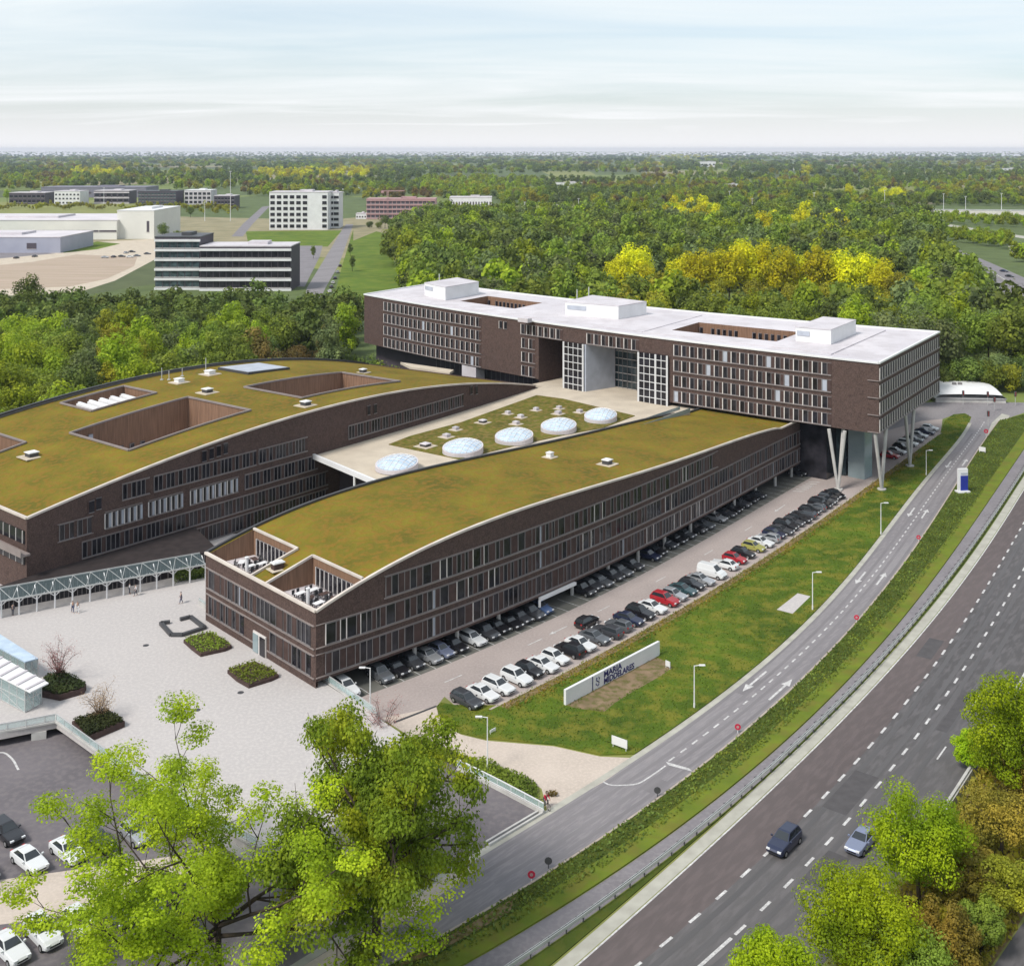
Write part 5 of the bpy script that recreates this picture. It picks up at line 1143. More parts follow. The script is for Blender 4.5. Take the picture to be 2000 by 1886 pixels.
M['greycloth'] = mat('grey_cloth', (0.10, 0.10, 0.12), 0.9); M['whitecloth'] = mat('white_cloth', (0.75, 0.75, 0.76), 0.9); M['redcloth'] = mat('red_cloth', (0.42, 0.02, 0.05), 0.9); M['bluecloth'] = mat('blue_cloth', (0.05, 0.07, 0.16), 0.9)
person(354, 1178, PZ, R(200), 'person in dark jacket walking alone across the open forecourt', 'greycloth', 'bluecloth')
person(142, 1196, PZ, R(-60), 'person in white top and dark trousers, left of the pair before the arcade', 'whitecloth', 'bluecloth')
person(151.5, 1197, PZ, R(-60), 'person in white coat, right one of the pair in front of the arcade', 'whitecloth', 'whitecloth')
person(253, 1160, PZ, R(20), 'person in white standing beside a column of the arcade', 'whitecloth', 'greycloth', 'stand')
person(265.5, 1163, PZ, R(200), 'person in dark trousers and pale top walking out of the arcade', 'whitecloth', 'greycloth')
person(25, 1202, PZ, R(90), 'person in dark clothes under the left end of the arcade', 'greycloth', 'greycloth', 'stand')
bq = P(1066, 1578); brz = R(-55)
bk = thing('bicycle', 'dark bicycle ridden at the corner of the driveway and the service road', 'bicycle', (float(bq[0]), float(bq[1]), 0.016), brz)
for nm, x in (('wheel', -.52), ('wheel', .55)):
    mb = MB(); pts = [(x + .34 * math.cos(t), 0, .35 + .34 * math.sin(t)) for t in np.linspace(0, 2 * math.pi, 21)]; mb.tube(pts, .025, 5)
    for t in np.linspace(0, math.pi, 7)[:-1]: mb.tube([(x + .33 * math.cos(t), 0, .35 + .33 * math.sin(t)), (x - .33 * math.cos(t), 0, .35 - .33 * math.sin(t))], .006, 4)
    mb.build(nm, 'tyre', bk)
mb = MB()
for a, b_ in (((-.52, 0, .35), (-.1, 0, .32)), ((-.1, 0, .32), (-.2, 0, .85)), ((-.2, 0, .8), (.42, 0, .85)), ((-.1, 0, .32), (.44, 0, .75)), ((-.52, 0, .35), (-.18, 0, .75)), ((.55, 0, .35), (.42, 0, 1.0))): mb.tube([a, b_], .025, 6)
mb.build('frame', 'darksteel', bk); mb = MB(); mb.tube([(.5, -.26, 1.04), (.42, 0, 1.03), (.5, .26, 1.04)], .02, 6); mb.build('handlebar', 'darksteel', bk); mb = MB(); mb.box((-.2, 0, .88), (.26, .14, .06)); mb.build('saddle', 'tyre', bk)
person(0, 0, .016, brz, 'person in red jacket riding a bicycle at the driveway corner', 'redcloth', 'greycloth', 'ride', loc=bq + np.array([math.cos(brz), math.sin(brz)]) * -.15)

# ================================================================== ROOF TERRACE FURNITURE
def table(loc, rz, lab, grp):
    t = thing('terrace_table', lab, 'table', loc, rz, grp); mb = MB(); mb.box((0, 0, .73), (1.5, .85, .05)); mb.build('table_top', 'white' if rng.random() < .5 else 'brickdark', t)
    for x in (-.65, .65):
        for y in (-.35, .35): mb = MB(); mb.box((x, y, .35), (.06, .06, .7)); mb.build('leg', 'darksteel', t)
    return t
ch0 = None
def chair(loc, rz, lab, grp):
    global ch0
    if ch0 is None:
        ch0 = thing('terrace_chair', lab, 'chair', loc, rz, grp); mb = MB(); mb.box((0, 0, .45), (.46, .46, .05)); mb.build('seat', 'darksteel', ch0); mb = MB(); mb.box((-.21, 0, .72), (.05, .46, .5)); mb.build('backrest', 'darksteel', ch0)
        for x in (-.2, .2):
            for y in (-.2, .2): mb = MB(); mb.box((x, y, .21), (.04, .04, .42)); mb.build('leg', 'darksteel', ch0)
        return ch0
    c = copy_tree(ch0); c.location = loc; c.rotation_euler = (0, 0, rz); c['label'] = lab; c['group'] = grp; return c
for h, nm in ((terr[0], 'right hand'), (terr[1], 'left hand')):
    a0, a1, b0, b1 = h; rzT = front.ang(0)
    for i in range(6):
        p = W1.xy(a0 + (a1 - a0) * (.42 + .3 * (i % 2) + rng.uniform(-.04, .04)), b0 + (b1 - b0) * (.32 + .19 * (i // 2))); rz = rzT + rng.choice((.2, .9, 1.5))
        table((float(p[0]), float(p[1]), TZ), rz, f'table set with dark chairs on the {nm} roof terrace', f'tables on the {nm} roof terrace')
        for s_ in (-1, 1):
            for x in (-.4, .4):
                lx, ly = x, s_ * .75; chair((float(p[0] + lx * math.cos(rz) - ly * math.sin(rz)), float(p[1] + lx * math.sin(rz) + ly * math.cos(rz)), TZ), rz - s_ * math.pi / 2, f'dark chair pulled up to a table on the {nm} roof terrace', f'chairs on the {nm} roof terrace')
p = W1.xy(aT * .42, .5); t = thing('roof_vent', 'white boxed roof vent on the strip between the two roof terraces', 'roof vent', (float(p[0]), float(p[1]), zr1(aT * .42) - .25), front.ang(0))
mb = MB(); mb.box((0, 0, .05), (2.4, 2.0, .12)); mb.build('base', 'beigegravel', t); mb = MB(); mb.box((0, 0, .5), (1.5, 1.0, .8)); mb.build('curb', 'brickdark', t); mb = MB(); mb.box((0, 0, .95), (1.7, 1.2, .14)); mb.box((0, 0, 1.06), (1.3, .8, .08)); mb.build('lid', 'white', t)
# ================================================================== CARS
def car_shape(kind):
    # L, W, H, hood z, belt z, [x of hood start, windscreen base, roof front, roof rear, rear glass base, tail]
    return {'hatch':  (4.1, 1.78, 1.46, .93, .98, (.95, .60, -.02, -1.55, -1.92)),
            'saloon': (4.65, 1.82, 1.43, .92, .97, (1.1, .75, .05, -1.15, -1.75)),
            'estate': (4.7, 1.83, 1.48, .93, .98, (1.1, .78, .08, -1.9, -2.22)),
            'suv':    (4.55, 1.88, 1.66, 1.05, 1.10, (1.05, .75, .1, -1.75, -2.12)),
            'van':    (4.8, 1.92, 1.95, 1.15, 1.2, (1.5, 1.3, .55, -2.2, -2.34))}[kind]
CARMESH = {}
def car_parts(kind):
    if kind in CARMESH: return CARMESH[kind]
    L_, W_, H_, hz, bz, xs = car_shape(kind); w = W_ / 2; nose, tail = L_ / 2, -L_ / 2; out = []
    xh, xw, xr, xq, xb = xs
    # lower body: lofted rings
    st = [(nose, .42, .62, .62), (nose - .12, .28, .76, .86), (nose - .45, .22, hz - .10, .97), (xw + .25, .20, hz, 1.0), (xw - .1, .20, bz, 1.0), (0, .20, bz + .01, 1.0), (xb + .2, .20, bz + .02, .99), (tail + .3, .22, bz - (.02 if kind != 'saloon' else .0), .96), (tail + .06, .30, bz - .10, .88), (tail, .42, .72, .74)]
    mb = MB(); rings = []
    for x, zl, zt, f in st:
        k = len(mb.v); zm = zl + (zt - zl) * .55; rings.append(k)
        mb.v += [(x, -w * f * .86, zl), (x, -w * f, zl + .12), (x, -w * f, zm), (x, -w * f * .93, zt - .03), (x, -w * f * .80, zt), (x, w * f * .80, zt), (x, w * f * .93, zt - .03), (x, w * f, zm), (x, w * f, zl + .12), (x, w * f * .86, zl)]
    n = 10
    for a, b_ in zip(rings[:-1], rings[1:]):
        for j in range(n): mb.f.append((a + j, b_ + j, b_ + (j + 1) % n, a + (j + 1) % n)[::-1]); mb.m.append(0)
    mb.f.append(tuple(rings[0] + j for j in range(n))[::-1]); mb.m.append(0); mb.f.append(tuple(rings[-1] + j for j in range(n))); mb.m.append(0)
    # greenhouse in body colour; glass set proud on its faces
    B_ = [(xw, .86), (xb, .84)]; T_ = [(xr, .66), (xq, .64)]; zb, zt = bz - .02, H_
    q = [(xw, -w * .86, zb), (xw, w * .86, zb), (xb, w * .84, zb), (xb, -w * .84, zb), (xr, -w * .66, zt - .04), (xr, w * .66, zt - .04), (xq, w * .64, zt - .06), (xq, -w * .64, zt - .06)]
    r2_ = [(xr - .18, -w * .60, zt), (xr - .18, w * .60, zt), (xq + .2, w * .58, zt - .01), (xq + .2, -w * .58, zt - .01)]
    for f in ((0, 1, 5, 4), (1, 2, 6, 5), (2, 3, 7, 6), (3, 0, 4, 7)): mb.face([q[i] for i in f])
    for i in range(4): mb.face([q[4 + i], q[4 + (i + 1) % 4], r2_[(i + 1) % 4], r2_[i]])
    mb.face(r2_)
    # sills, arches and bumper undersides read as dark plastic
    for x in (nose - .82, tail + .85):
        for s_ in (-1, 1):
            k = len(mb.v); c = []
            for t in np.linspace(0, math.pi, 9): c.append((x + .37 * math.cos(t), s_ * (w + .004), .30 + .37 * math.sin(t)))
            mb.face(c if s_ < 0 else c[::-1], 1)
    mb.face([(nose + .004, -w * .5, .46), (nose + .004, w * .5, .46), (nose + .004, w * .5, .60), (nose + .004, -w * .5, .60)], 1)
    for s_ in (-1, 1): mb.box((xw - .12, s_ * (w + .08), bz + .03), (.16, .18, .13), m=0)
    out.append(('body', mb.mesh('body', ['white_car', 'tyre'], False)))
    def panel(f, inset, off, nm):
        c = np.mean([np.array(q[i]) for i in f], axis=0); p = [np.array(q[i]) for i in f]; nr = np.cross(p[1] - p[0], p[2] - p[0]); nr = nr / np.linalg.norm(nr)
        mb = MB(); mb.face([c + (v - c) * inset + nr * off for v in p]); out.append((nm, mb.mesh(nm, ['carglass'])))
    panel((0, 1, 5, 4), .90, .012, 'windscreen'); panel((2, 3, 7, 6), .84, .012, 'rear_window')
    if kind != 'van': panel((1, 2, 6, 5), .88, .012, 'side_window'); panel((3, 0, 4, 7), .88, .012, 'side_window')
    for x in (nose - .82, tail + .85):
        for s_ in (-1, 1):
            mb = MB(); mb.tube([(x, s_ * (w - .18), .32), (x, s_ * (w + .012), .32)], .32, 14, 0); me_ = mb.mesh('wheel', ['tyre']); mb = MB(); mb.tube([(x, s_ * (w + .005), .32), (x, s_ * (w + .025), .32)], .20, 10); me_['rim'] = 1; out.append(('wheel', me_)); out.append(('rim', mb.mesh('rim', ['rim'])))
    for s_ in (-1, 1):
        mb = MB(); mb.box((nose - .10, s_ * w * .62, .70), (.2, .36, .14)); out.append(('headlight', mb.mesh('headlight', ['lamp'])))
        mb = MB(); mb.box((tail + .055, s_ * w * .66, .80), (.12, .26, .2)); out.append(('tail_light', mb.mesh('tail_light', ['tail'])))
    CARMESH[kind] = out; return out
CARP = {}
def car(x, y, rz, kind, colr, label, group=None, z=E1 * 2, name=None, cat='car', parts=True):
    if cat == 'car' and kind == 'van': cat = 'van'
    t = thing(name or ('parked_car' if group and 'parked' in group else 'car'), label, cat, (float(x), float(y), z), rz, group)
    for nm, me in car_parts(kind):
        if not parts and nm != 'body': continue
        o = link(bpy.data.objects.new(nm, me)); o.parent = t if nm != 'rim' else last
        last = o if nm == 'wheel' else None
        if nm == 'body': o.material_slots[0].link = 'OBJECT'; o.material_slots[0].material = M[colr]
    return t
NAMEC = {'white_car': 'white', 'silver': 'silver', 'grey': 'grey', 'dark_grey': 'dark grey', 'black': 'black', 'navy_car': 'dark blue', 'blue_car': 'blue', 'red_car': 'red', 'yellow': 'yellow green', 'teal': 'dark teal', 'blue_grey': 'blue grey'}
KN = {'hatch': 'hatchback', 'saloon': 'saloon', 'estate': 'estate car', 'suv': 'sport utility car', 'van': 'van'}
ORD = ['first', 'second', 'third', 'fourth', 'fifth', 'sixth', 'seventh', 'eighth', 'ninth', 'tenth', 'eleventh', 'twelfth', 'thirteenth', 'fourteenth', 'fifteenth', 'sixteenth', 'seventeenth', 'eighteenth', 'nineteenth', 'twentieth']
for i in range(1, 10): ORD.append('twenty-' + ORD[i - 1])
ORD.insert(20 - 0, ORD.pop(20)) if False else None
ORD = ORD[:20] + ['twenty-' + o for o in ORD[:9]] + ['thirtieth'] + ['thirty-' + o for o in ORD[:9]] + ['fortieth'] + ['forty-' + o for o in ORD[:9]]
row = [(913,'dark_grey','estate'),(943,'white_car','saloon'),(973,'white_car','estate'),(1008,'white_car','suv'),(1035,'black','hatch'),(1059,'white_car','saloon'),(1085,'white_car','hatch'),(1114,'black','suv'),(1136,'white_car','saloon'),(1162,'grey','saloon'),(1185,'dark_grey','estate'),(1207,'grey','hatch'),(1229,'navy_car','saloon'),(1251,'black','suv'),(1273,'white_car','saloon'),(1298,'red_car','suv'),(1315,'silver','hatch'),(1333,'teal','saloon'),(1350,'black','hatch'),(1367,'silver','saloon'),(1389,'white_car','van'),(1416,'white_car','saloon'),(1435,'red_car','hatch'),(1452,'black','hatch'),(1472,'yellow','hatch'),(1487,'white_car','saloon'),(1500,'silver','hatch'),(1512,'navy_car','hatch'),(1524,'dark_grey','saloon'),(1536,'black','suv'),(1548,'dark_grey','hatch'),(1559,'black','saloon'),(1570,'dark_grey','estate'),(1581,'black','hatch'),(1591,'grey','hatch'),(1601,'black','suv'),(1611,'dark_grey','saloon'),(1620,'black','hatch')]
KO = Path([KERB.off(u, 2.9) for u in np.linspace(-3, KERB.L, 60)])
us = np.linspace(0, KO.L, 3000); kp = np.array([1000 + F * KO.at(u)[0] / KO.at(u)[1] for u in us])
cu = [float(us[int(np.argmin(abs(kp - px)))]) for px, _, _ in row]
for _ in range(60):                                   # keep at least a door's width between neighbours
    for i in range(len(cu) - 1):
        g_ = 2.34 - (cu[i + 1] - cu[i])
        if g_ > 0: cu[i] -= g_ / 2; cu[i + 1] += g_ / 2
for i, ((px, c, k), u) in enumerate(zip(row, cu)):
    x, y = KO.off(u, rng.uniform(-.15, .15)); rz = KO.ang(u) - math.pi / 2 + rng.uniform(-.03, .03)
    if rng.random() < .25: rz += math.pi
    where = 'nearest, at the rounded verge tip' if i == 0 else f'{ORD[i]} from the rounded verge tip'
    car(x, y, rz, k, c, f'{NAMEC[c]} {KN[k]} parked by verge kerb, {where}', 'cars parked along the verge kerb')
u, o_ = KO.near(P(1631, 968)); q = P(1631, 970); car(q[0], q[1], KO.ang(u) - math.pi / 2 - .5, 'saloon', 'black', 'black saloon parked askew at the foot of the first V column, last of the row', 'cars parked along the verge kerb')
wrow = [(672,'white_car','suv'),(741,'grey','suv'),(772,'black','saloon'),(804,'dark_grey','hatch'),(836,'silver','saloon'),(861,'blue_grey','hatch'),(887,'black','hatch'),(921,'white_car','estate'),(948,'dark_grey','suv'),(972,'black','hatch'),(996,'black','saloon'),(1016,'dark_grey','hatch'),(1036,'dark_grey','suv'),(1056,'blue_car','hatch'),(1137,'black','suv'),(1152,'dark_grey','hatch'),(1170,'grey','saloon'),(1193,'dark_grey','hatch'),(1210,'grey','estate'),(1233,'dark_grey','hatch'),(1268,'navy_car','hatch'),(1284,'black','saloon'),(1308,'dark_grey','hatch'),(1325,'black','hatch'),(1343,'dark_grey','hatch'),(1362,'black','suv'),(1378,'grey','hatch'),(1402,'silver','hatch'),(1418,'dark_grey','saloon'),(1432,'black','hatch'),(1450,'dark_grey','suv'),(1465,'black','hatch'),(1480,'dark_grey','hatch'),(1560,'black','suv'),(1574,'dark_grey','hatch'),(1588,'black','saloon'),(1600,'grey','hatch')]
WO = Path([FW.off(u, .2) for u in np.linspace(0, FW.L, 60)]); us = np.linspace(0, WO.L, 3000); kp = np.array([1000 + F * WO.at(u)[0] / WO.at(u)[1] for u in us])
cu = [float(us[int(np.argmin(abs(kp - px)))]) for px, _, _ in wrow]
for _ in range(60):
    for i in range(len(cu) - 1):
        g_ = 2.32 - (cu[i + 1] - cu[i])
        if g_ > 0: cu[i] -= g_ / 2; cu[i + 1] += g_ / 2
for i, ((px, c, k), u) in enumerate(zip(wrow, cu)):
    if i == 0: q = P(676, 1352); x, y = q
    else: x, y = WO.off(u, rng.uniform(-.2, .2) + (.5 if i > 20 else 0))
    where = 'alone at the near corner below the railing' if i == 0 else f'{ORD[i]} from the near corner'
    car(x, y, WO.ang(u) - math.pi / 2 + rng.uniform(-.03, .03), k, c, f'{NAMEC[c]} {KN[k]} under front wing, {where}', 'cars parked under the front wing')
u, _ = KO.near(P(1750, 896)); u2, _ = KO.near(P(1828, 842))
for i, (c, k) in enumerate((('red_car','hatch'),('silver','saloon'),('black','hatch'),('white_car','estate'),('grey','saloon'),('silver','hatch'),('navy_car','saloon'),('white_car','hatch'))):
    uu = u + (u2 - u) * i / 7; x, y = KO.at(uu); car(x, y, KO.ang(uu) - math.pi / 2, k, c, f'{NAMEC[c]} {KN[k]} parked past V columns, {ORD[i]} of that group', 'cars parked past the V columns')
q = P(1146, 1221); u, _ = CPK.near(q); car(q[0], q[1], CPK.ang(u), 'hatch', 'black', 'black hatchback driving up the middle of the car park lane')
def car_px(front_px, rear_px, kind, c, label, group=None):
    a, b_ = P(*front_px), P(*rear_px); d = a - b_; m_ = (a + b_) / 2; return car(m_[0], m_[1], math.atan2(d[1], d[0]), kind, c, label, group)
u, o_ = D1.near(P(1532, 1654)); q = D1.off(u, o_); car(q[0], q[1], D1.ang(u) + math.pi, 'suv', 'navy_car', 'dark blue sport utility car driving on the highway')
u, o_ = D2.near(P(1682, 1652)); q = D2.off(u, o_); car(q[0], q[1], D2.ang(u) + math.pi, 'saloon', 'blue_grey', 'blue grey car on the highway half hidden by a round tree')
LP = 'cars parked in the lower left car park'
for f, r_, k, c, lab in (((86,1712),(30,1668),'saloon','white_car','white saloon in the open, upper row of the lower car park'),((158,1692),(108,1652),'saloon','white_car','white saloon just under the leaves, upper row of the lower car park'),((215,1672),(168,1632),'hatch','dark_grey','dark grey car under the leaves, upper row of the lower car park'),((-8,1735),(-62,1690),'hatch','teal','dark teal car cut by the left picture edge in the upper row'),((38,1655),(-10,1615),'estate','black','black estate car at the left edge behind the white saloon'),((290,1660),(240,1618),'hatch','silver','silver car deep under the spring green tree'),
    ((350,1640),(300,1600),'saloon','grey','grey saloon deep under the leaves beside the silver car'),((370,1778),(318,1732),'saloon','black','black saloon hidden behind the trunk of the spring green tree'),((52,1895),(-12,1832),'saloon','white_car','white car with dark glass roof at the bottom left corner'),((112,1862),(58,1806),'suv','white_car','white car with dark roof, second in the bottom row'),((185,1838),(130,1786),'hatch','white_car','white hatchback third in the bottom row under the leaves'),((252,1820),(196,1768),'suv','dark_grey','dark grey car fourth in the bottom row'),((314,1800),(258,1752),'hatch','grey','grey hatchback last in the bottom row before the trunk')):
    car_px(f, r_, k, c, lab, LP)
for i, (px, py) in enumerate(((664,521),(659,533),(654,545),(650,554),(647,562),(644,571),(640,582))):
    q = P(px, py); c = ('black','silver','navy_car','white_car','dark_grey','white_car','black')[i]; car(q[0], q[1], R(105), 'hatch', c, f'{NAMEC[c]} car parked beside the long straight road, {ORD[i]} from far end', 'cars parked beside the long road')
for px, py, c, lab in ((1961,531,'navy_car','farther dark blue car on the far curving highway'),(1972,541,'black','nearer black car on the far curving highway')):
    q = P(px, py); car(q[0], q[1], R(-50), 'saloon', c, lab)
for i, (px, py) in enumerate(((205,504),(222,503),(238,502),(254,503),(268,501),(32,505),(68,502),(246,495),(258,493),(288,497))):
    q = P(px, py); c = ('silver','dark_grey','black','white_car','grey','black','dark_grey','silver','black','dark_grey')[i]; car(q[0], q[1], R(rng.choice((0, 80))), 'saloon', c, f'{NAMEC[c]} car on the pale yard behind the brown lot, {ORD[i]} counted', 'cars standing on the pale yard')

# ================================================================== FAR BUILDINGS
def far_building(name, label, x0, x1, yb, yt, depth, wallm, roofm, rows, cols, winm='glass', skew=0.0, wfill=(.7, .6), bands=None, blank=(), end=False, recess=None):
    """front wall from pixel x0 to x1 on the base row yb; yt is the top edge of that wall"""
    a, b_ = P(x0, yb), P(x1, yb + skew); h = zat(yt, a[1]); d = b_ - a; L_ = np.hypot(*d); d = d / L_; n = np.array([d[1], -d[0]])     # n faces the camera
    t = thing(name, label, 'building', (float(a[0]), float(a[1]), 0), math.atan2(d[1], d[0]))
    mb = MB(); mb.box((L_ / 2, depth / 2, h / 2), (L_, depth, h)); w_ = mb.build('wall', wallm, t)
    mb = MB(); mb.box((L_ / 2, depth / 2, h + .25), (L_ + .5, depth + .5, .5)); mb.box((L_ * .6, depth / 2, h + 1.2), (L_ * .22, depth * .4, 1.6)); mb.build('roof', roofm, t)
    cw, rh = L_ / cols, h / (rows + .4); its = []
    mb = MB()
    ww, wh = cw * wfill[0], rh * wfill[1]; me = None
    mb.box((0, -.05, 0), (ww, .25, wh)); mb.box((0, -.1, -wh / 2), (ww + .3, .35, .2), m=1); me = mb.mesh('window', [winm, 'frame'])
    k = 0
    for r in range(rows):
        for c in range(cols):
            if (c in blank) or k >= 100: continue
            o = link(bpy.data.objects.new('window', me)); o.parent = t; o.location = (cw * (c + .5), 0, rh * (r + .62)); k += 1
    if end:
        for r in range(rows):
            for c in range(3):
                if k >= 100: break
                o = link(bpy.data.objects.new('window', me)); o.parent = t; o.location = (L_, depth * (c + .5) / 3, rh * (r + .62)); o.rotation_euler = (0, 0, R(90)); k += 1
    if bands:
        mb = MB()
        for r in range(rows + 1): mb.box((L_ / 2, -.3, rh * (r + .1)), (L_ + .6, 1.0, rh * .24))
        mb.build('white_band', bands, t)
    return t
far_building('office_building', 'white seven storey office block with dark square windows beyond the wood', 526, 640, 449, 376, 30, 'white', 'membrane', 6, 9, blank=(6, 7), end=False, wfill=(.68, .58))
far_building('office_building', 'white office annex joined at the right of the white office block, with wide windows', 641, 662, 446, 377, 24, 'white', 'membrane', 6, 2, wfill=(.9, .5))
far_building('office_building', 'unfinished pink office block with open floors', 716, 850, 428, 389, 26, 'pinkred', 'pinkred', 4, 16, winm='darkbrown', bands='pinkred', wfill=(.8, .6))
far_building('office_building', 'small office block with black and white striped facade', 878, 960, 418, 386, 30, 'white', 'membrane', 1, 15, wfill=(.45, .84), winm='darkbrown')
far_building('office_building', 'dark glass taller end of the banded office block by the pale yard', 303, 390, 566, 464, 26, 'darkbrown', 'darksteel', 5, 6, winm='glassblue', bands='white', wfill=(.86, .62))
far_building('office_building', 'lower right part of the banded office block with white balcony bands', 391, 568, 568, 482, 24, 'darkbrown', 'membrane', 4, 14, bands='white', wfill=(.86, .62))
far_building('warehouse', 'long white warehouse with a dark ribbon window', -260, 228, 468, 431, 90, 'warmwhite', 'roofgrey', 1, 14, wfill=(.96, .14), winm='darkbrown')
far_building('warehouse', 'white warehouse hall standing at the right end of the long warehouse', 229, 301, 467, 412, 70, 'warmwhite', 'white', 1, 3, blank=(0, 1), wfill=(.2, .55), winm='darkbrown')
far_building('warehouse', 'grey blue shed in front of the long warehouse with one dark door', -220, 118, 494, 464, 60, 'greyblue', 'roofgrey', 1, 9, blank=(0, 1, 2, 3, 4, 5, 6, 8), wfill=(.5, .55), winm='darkbrown')
far_building('office_building', 'brown office at the far left of the distant row', 18, 88, 399, 377, 30, 'darkbrown', 'membrane', 2, 8)
far_building('office_building', 'white office with small windows in the distant row, left of the gap', 106, 156, 401, 374, 30, 'white', 'membrane', 3, 7, wfill=(.5, .4))
far_building('office_building', 'dark office with white frames in the middle of the distant row', 184, 252, 398, 373, 30, 'darkbrown', 'membrane', 2, 6, bands='membrane')
far_building('office_building', 'widest dark glazed office in the distant row', 270, 344, 401, 374, 34, 'darkbrown', 'darksteel', 4, 12, winm='glassblue')
far_building('office_building', 'pale office right of the widest dark office in the distant row', 360, 412, 400, 372, 30, 'membrane', 'white', 3, 6)
far_building('office_building', 'small dark office at the right end of the distant row', 418, 458, 407, 383, 26, 'darkbrown', 'membrane', 3, 6)
far_building('long_shed', 'long slate roofed shed behind the distant row of offices', 80, 285, 386, 366, 60, 'slate', 'slate', 1, 10, winm='darkbrown', wfill=(.6, .3))
for x0, x1, yb, yt, lab in ((1368,1398,326,316,'white house far off among trees near the horizon'),(1085,1140,366,357,'white flat building among trees left of the raised road'),(1420,1442,368,360,'pale house among dark trees beyond the raised road'),(668,700,376,368,'pale house behind the white office block'),(695,716,428,418,'small white house between the white office and the unfinished block'),(1960,1990,333,329,'far pale building at the right of the horizon'),(1530,1600,333,330,'far long pale building in the middle of the horizon woods')):
    t = far_building('house', lab, x0, x1, yb, yt, 14, 'white', 'membrane', 1, 4, wfill=(.5, .4))
# white roofed hall by the junction
hq = [P(x, y) for x, y in ((1826,786),(1968,788))]; hd = hq[1] - hq[0]; hL = float(np.hypot(*hd)); hl = thing('hall', 'low hall with a broad white curved roof beyond the junction', 'building', (float(hq[0][0]), float(hq[0][1]), 0), math.atan2(hd[1], hd[0]))
mb = MB(); mb.box((hL / 2, 9, .55), (hL - .6, 17.4, 1.1)); mb.build('wall', 'concrete', hl)
mb = MB(); n = 14
for i in range(n):
    for j in range(8):
        f_ = lambda a, b_: (hL * a, 18 * b_, 1.12 + 2.5 * (math.sin(math.pi * min(1, max(0, a)))) ** .14 * (math.sin(math.pi * (.08 + .84 * b_))) ** .5)
        mb.face([f_(i / n, j / 8), f_((i + 1) / n, j / 8), f_((i + 1) / n, (j + 1) / 8), f_(i / n, (j + 1) / 8)])
mb.face([(0, 0, 1.11), (hL, 0, 1.11), (hL, 18, 1.11), (0, 18, 1.11)][::-1]); mb.build('roof', 'white', hl, True)
mb = MB(); mb.box((hL * .38, 7, 3.75), (1, .8, .7)); mb.box((hL * .46, 7, 3.75), (1, .8, .7)); mb.build('roof_unit', 'framegrey', hl)
# tall masts
def mast(px, yb, yt, lab, z0=0.0, r=.3):
    q = P(px, yb, z0); h = zat(yt, q[1]) - z0; t = thing('lighting_mast', lab, 'mast', (float(q[0]), float(q[1]), z0), 0, 'tall pale lighting masts'); mb = MB(); mb.tube([(0, 0, 0), (0, 0, h)], [r, r * .6], 6); mb.build('pole', 'white', t); mb = MB(); mb.box((0, 0, h), (2.4, .8, .35)); mb.build('lamp_head', 'white', t)
for px, yb, yt, lab in ((1425,417,374,'tall lighting mast left of the middle of the raised road'),(1590,430,377,'tallest lighting mast in front of the raised road'),(1728,414,372,'lighting mast in front of the bright yellow trees'),(1843,415,379,'lighting mast right of the bright yellow trees'),(1886,418,384,'lighting mast between two others at the right of the raised road'),(1956,418,378,'rightmost lighting mast on the raised road'),(1469,416,388,'short lighting mast right of the leftmost tall one'),(1336,414,392,'lighting mast at the left part of the raised road'),(1130,418,388,'lighting mast left of the white flat building'),(1088,416,400,'small lighting mast behind the wood edge'),(1025,417,395,'leftmost lighting mast right of the striped office'),(450,432,335,'very tall mast by the distant row of offices'),(203,405,367,'mast in front of the dark framed office'),(400,432,395,'slim mast beside the yellow hedge at the far left')):
    mast(px, yb, yt, lab)
q = P(757, 428); t = thing('crane', 'red tower crane in front of the unfinished pink block', 'crane', (float(q[0]), float(q[1]), 0)); hC = zat(374, q[1])
mb = MB()
for x in (-.7, .7): [mb.beam((x, y, 0), (x, y, hC), .25, .25) for y in (-.7, .7)]
for i in range(12): mb.beam((-.7, -.7, hC * i / 12), (.7, -.7, hC * (i + 1) / 12), .18, .18); mb.beam((.7, .7, hC * i / 12), (-.7, .7, hC * (i + 1) / 12), .18, .18)
mb.build('tower', 'pinkred', t); mb = MB(); mb.beam((-6, 0, hC + .4), (16, 6, hC + .4), .9, .9); mb.box((-5, 0, hC - .8), (2.5, 1.5, 1.6)); mb.build('jib', 'pinkred', t)
# ================================================================== TREES
def clump_cards(seed, Rx, Rz, zc, ncl, per, leaf, low=-.5, rc=(.30, .46)):
    g = np.random.default_rng(seed); out = []
    for i in range(ncl):
        d = g.normal(size=3); d /= np.linalg.norm(d); d[2] = max(d[2], low) if d[2] < low else d[2]
        k = g.uniform(.45, .78) if i > ncl * .18 else g.uniform(0, .4)
        c = np.array([d[0] * Rx * k, d[1] * Rx * k, zc + d[2] * Rz * k]); r = Rx * g.uniform(*rc)
        e = g.normal(size=(per, 3)); e /= np.linalg.norm(e, axis=1)[:, None]
        q = c + e * (r * g.uniform(.55, 1.08, per) ** .7)[:, None] * np.array([1, 1, .9]); nr = e * 1.25 + g.normal(size=(per, 3)) * .28 + np.array([0, 0, .4])
        out.append(cards(q, nr, g.uniform(.6, 1.35, per) * leaf, g))
    return np.concatenate(out)
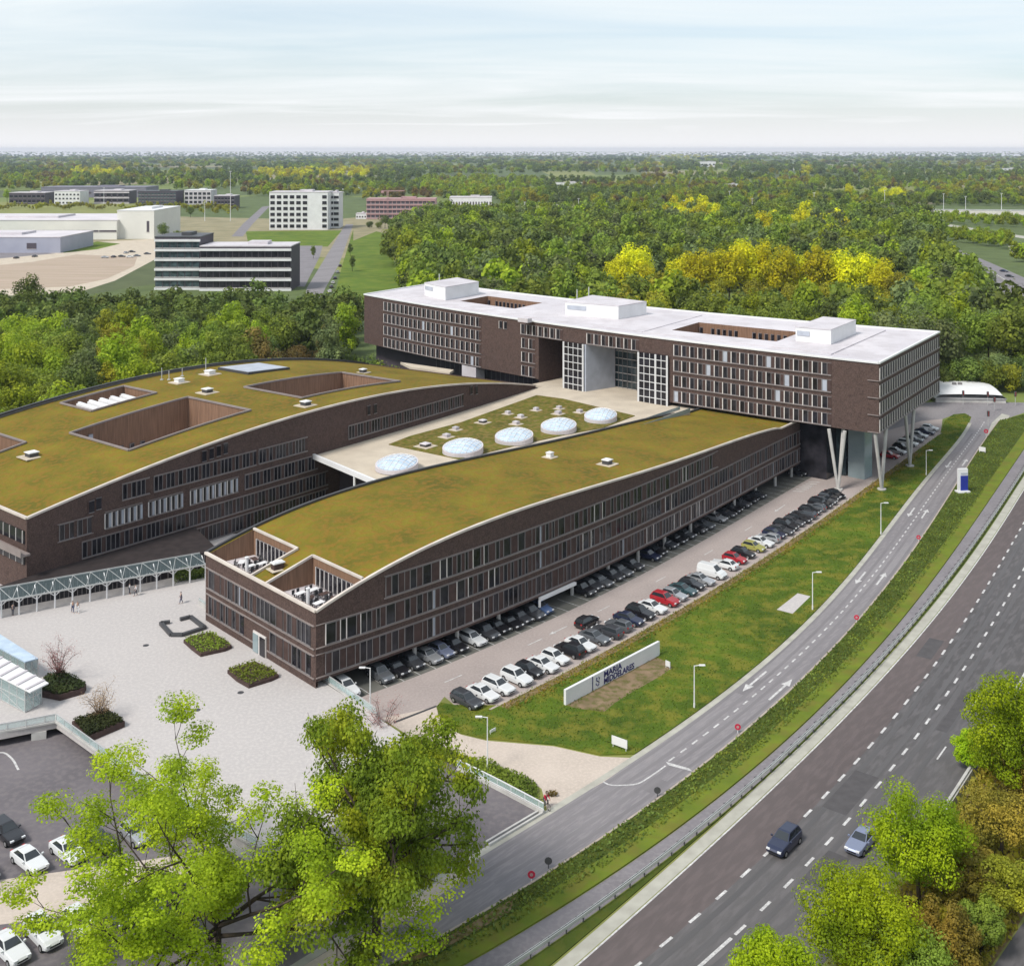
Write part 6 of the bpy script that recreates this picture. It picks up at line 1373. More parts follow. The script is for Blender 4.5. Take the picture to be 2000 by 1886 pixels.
def trunk_mesh(seed, h, r, limbs=5, spread=3.0):
    g = random.Random(seed); mb = MB(); top = (g.uniform(-.3, .3), g.uniform(-.3, .3), h)
    mb.tube([(0, 0, 0), (top[0] * .4, top[1] * .4, h * .5), top], [r * 1.15, r * .8, r * .5], 7)
    for i in range(limbs):
        a = 2 * math.pi * i / limbs + g.uniform(-.4, .4); z = h * g.uniform(.55, .95); L_ = spread * g.uniform(.7, 1.1)
        mb.tube([(top[0] * z / h, top[1] * z / h, z), (math.cos(a) * L_ * .5, math.sin(a) * L_ * .5, z + L_ * .45), (math.cos(a) * L_, math.sin(a) * L_, z + L_ * 1.0)], [r * .45, r * .3, r * .1], 5)
    return mb.mesh('trunk', ['bark'], True)
# name: (radius, half height, centre height, clumps, cards, leaf size, lowest)
PROTO = {}
for nm, (Rx, Rz, zc, ncl, per, leaf, low) in {'round': (5.4, 5.8, 8.6, 34, 120, .54, -.6), 'wide': (6.8, 5.2, 8.2, 40, 115, .58, -.5), 'tall': (4.0, 7.8, 9.8, 34, 110, .52, -.85), 'poplar': (3.0, 8.6, 10.4, 30, 100, .5, -.95), 'bushy': (4.6, 3.6, 4.2, 26, 110, .48, -.8)}.items():
    PROTO[nm] = [card_mesh('crown', clump_cards(sd, Rx, Rz, zc, ncl, per, leaf, low), LEAF['mid']) for sd in (11, 23)]
    PROTO[nm + '_trunk'] = trunk_mesh(len(nm), zc * .8, .24 if nm != 'bushy' else .14, 5, Rx * .55)
def tree(x, y, kind, colr, s, label, group=None, sz=1.0, name='tree', cat='tree', v=None):
    t = thing(name, label, cat, (float(x), float(y), 0), rng.uniform(0, 6.28), group); t.scale = (s, s, s * sz)
    o = link(bpy.data.objects.new('crown', PROTO[kind][rng.randrange(2) if v is None else v])); o.parent = t; o.material_slots[0].link = 'OBJECT'; o.material_slots[0].material = LEAF[colr]
    o = link(bpy.data.objects.new('trunk', PROTO[kind + '_trunk'])); o.parent = t; return t

def big_tree(name, label, base, h, spread, seed, leafm, n_main, per, leaf, fork=.3, droop=.0, lean=(0, 0), dens=1.0, clr=1.0, group=None, flat=.62):
    """trunk, three orders of limbs, leaves in clumps along the outer twigs"""
    g = random.Random(seed); mb = MB(); tips = []
    fk = Vector((lean[0] * .3, lean[1] * .3, h * fork))
    mb.tube([(0, 0, 0), tuple(fk * .5), tuple(fk)], [h * .021, h * .017, h * .0145], 9)
    def limb(p, d, L_, r, lev):
        pts = [p]; q = Vector(p); dd = Vector(d)
        for i in range(3):
            dd = (dd + Vector((g.uniform(-.22, .22), g.uniform(-.22, .22), g.uniform(-.12, .2) - droop * (lev > 0)))).normalized(); q = q + dd * (L_ / 3); pts.append(q.copy())
        mb.tube([tuple(v) for v in pts], [r, r * .78, r * .6, r * .42], 6 if lev < 2 else 4)
        if lev >= 2: tips.append((pts[2], dd)); tips.append((pts[3], dd)); return
        for k in range(3 if lev == 0 else 3):
            s_ = pts[1 + (k % 3)] if k < 2 else pts[3]; a = g.uniform(0, 6.28); perp = dd.cross(Vector((math.cos(a), math.sin(a), .3))).normalized()
            limb(s_, (dd * .75 + perp * g.uniform(.5, .95)).normalized(), L_ * g.uniform(.5, .68), r * .5, lev + 1)
        limb(pts[3], dd, L_ * .6, r * .42, lev + 1)
    for i in range(n_main):
        a = 2 * math.pi * i / n_main + g.uniform(-.3, .3); el = g.uniform(.25, 1.15) if i % 2 else g.uniform(.0, .5)
        z0 = fk * g.uniform(.75, 1.0) if i % 2 == 0 else fk
        limb(z0, Vector((math.cos(a) * math.cos(el), math.sin(a) * math.cos(el), math.sin(el))), spread * g.uniform(.42, .62), h * .0095, 0)
    limb(fk, Vector((lean[0], lean[1], 1)).normalized(), h * .16, h * .012, 0); limb(fk, Vector((lean[0] + .2, lean[1] - .25, 1)).normalized(), h * .18, h * .010, 0)
    rg = np.random.default_rng(seed); out = []
    for p, d in tips:
        if rg.random() > dens: continue
        n = int(per * rg.uniform(.6, 1.4)); e = rg.normal(size=(n, 3)); e = e / np.linalg.norm(e, axis=1)[:, None] * (rg.random(n) ** .42)[:, None] * np.array([1, 1, flat]) * rg.uniform(.75, 1.3) * clr
        q = np.array(p) + e; out.append(cards(q, rg.normal(size=(n, 3)) * .45 + np.array([0, 0, .8]) + e * .7, rg.uniform(.6, 1.35, n) * leaf, rg))
    V = np.concatenate(out); top = np.percentile(V[:, 2], 99.7); k = h / top
    t = thing(name, label, 'tree', (float(base[0]), float(base[1]), 0), 0, group); t.scale = (1, 1, k)
    mb.build('trunk', 'bark', t, True); o = link(bpy.data.objects.new('crown', card_mesh('crown', V, LEAF[leafm]))); o.parent = t; return t

big_tree('tree', 'large open crowned spring green tree at the lower left, its limbs showing through', P(425, 1935), 19.8, 21.0, 4, 'spring', 12, 260, .24, .30, clr=1.55, dens=.85, flat=.40)
big_tree('tree', 'tall dense gold green tree right of the open spring green tree', P(735, 1868), 20.6, 11.0, 12, 'gold', 10, 290, .25, .28, clr=1.5, dens=.62, flat=.42)
def round_tree(label, base, h, Rx, seed, leafm, ncl, per, leaf, low=-.75, kind_='tree'):
    """compact crown of many small leaf clumps down to a short trunk"""
    zc = h * .56; Rz = h * .44; V = clump_cards(seed, Rx * 1.04, Rz, zc, ncl, per, leaf, low, (.17, .29)); t = thing(kind_, label, kind_, (float(base[0]), float(base[1]), 0), 0)
    o = link(bpy.data.objects.new('crown', card_mesh('crown', V, LEAF[leafm]))); o.parent = t; o = link(bpy.data.objects.new('trunk', trunk_mesh(seed, zc * .9, .2, 6, Rx * .6))); o.parent = t; return t
round_tree('round lime green tree beside the highway, hiding part of the blue grey car', P(1795, 1772), 11.2, 5.3, 21, 'lime', 95, 300, .21)
round_tree('round yellow green tree at lower right, in front of the lime green one', P(1682, 1918), 9.6, 5.3, 33, 'lime', 95, 300, .20)
round_tree('yellow green tree top cut by the bottom picture edge right of the highway', P(1520, 2030), 8.6, 4.4, 45, 'lime', 80, 280, .20)
round_tree('tallest yellow green tree, at the right picture edge beside the barrier', P(1968, 1590), 16.0, 5.2, 57, 'lime', 90, 280, .22)
for px, py, s, c, kd, lab in ((1900,1500,.55,'lime','bushy','small yellow green tree leaning over the barrier, left of the tallest one'),(1955,1680,.95,'ochre','bushy','largest ochre shrub at the right picture edge'),(1895,1770,.7,'ochre','bushy','ochre shrub right of the round lime green tree'),(1850,1905,.75,'ochre','bushy','ochre orange shrub at the bottom right of the yellow green tree'),(2010,1600,.9,'ochre','bushy','ochre shrub under the tall tree at the right edge'),(1915,1860,.55,'mid','bushy','green bush beside the dark side road at the bottom right corner'),(1960,1790,.7,'olive','bushy','olive bush above the dark side road at the bottom right corner'),(1770,1960,.8,'mid','bushy','green bush at the bottom edge between the round trees and the side road')):
    q = P(px, py); round_tree(lab, q, 8.2 * s, 4.7 * s, int(px), c, 45, 260, .2, -.9, 'shrub')
def bare_tree(px, py, z0, h, sp, label, leafm, n=900, seed=1):
    g = random.Random(seed); q = P(px, py, z0); t = thing('tree', label, 'tree', (float(q[0]), float(q[1]), z0)); mb = MB(); tips = []
    for i in range(9):
        a = 2 * math.pi * i / 9 + g.uniform(-.3, .3); pts = [Vector((0, 0, 0))]; d = Vector((math.cos(a) * .35, math.sin(a) * .35, 1)).normalized()
        for k in range(4): d = (d + Vector((g.uniform(-.15, .15) + math.cos(a) * .07, g.uniform(-.15, .15) + math.sin(a) * .07, 0))).normalized(); pts.append(pts[-1] + d * h / 4.2 * g.uniform(.8, 1.1))
        mb.tube([tuple(p) for p in pts], [.06, .05, .035, .025, .012], 5)
        for k in range(5):
            p = pts[1 + k % 4]; b_ = 6.28 * g.random(); e = p + Vector((math.cos(b_) * sp * .4, math.sin(b_) * sp * .4, g.uniform(.3, .9) * h * .3)); mb.tube([tuple(p), tuple(e)], [.025, .008], 4); tips += [p.lerp(e, .5), e]
        tips += pts[2:]
    mb.build('trunk', 'bark', t, True); rg = np.random.default_rng(seed); T = np.array([tuple(v) for v in tips]); ix = rg.integers(0, len(T), n); c = T[ix] + rg.normal(size=(n, 3)) * .28
    o = link(bpy.data.objects.new('crown', card_mesh('crown', cards(c, rg.normal(size=(n, 3)), rg.uniform(.5, 1.2, n) * .11, rg), LEAF[leafm]))); o.parent = t
bare_tree(114, 1322, PZ + .5, 4.0, 2.2, 'small pink flowering tree in the hedge bed beside the glass pavilion', 'pink', 2600, 1)
bare_tree(192, 1398, PZ + .5, 3.0, 3.2, 'small russet budding tree in the hedge bed behind the spring green tree', 'russet', 2400, 2)
bare_tree(748, 1440, 0.0, 3.9, 2.2, 'small pink budding tree at the corner between forecourt and driveway', 'pink', 2000, 3)

# ---- woods: nearest trees one by one, the rest as masses
def inside(poly, q):
    ins = False; j = len(poly) - 1
    for i in range(len(poly)):
        if (poly[i][1] > q[1]) != (poly[j][1] > q[1]) and q[0] < (poly[j][0] - poly[i][0]) * (q[1] - poly[i][1]) / (poly[j][1] - poly[i][1]) + poly[i][0]: ins = not ins
        j = i
    return ins
def jitter_grid(poly, sp, seed):
    g = random.Random(seed); p = np.array(poly); lo, hi = p.min(0), p.max(0); out = []; row_ = 0; y = lo[1]
    while y < hi[1]:
        x = lo[0] + (sp / 2 if row_ % 2 else 0)
        while x < hi[0]:
            q = (x + g.uniform(-.32, .32) * sp, y + g.uniform(-.32, .32) * sp)
            if inside(poly, q): out.append(q)
            x += sp
        y += sp * .87; row_ += 1
    return out
def pxy(q, z=0.0): return 1000 + F * q[0] / q[1], HY + (H - z) * F / q[1]
g6 = random.Random(99)
LW = [tuple(back2.at(back2.L * t) + RW.left(0) * 6) for t in np.linspace(-.12, .93, 20)] + [tuple(P(700, 668)), tuple(P(690, 632)), tuple(P(600, 640)), tuple(P(300, 634)), tuple(P(60, 640)), tuple(P(-160, 655)), tuple(P(-200, 800))]
left_pts = sorted(jitter_grid(LW, 9.4, 5), key=lambda q: q[1])
def left_kind(q):
    x, y = pxy(q, 10); r = g6.random()
    if x < 150: return ('round' if r < .5 else 'wide', 'bright' if r < .6 else 'mid')
    if 190 < x < 300 and y > 640: return ('tall', 'olive' if r < .5 else 'bright')
    if 380 < x < 520 and r < .55: return ('tall', 'bright' if r < .25 else 'mid')
    if 540 < x < 650 and y > 650 and r < .8: return ('bushy', 'rust')
    if x > 640 and r < .5: return ('tall', 'bright')
    return (('round', 'wide', 'tall')[int(r * 2.99)], 'dark' if r < .36 else ('mid' if r < .72 else ('blue' if r < .86 else ('bright' if r < .94 else 'rust'))))
DC = {'dark': 'dark green', 'mid': 'mid green', 'bright': 'fresh green', 'olive': 'olive yellow', 'rust': 'rusty brown', 'blue': 'grey green', 'yellow': 'bright yellow', 'gold': 'gold green', 'lime': 'lime green', 'ochre': 'ochre'}
KS = {'round': 'round', 'wide': 'broad', 'tall': 'tall', 'poplar': 'slender', 'bushy': 'low bushy'}
def sector(x, cuts):
    for c, nm in cuts:
        if x < c: return nm
    return cuts[-1][1]
nleft = 0
for q in left_pts[:190]:
    k, c = left_kind(q); s = g6.uniform(.85, 1.35) * (.8 if k == 'bushy' else 1.0); x, y = pxy(q, 8)
    sec = sector(x, ((140, 'far left of wood'), (330, 'left of wood'), (520, 'middle of wood'), (3000, 'right end of wood')))
    row_ = 'near the roof edge' if q[1] < 300 else ('midway back' if q[1] < 360 else 'back rows')
    tree(q[0], q[1], k, c, s, f'{KS[k]} {DC[c]} tree, {sec} behind rear wing, {row_}', f'{DC[c]} {KS[k]} trees {sec}, {row_}'); nleft += 1
q = P(55, 640); tree(q[0], q[1], 'round', 'dark', 1.15, 'open crowned dark tree standing above the others before the brown lot', None, 1.25)
# yellow poplars behind the raised block
for px, py, s, kd in ((1205,590,1.0,'round'),(1238,588,1.25,'round'),(1262,592,.9,'round'),(1335,600,1.1,'round'),(1365,604,1.25,'round'),(1395,600,1.0,'tall'),(1425,603,1.3,'round'),(1458,598,1.4,'round'),(1492,600,1.25,'tall'),(1525,603,1.3,'round'),(1560,600,1.1,'round'),(1592,604,1.15,'tall'),(1622,603,1.2,'round'),(1655,606,1.25,'round'),(1690,608,1.2,'round'),(1722,612,1.1,'round'),(1752,618,1.0,'round'),(1400,622,.9,'round'),(1475,625,.95,'wide'),(1550,628,.9,'wide'),(1620,632,.95,'wide'),(1690,635,.95,'wide'),(1745,640,.85,'wide'),(1778,622,.95,'round'),(1798,634,.85,'round')):
    q = P(px, py); front_ = py > 615; c = 'olive' if front_ else 'yellow'; s *= 1.42 if not front_ else 1.25
    where = 'left group, standing apart' if px < 1300 else 'long row over the right courtyard of the raised block'
    tree(q[0], q[1], kd, c, s, f'{"olive yellow tree in front of the bright yellow row behind the raised block" if front_ else "bright yellow tree in the " + where}', f'{c} trees behind the raised block, {where if not front_ else "front"}', 1.02)
RWD = [tuple(P(772, 462)), tuple(P(765, 520)), tuple(P(805, 600))] + [tuple(SB.off(u, 13)) for u in np.linspace(2, SB.L - 2, 12)] + [tuple(P(1842, 752)), tuple(P(1856, 768)), tuple(P(2060, 768)), tuple(P(2050, 712)), tuple(P(1996, 690)), tuple(P(1940, 622)), tuple(P(1885, 566)), tuple(P(1850, 540)), tuple(P(1834, 480)), tuple(P(1800, 440)), tuple(P(1560, 430)), tuple(P(1300, 434)), tuple(P(1000, 442)), tuple(P(870, 440))]
right_pts = sorted(jitter_grid(RWD, 13.0, 8), key=lambda q: q[1])
def right_kind(q):
    x, y = pxy(q, 8); r = g6.random(); c = 'dark' if r < .25 else ('mid' if r < .68 else ('blue' if r < .86 else 'bright'))
    if 1480 < x < 1660 and 440 < y < 470 and r < .5: c = 'yellow'
    if 1300 < x < 1400 and y < 440 and r < .8: c = 'yellow'
    if x > 1150 and y > 560 and x < 1300: c = 'olive' if r < .3 else 'mid'
    return ('round' if r < .55 else ('wide' if r < .85 else 'tall')), c
YEL = [(px, 560) for px in (1205, 1238, 1365, 1458, 1525, 1620, 1690)]
for i, px in enumerate(range(1846, 2050, 14)):
    q = P(px, 766 - (i % 3) * 9); tree(q[0], q[1], 'bushy', ('dark', 'mid', 'blue', 'dark', 'olive')[i % 5], .9 + .12 * (i % 4), 'low bushy tree at the wood edge behind the white roofed hall', 'low bushy trees behind the white roofed hall')
for x, y, s_, c_ in ((-40, 317, 1.5, 'dark'), (-34.5, 312.5, 1.35, 'mid'), (-47, 320, 1.6, 'dark'), (-29, 308, 1.2, 'blue')): tree(x, y, 'bushy', c_, s_, 'low bushy tree squeezed between the rear wing roof and the raised block', 'low bushy trees between the rear wing and the raised block')
used = 0; rest = []; right_pts = [q for q in right_pts if not (pxy(q)[0] > 1815 and pxy(q)[1] > 748)]
for q in right_pts:
    x, y = pxy(q, 0)
    if 1185 < x < 1800 and 575 < y < 622: continue
    if 1300 < x < 1800 and 620 < y < 652: continue
    low_ = 1150 < x < 1800 and 622 <= y < 700
    if used < 72 and q[1] < 470:
        k, c = right_kind(q); s = g6.uniform(1.1, 1.7) * (.55 if low_ else 1)
        if low_ and g6.random() < .45: c = 'olive'
        sec = sector(x, ((1000, 'left of the first plant room'), (1350, 'behind the block middle'), (1780, 'below the yellow row'), (3000, 'right of the raised block')))
        tree(q[0], q[1], k, c, s, f'{KS[k]} {DC[c]} tree, near edge of great wood, {sec}', f'{DC[c]} {KS[k]} trees at the near edge of the great wood, {sec}'); used += 1
    else: rest.append(q)

PCOL = bpy.data.collections.new('tree_kinds'); LOWP = []
for i, (Rx, Rz, zc, ncl, per, leaf, low) in enumerate(((5.4, 5.6, 7.6, 20, 40, 1.15, -.8), (6.4, 5.4, 7.2, 22, 38, 1.2, -.8), (4.4, 7.0, 8.6, 20, 38, 1.1, -.9))):
    LOWP.append(clump_cards(70 + i, Rx, Rz, zc, ncl, per, leaf, low))
def mass(name, label, cat, pts, leafm, smin, smax, seed, wide=1.0, kind='stuff'):
    """many far trees that read as one wood: one object, instances of three crown shapes"""
    if not len(pts): return
    g = np.random.default_rng(seed); n = len(pts); col = bpy.data.collections.new(name + '_kinds')
    for i, V in enumerate(LOWP):
        me = card_mesh('crown_kind', V, LEAF[leafm]); o = bpy.data.objects.new('crown_kind', me); col.objects.link(o)
    me = bpy.data.meshes.new(name); me.from_pydata([(float(p[0]), float(p[1]), 0.0) for p in pts], [], [])
    sc = g.uniform(smin, smax, n) * (np.array([p[2] if len(p) > 2 else 1.0 for p in pts]))
    a = me.attributes.new('siz', 'FLOAT_VECTOR', 'POINT'); a.data.foreach_set('vector', np.c_[sc * wide, sc * wide, sc * g.uniform(.8, 1.2, n) / (np.array([p[3] if len(p) > 3 else 1.0 for p in pts]))].astype(np.float32).ravel())
    a = me.attributes.new('rot', 'FLOAT_VECTOR', 'POINT'); a.data.foreach_set('vector', np.c_[np.zeros(n), np.zeros(n), g.uniform(0, 6.28, n)].astype(np.float32).ravel())
    a = me.attributes.new('pick', 'INT', 'POINT'); a.data.foreach_set('value', g.integers(0, len(LOWP), n).astype(np.int32))
    o = link(bpy.data.objects.new(name, me)); tag(o, label, cat, None, kind)
    ng = bpy.data.node_groups.new(name, 'GeometryNodeTree'); ng.interface.new_socket('Geometry', in_out='INPUT', socket_type='NodeSocketGeometry'); ng.interface.new_socket('Geometry', in_out='OUTPUT', socket_type='NodeSocketGeometry')
    N = ng.nodes; L = ng.links; gi = N.new('NodeGroupInput'); go = N.new('NodeGroupOutput'); ip = N.new('GeometryNodeInstanceOnPoints'); ci = N.new('GeometryNodeCollectionInfo')
    ci.inputs['Collection'].default_value = col; ci.inputs['Separate Children'].default_value = True; ci.inputs['Reset Children'].default_value = True
    def at(nm, ty): nd = N.new('GeometryNodeInputNamedAttribute'); nd.data_type = ty; nd.inputs['Name'].default_value = nm; return nd.outputs['Attribute']
    L.new(gi.outputs[0], ip.inputs['Points']); L.new(ci.outputs[0], ip.inputs['Instance']); ip.inputs['Pick Instance'].default_value = True
    L.new(at('pick', 'INT'), ip.inputs['Instance Index']); L.new(at('siz', 'FLOAT_VECTOR'), ip.inputs['Scale'])
    er = N.new('FunctionNodeEulerToRotation'); L.new(at('rot', 'FLOAT_VECTOR'), er.inputs[0]); L.new(er.outputs[0], ip.inputs['Rotation']); L.new(ip.outputs[0], go.inputs[0])
    md = o.modifiers.new('trees', 'NODES'); md.node_group = ng; return o
buck = {}
for q in rest: buck.setdefault(right_kind(q)[1], []).append(q)
for c, pts in buck.items(): mass('wood', f'{DC[c]} trees of the great wood beyond the raised block', 'wood', pts, c, 1.15, 1.75, 3)
mass('wood', 'back rows of the wood behind the rear wing', 'wood', left_pts[190:], 'dark', .85, 1.2, 4)
# countryside woods out to the horizon
HOLES = [(-200,470,372,600),(462,712,384,600),(700,975,392,442),(975,2300,403,432),(690,800,430,620),(765,1850,428,760),(1850,2300,478,800),(1365,1400,318,330),(1080,1140,362,372),(1415,1446,366,374),(1840,2010,430,442),(1850,2010,456,466)]
far = {'dark': [], 'mid': [], 'bright': [], 'yellow': [], 'blue': [], 'rust': [], 'olive': []}
g7 = np.random.default_rng(17)
from mathutils import noise as mnoise
for i in range(26000):
    py = HY + 3.2 + 125 * g7.random() ** 1.75; px = g7.uniform(-800, 2800)
    if any(a < px < b_ and c < py < d for a, b_, c, d in HOLES): continue
    q = P(px, py); Y = q[1]
    v = mnoise.noise(Vector((q[0] * .0030, Y * .0012, 3.1)))
    if v < -.22 and 308 < py < 385: continue                 # open fields
    hue = mnoise.noise(Vector((px * .012, math.log(Y) * 6, 7.7))) + g7.normal() * .18
    c = 'dark' if hue < -.22 else ('mid' if hue < .02 else ('bright' if hue < .24 else ('olive' if hue < .52 else 'rust')))
    if g7.random() < .14: c = 'blue'
    for cx, cy, rx, ry in ((190,338,55,7),(600,340,110,8),(690,338,40,10),(1335,303,70,3),(1290,322,30,3),(1575,334,9,12),(40,355,40,5)):
        if ((px - cx) / rx) ** 2 + ((py - cy - 4) / ry) ** 2 < 1 and g7.random() < .85: c = 'yellow' if cx > 100 else 'bright'
    if 820 < px < 1050 and 352 < py < 385 and g7.random() < .6: c = 'bright'
    k = min(3.0, max(1.0, Y / 2200)); far[c].append((q[0], q[1], k, max(1.0, k * .78)))
for c, pts in far.items(): mass('far_wood', f'{DC[c]} woods and hedges of the countryside out to the horizon', 'wood', pts, c, .75, 1.25, 6)
far['mid'] += [tuple(P(px, py)) + (1.0, 1.0) for px, py in zip(g7.uniform(-900, -210, 700), HY + 130 + 260 * g7.random(700))]
# single trees and hedges that stand out in the middle distance
for px, py, s, kd, c, lab in ((1660,395,1.7,'round','yellow','bright yellow tree by itself in front of the dark wood beyond the raised road'),(1725,398,1.5,'round','yellow','left one of two joined bright yellow trees behind a lighting mast'),(1752,397,1.6,'wide','yellow','right one of two joined bright yellow trees behind a lighting mast'),(1578,350,1.9,'poplar','yellow','lone slender yellow tree far off before a dark wood'),(1590,370,1.6,'wide','bright','broad fresh green tree left of the lone bright yellow one'),(1512,380,1.5,'tall','bright','fresh green tree behind the raised road left of the tallest mast'),(752,446,.9,'wide','dark','dark round tree at the top of the green meadow'),(722,446,.8,'bushy','dark','dark bush beside the long road at the top of the meadow'),(740,447,.8,'bushy','mid','green bush between the dark round tree and the long road'),(372,425,.8,'round','dark','dark round tree before the yellow hedge at the far left'),(318,468,.9,'round','dark','dark tree behind the banded office at the warehouse end'),(345,466,.8,'bushy','mid','green bush behind the banded office'),(684,500,.5,'tall','dark','young dark tree on the meadow edge, upper one'),(688,530,.55,'tall','dark','young dark tree on the meadow edge, lower one'),(14,395,1.2,'round','bright','fresh green tree at the left end of the distant offices'),(612,505,.5,'tall','mid','young green tree right of the banded office')):
    q = P(px, py); tree(q[0], q[1], kd, c, s, lab)
for lab, pts, c in (('yellow and ochre hedge trees before the distant row of offices', [(x, 408 + 3 * math.sin(x), .5) for x in range(-20, 470, 7)] + [(x, 414 + 6 * math.sin(x * 1.3), .5) for x in range(290, 470, 6)], 'olive'), ('fresh green hedge trees between the roads at the right', [(x, 434 + (x - 1850) * .05 + 4 * math.sin(x), .7) for x in range(1850, 2080, 5)] + [(x, 466 + (x - 1850) * .14 + 5 * math.sin(x), .75) for x in range(1852, 1975, 4)] + [(x, 512, .8) for x in range(1982, 2060, 6)], 'bright'), ('green hedge rows along the raised road', [(x, 400 + 2.5 * math.sin(x), .6) for x in range(1130, 2080, 5)] + [(x, 405, .5) for x in range(980, 1400, 8)], 'mid'), ('fresh green orchard rows beyond the raised road', [(x, yy + (x % 3), .5) for yy in (378, 384, 390) for x in range(1160, 1480, 6)], 'bright')):
    mass('hedge_trees', lab, 'hedge', [(*P(x, y), s) for x, y, s in pts], c, .8, 1.2, 9)

# ---- grass and scrub that stands up
def turf(name, label, pts, z, size, n_up, leafm, seed, h=.25):
    g = np.random.default_rng(seed); n = len(pts); ctr = np.c_[pts, z + g.uniform(.0, h, n)]; nr = g.normal(size=(n, 3)) * np.array([1, 1, .4]) + np.array([0, 0, n_up])
    o = link(bpy.data.objects.new(name, card_mesh(name, cards(ctr, nr, g.uniform(.5, 1.4, n) * size, g), LEAF[leafm]))); tag(o, label, 'grass', None, 'stuff')
def band(p, w0, w1, n, seed, u0=0, u1=None):
    g = np.random.default_rng(seed); u1 = p.L if u1 is None else u1; return np.array([p.off(u, w) for u, w in zip(g.uniform(u0, u1, n), g.uniform(w0, w1, n))])
g8 = np.random.default_rng(4)
fr = g8.uniform(0, 1, 13000); ww = g8.uniform(.04, .72, 13000)
pts = np.array([RR.at(RR.L * a) * (1 - b_) + PL.at(PL.L * a) * b_ for a, b_ in zip(fr, ww)]); turf('verge_growth', 'dark rough grass on the strip between road and cycle path', pts[:7000], .12, .30, .8, 'dark', 1, .22); turf('verge_growth', 'mid green rough grass on the strip between road and cycle path', pts[7000:], .12, .28, .8, 'mid', 31, .2)
AV = [PP(x) for x in ([(1112,1384),(1155,1358),(1210,1324),(1280,1288),(1302,1298),(1306,1306),(1286,1320),(1238,1348),(1198,1373),(1178,1388),(1150,1386)], [(1510,1194),(1550,1204),(1588,1164),(1556,1156)])]
pts = scatter_poly(VPOLY, 22000, 3, AV); turf('verge_growth', 'green grass tufts on the large verge', pts, .13, .2, 1.1, 'turf', 2, .12)
pts = band(KERB, -2.6, -.4, 2600, 5, 1.5, KERB.L - 14); turf('verge_growth', 'dry ochre growth along the car park kerb', pts, .13, .3, .7, 'ochre', 6, .2)
sc = [tuple(BAR.off(u, -1.0)) for u in np.linspace(0, BAR.L, 30)] + [tuple(P(2120, 1450)), tuple(P(2050, 1700)), tuple(P(1975, 1830)), tuple(P(1925, 1900)), tuple(P(1880, 1980))]
sheet('scrub_ground', sc, 2 * E1, 'mulch'); pts = scatter_poly(sc, 9000, 8); turf('scrub', 'ochre scrub on the bank right of the highway', pts, .02, .55, .4, 'ochre', 8, 1.1); pts = scatter_poly(sc, 5000, 18); turf('scrub', 'olive green scrub on the bank right of the highway', pts, .02, .6, .4, 'olive', 9, 1.0)
sheet('side_road', PP([(1895,1960),(1935,1895),(1990,1812),(2080,1700),(2300,1800),(2100,2000)]), 3 * E1, 'highway')

# ================================================================== AIR, LIGHT, CAMERA
m = bpy.data.materials.new('haze_air'); m.use_nodes = True; nt = m.node_tree; nt.nodes.clear(); out = nt.nodes.new('ShaderNodeOutputMaterial'); pv = nt.nodes.new('ShaderNodeVolumePrincipled')
pv.inputs['Color'].default_value = (.66, .75, .92, 1); pv.inputs['Density'].default_value = 5.5e-5; pv.inputs['Anisotropy'].default_value = 0.2; nt.links.new(pv.outputs['Volume'], out.inputs['Volume'])
mb = MB(); mb.box((0, 0, 44), (2 * GR + 400, 2 * GR + 400, 90)); M['haze'] = m; hz_ = mb.build('haze', 'haze'); hz_['kind'] = 'stuff'; hz_['label'] = 'thin pale haze fading the far woods'; hz_['category'] = 'haze'

SUN = Vector((-.62, -.55, .95)).normalized()
w = bpy.data.worlds.new('World'); SC.world = w; w.use_nodes = True; nt = w.node_tree; N = nt.nodes; L = nt.links; bg = N['Background']
sky = N.new('ShaderNodeTexSky'); sky.sky_type = 'NISHITA'; sky.sun_disc = False; sky.sun_elevation = math.asin(SUN.z); sky.sun_rotation = math.atan2(SUN.x, SUN.y); sky.altitude = 60; sky.air_density = 1.0; sky.dust_density = 1.6
tc = N.new('ShaderNodeTexCoord'); sx = N.new('ShaderNodeSeparateXYZ'); L.new(tc.outputs['Generated'], sx.inputs[0])
# clouds: noise on a plane far overhead, so that they flatten towards the horizon
mxz = N.new('ShaderNodeMath'); mxz.operation = 'MAXIMUM'; mxz.inputs[1].default_value = 0.02; L.new(sx.outputs['Z'], mxz.inputs[0])
az = N.new('ShaderNodeMath'); az.operation = 'ADD'; az.inputs[1].default_value = 0.06; L.new(mxz.outputs[0], az.inputs[0])
dx = N.new('ShaderNodeMath'); dx.operation = 'DIVIDE'; L.new(sx.outputs['X'], dx.inputs[0]); L.new(az.outputs[0], dx.inputs[1])
dy = N.new('ShaderNodeMath'); dy.operation = 'DIVIDE'; L.new(sx.outputs['Y'], dy.inputs[0]); L.new(az.outputs[0], dy.inputs[1])
cb = N.new('ShaderNodeCombineXYZ'); L.new(dx.outputs[0], cb.inputs[0]); L.new(dy.outputs[0], cb.inputs[1])
mp = N.new('ShaderNodeMapping'); mp.inputs['Scale'].default_value = (.32, .75, 1); mp.inputs['Rotation'].default_value = (0, 0, R(14)); L.new(cb.outputs[0], mp.inputs['Vector'])
nz = N.new('ShaderNodeTexNoise'); nz.inputs['Scale'].default_value = 1.0; nz.inputs['Detail'].default_value = 7; nz.inputs['Roughness'].default_value = .58; nz.inputs['Distortion'].default_value = .5; L.new(mp.outputs[0], nz.inputs['Vector'])
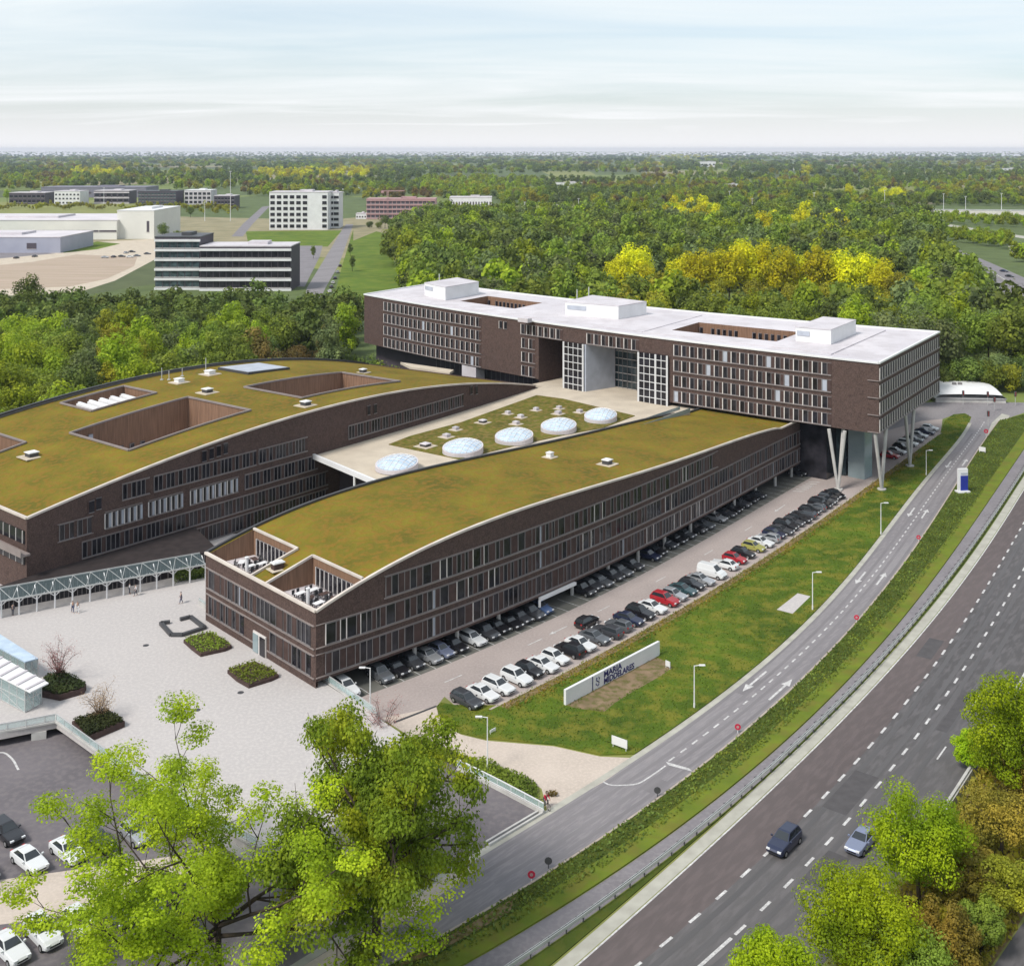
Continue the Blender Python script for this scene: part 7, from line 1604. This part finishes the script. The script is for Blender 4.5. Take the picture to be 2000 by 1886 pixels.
rp = N.new('ShaderNodeValToRGB'); rp.color_ramp.elements[0].position = .31; rp.color_ramp.elements[0].color = (.46, .46, .46, 1); rp.color_ramp.elements[1].position = .67; rp.color_ramp.elements[1].color = (.95, .95, .95, 1); L.new(nz.outputs['Fac'], rp.inputs['Fac'])
# thin white veil low over the horizon
hv = N.new('ShaderNodeMapRange'); hv.inputs['From Min'].default_value = 0.0; hv.inputs['From Max'].default_value = .085; hv.inputs['To Min'].default_value = 1.0; hv.inputs['To Max'].default_value = 0.0; L.new(sx.outputs['Z'], hv.inputs['Value'])
mxm = N.new('ShaderNodeMath'); mxm.operation = 'MAXIMUM'; L.new(rp.outputs['Color'], mxm.inputs[0]); L.new(hv.outputs['Result'], mxm.inputs[1])
tint = N.new('ShaderNodeMixRGB'); tint.blend_type = 'MULTIPLY'; tint.inputs['Fac'].default_value = 1; tint.inputs['Color2'].default_value = (1.02, 1.13, 1.24, 1); L.new(sky.outputs['Color'], tint.inputs['Color1'])
cc_ = N.new('ShaderNodeMixRGB'); cc_.inputs['Color1'].default_value = (7.0, 7.5, 7.7, 1); cc_.inputs['Color2'].default_value = (8.0, 7.9, 8.0, 1); L.new(hv.outputs['Result'], cc_.inputs['Fac'])
mix = N.new('ShaderNodeMixRGB'); L.new(mxm.outputs[0], mix.inputs['Fac']); L.new(tint.outputs['Color'], mix.inputs['Color1']); L.new(cc_.outputs['Color'], mix.inputs['Color2'])
L.new(mix.outputs['Color'], bg.inputs['Color']); bg.inputs['Strength'].default_value = 0.10
sl = bpy.data.lights.new('Sun', 'SUN'); sl.energy = 2.9; sl.angle = R(14); sl.color = (1.0, .95, .87); so = link(bpy.data.objects.new('sun_lamp', sl)); so.rotation_euler = SUN.to_track_quat('Z', 'Y').to_euler(); so.location = (0, 0, 120)
cam = bpy.data.cameras.new('Camera'); cam.sensor_fit = 'HORIZONTAL'; cam.sensor_width = 36.0; cam.lens = 36.0 * F / 2000.0; cam.shift_y = -(943.0 - HY) / 2000.0; cam.clip_start = 1.0; cam.clip_end = 40000
co = link(bpy.data.objects.new('camera', cam)); co.location = (0, 0, H); co.rotation_euler = (R(90), 0, 0); SC.camera = co
SC.view_settings.view_transform = 'Standard'; SC.view_settings.look = 'None'; SC.view_settings.gamma = 1.0; SC.view_settings.exposure = 0.38; SC.view_settings.use_curve_mapping = False
SC.cycles.max_bounces = 6; SC.cycles.transparent_max_bounces = 6; SC.cycles.volume_bounces = 0; SC.cycles.diffuse_bounces = 3; SC.cycles.glossy_bounces = 2
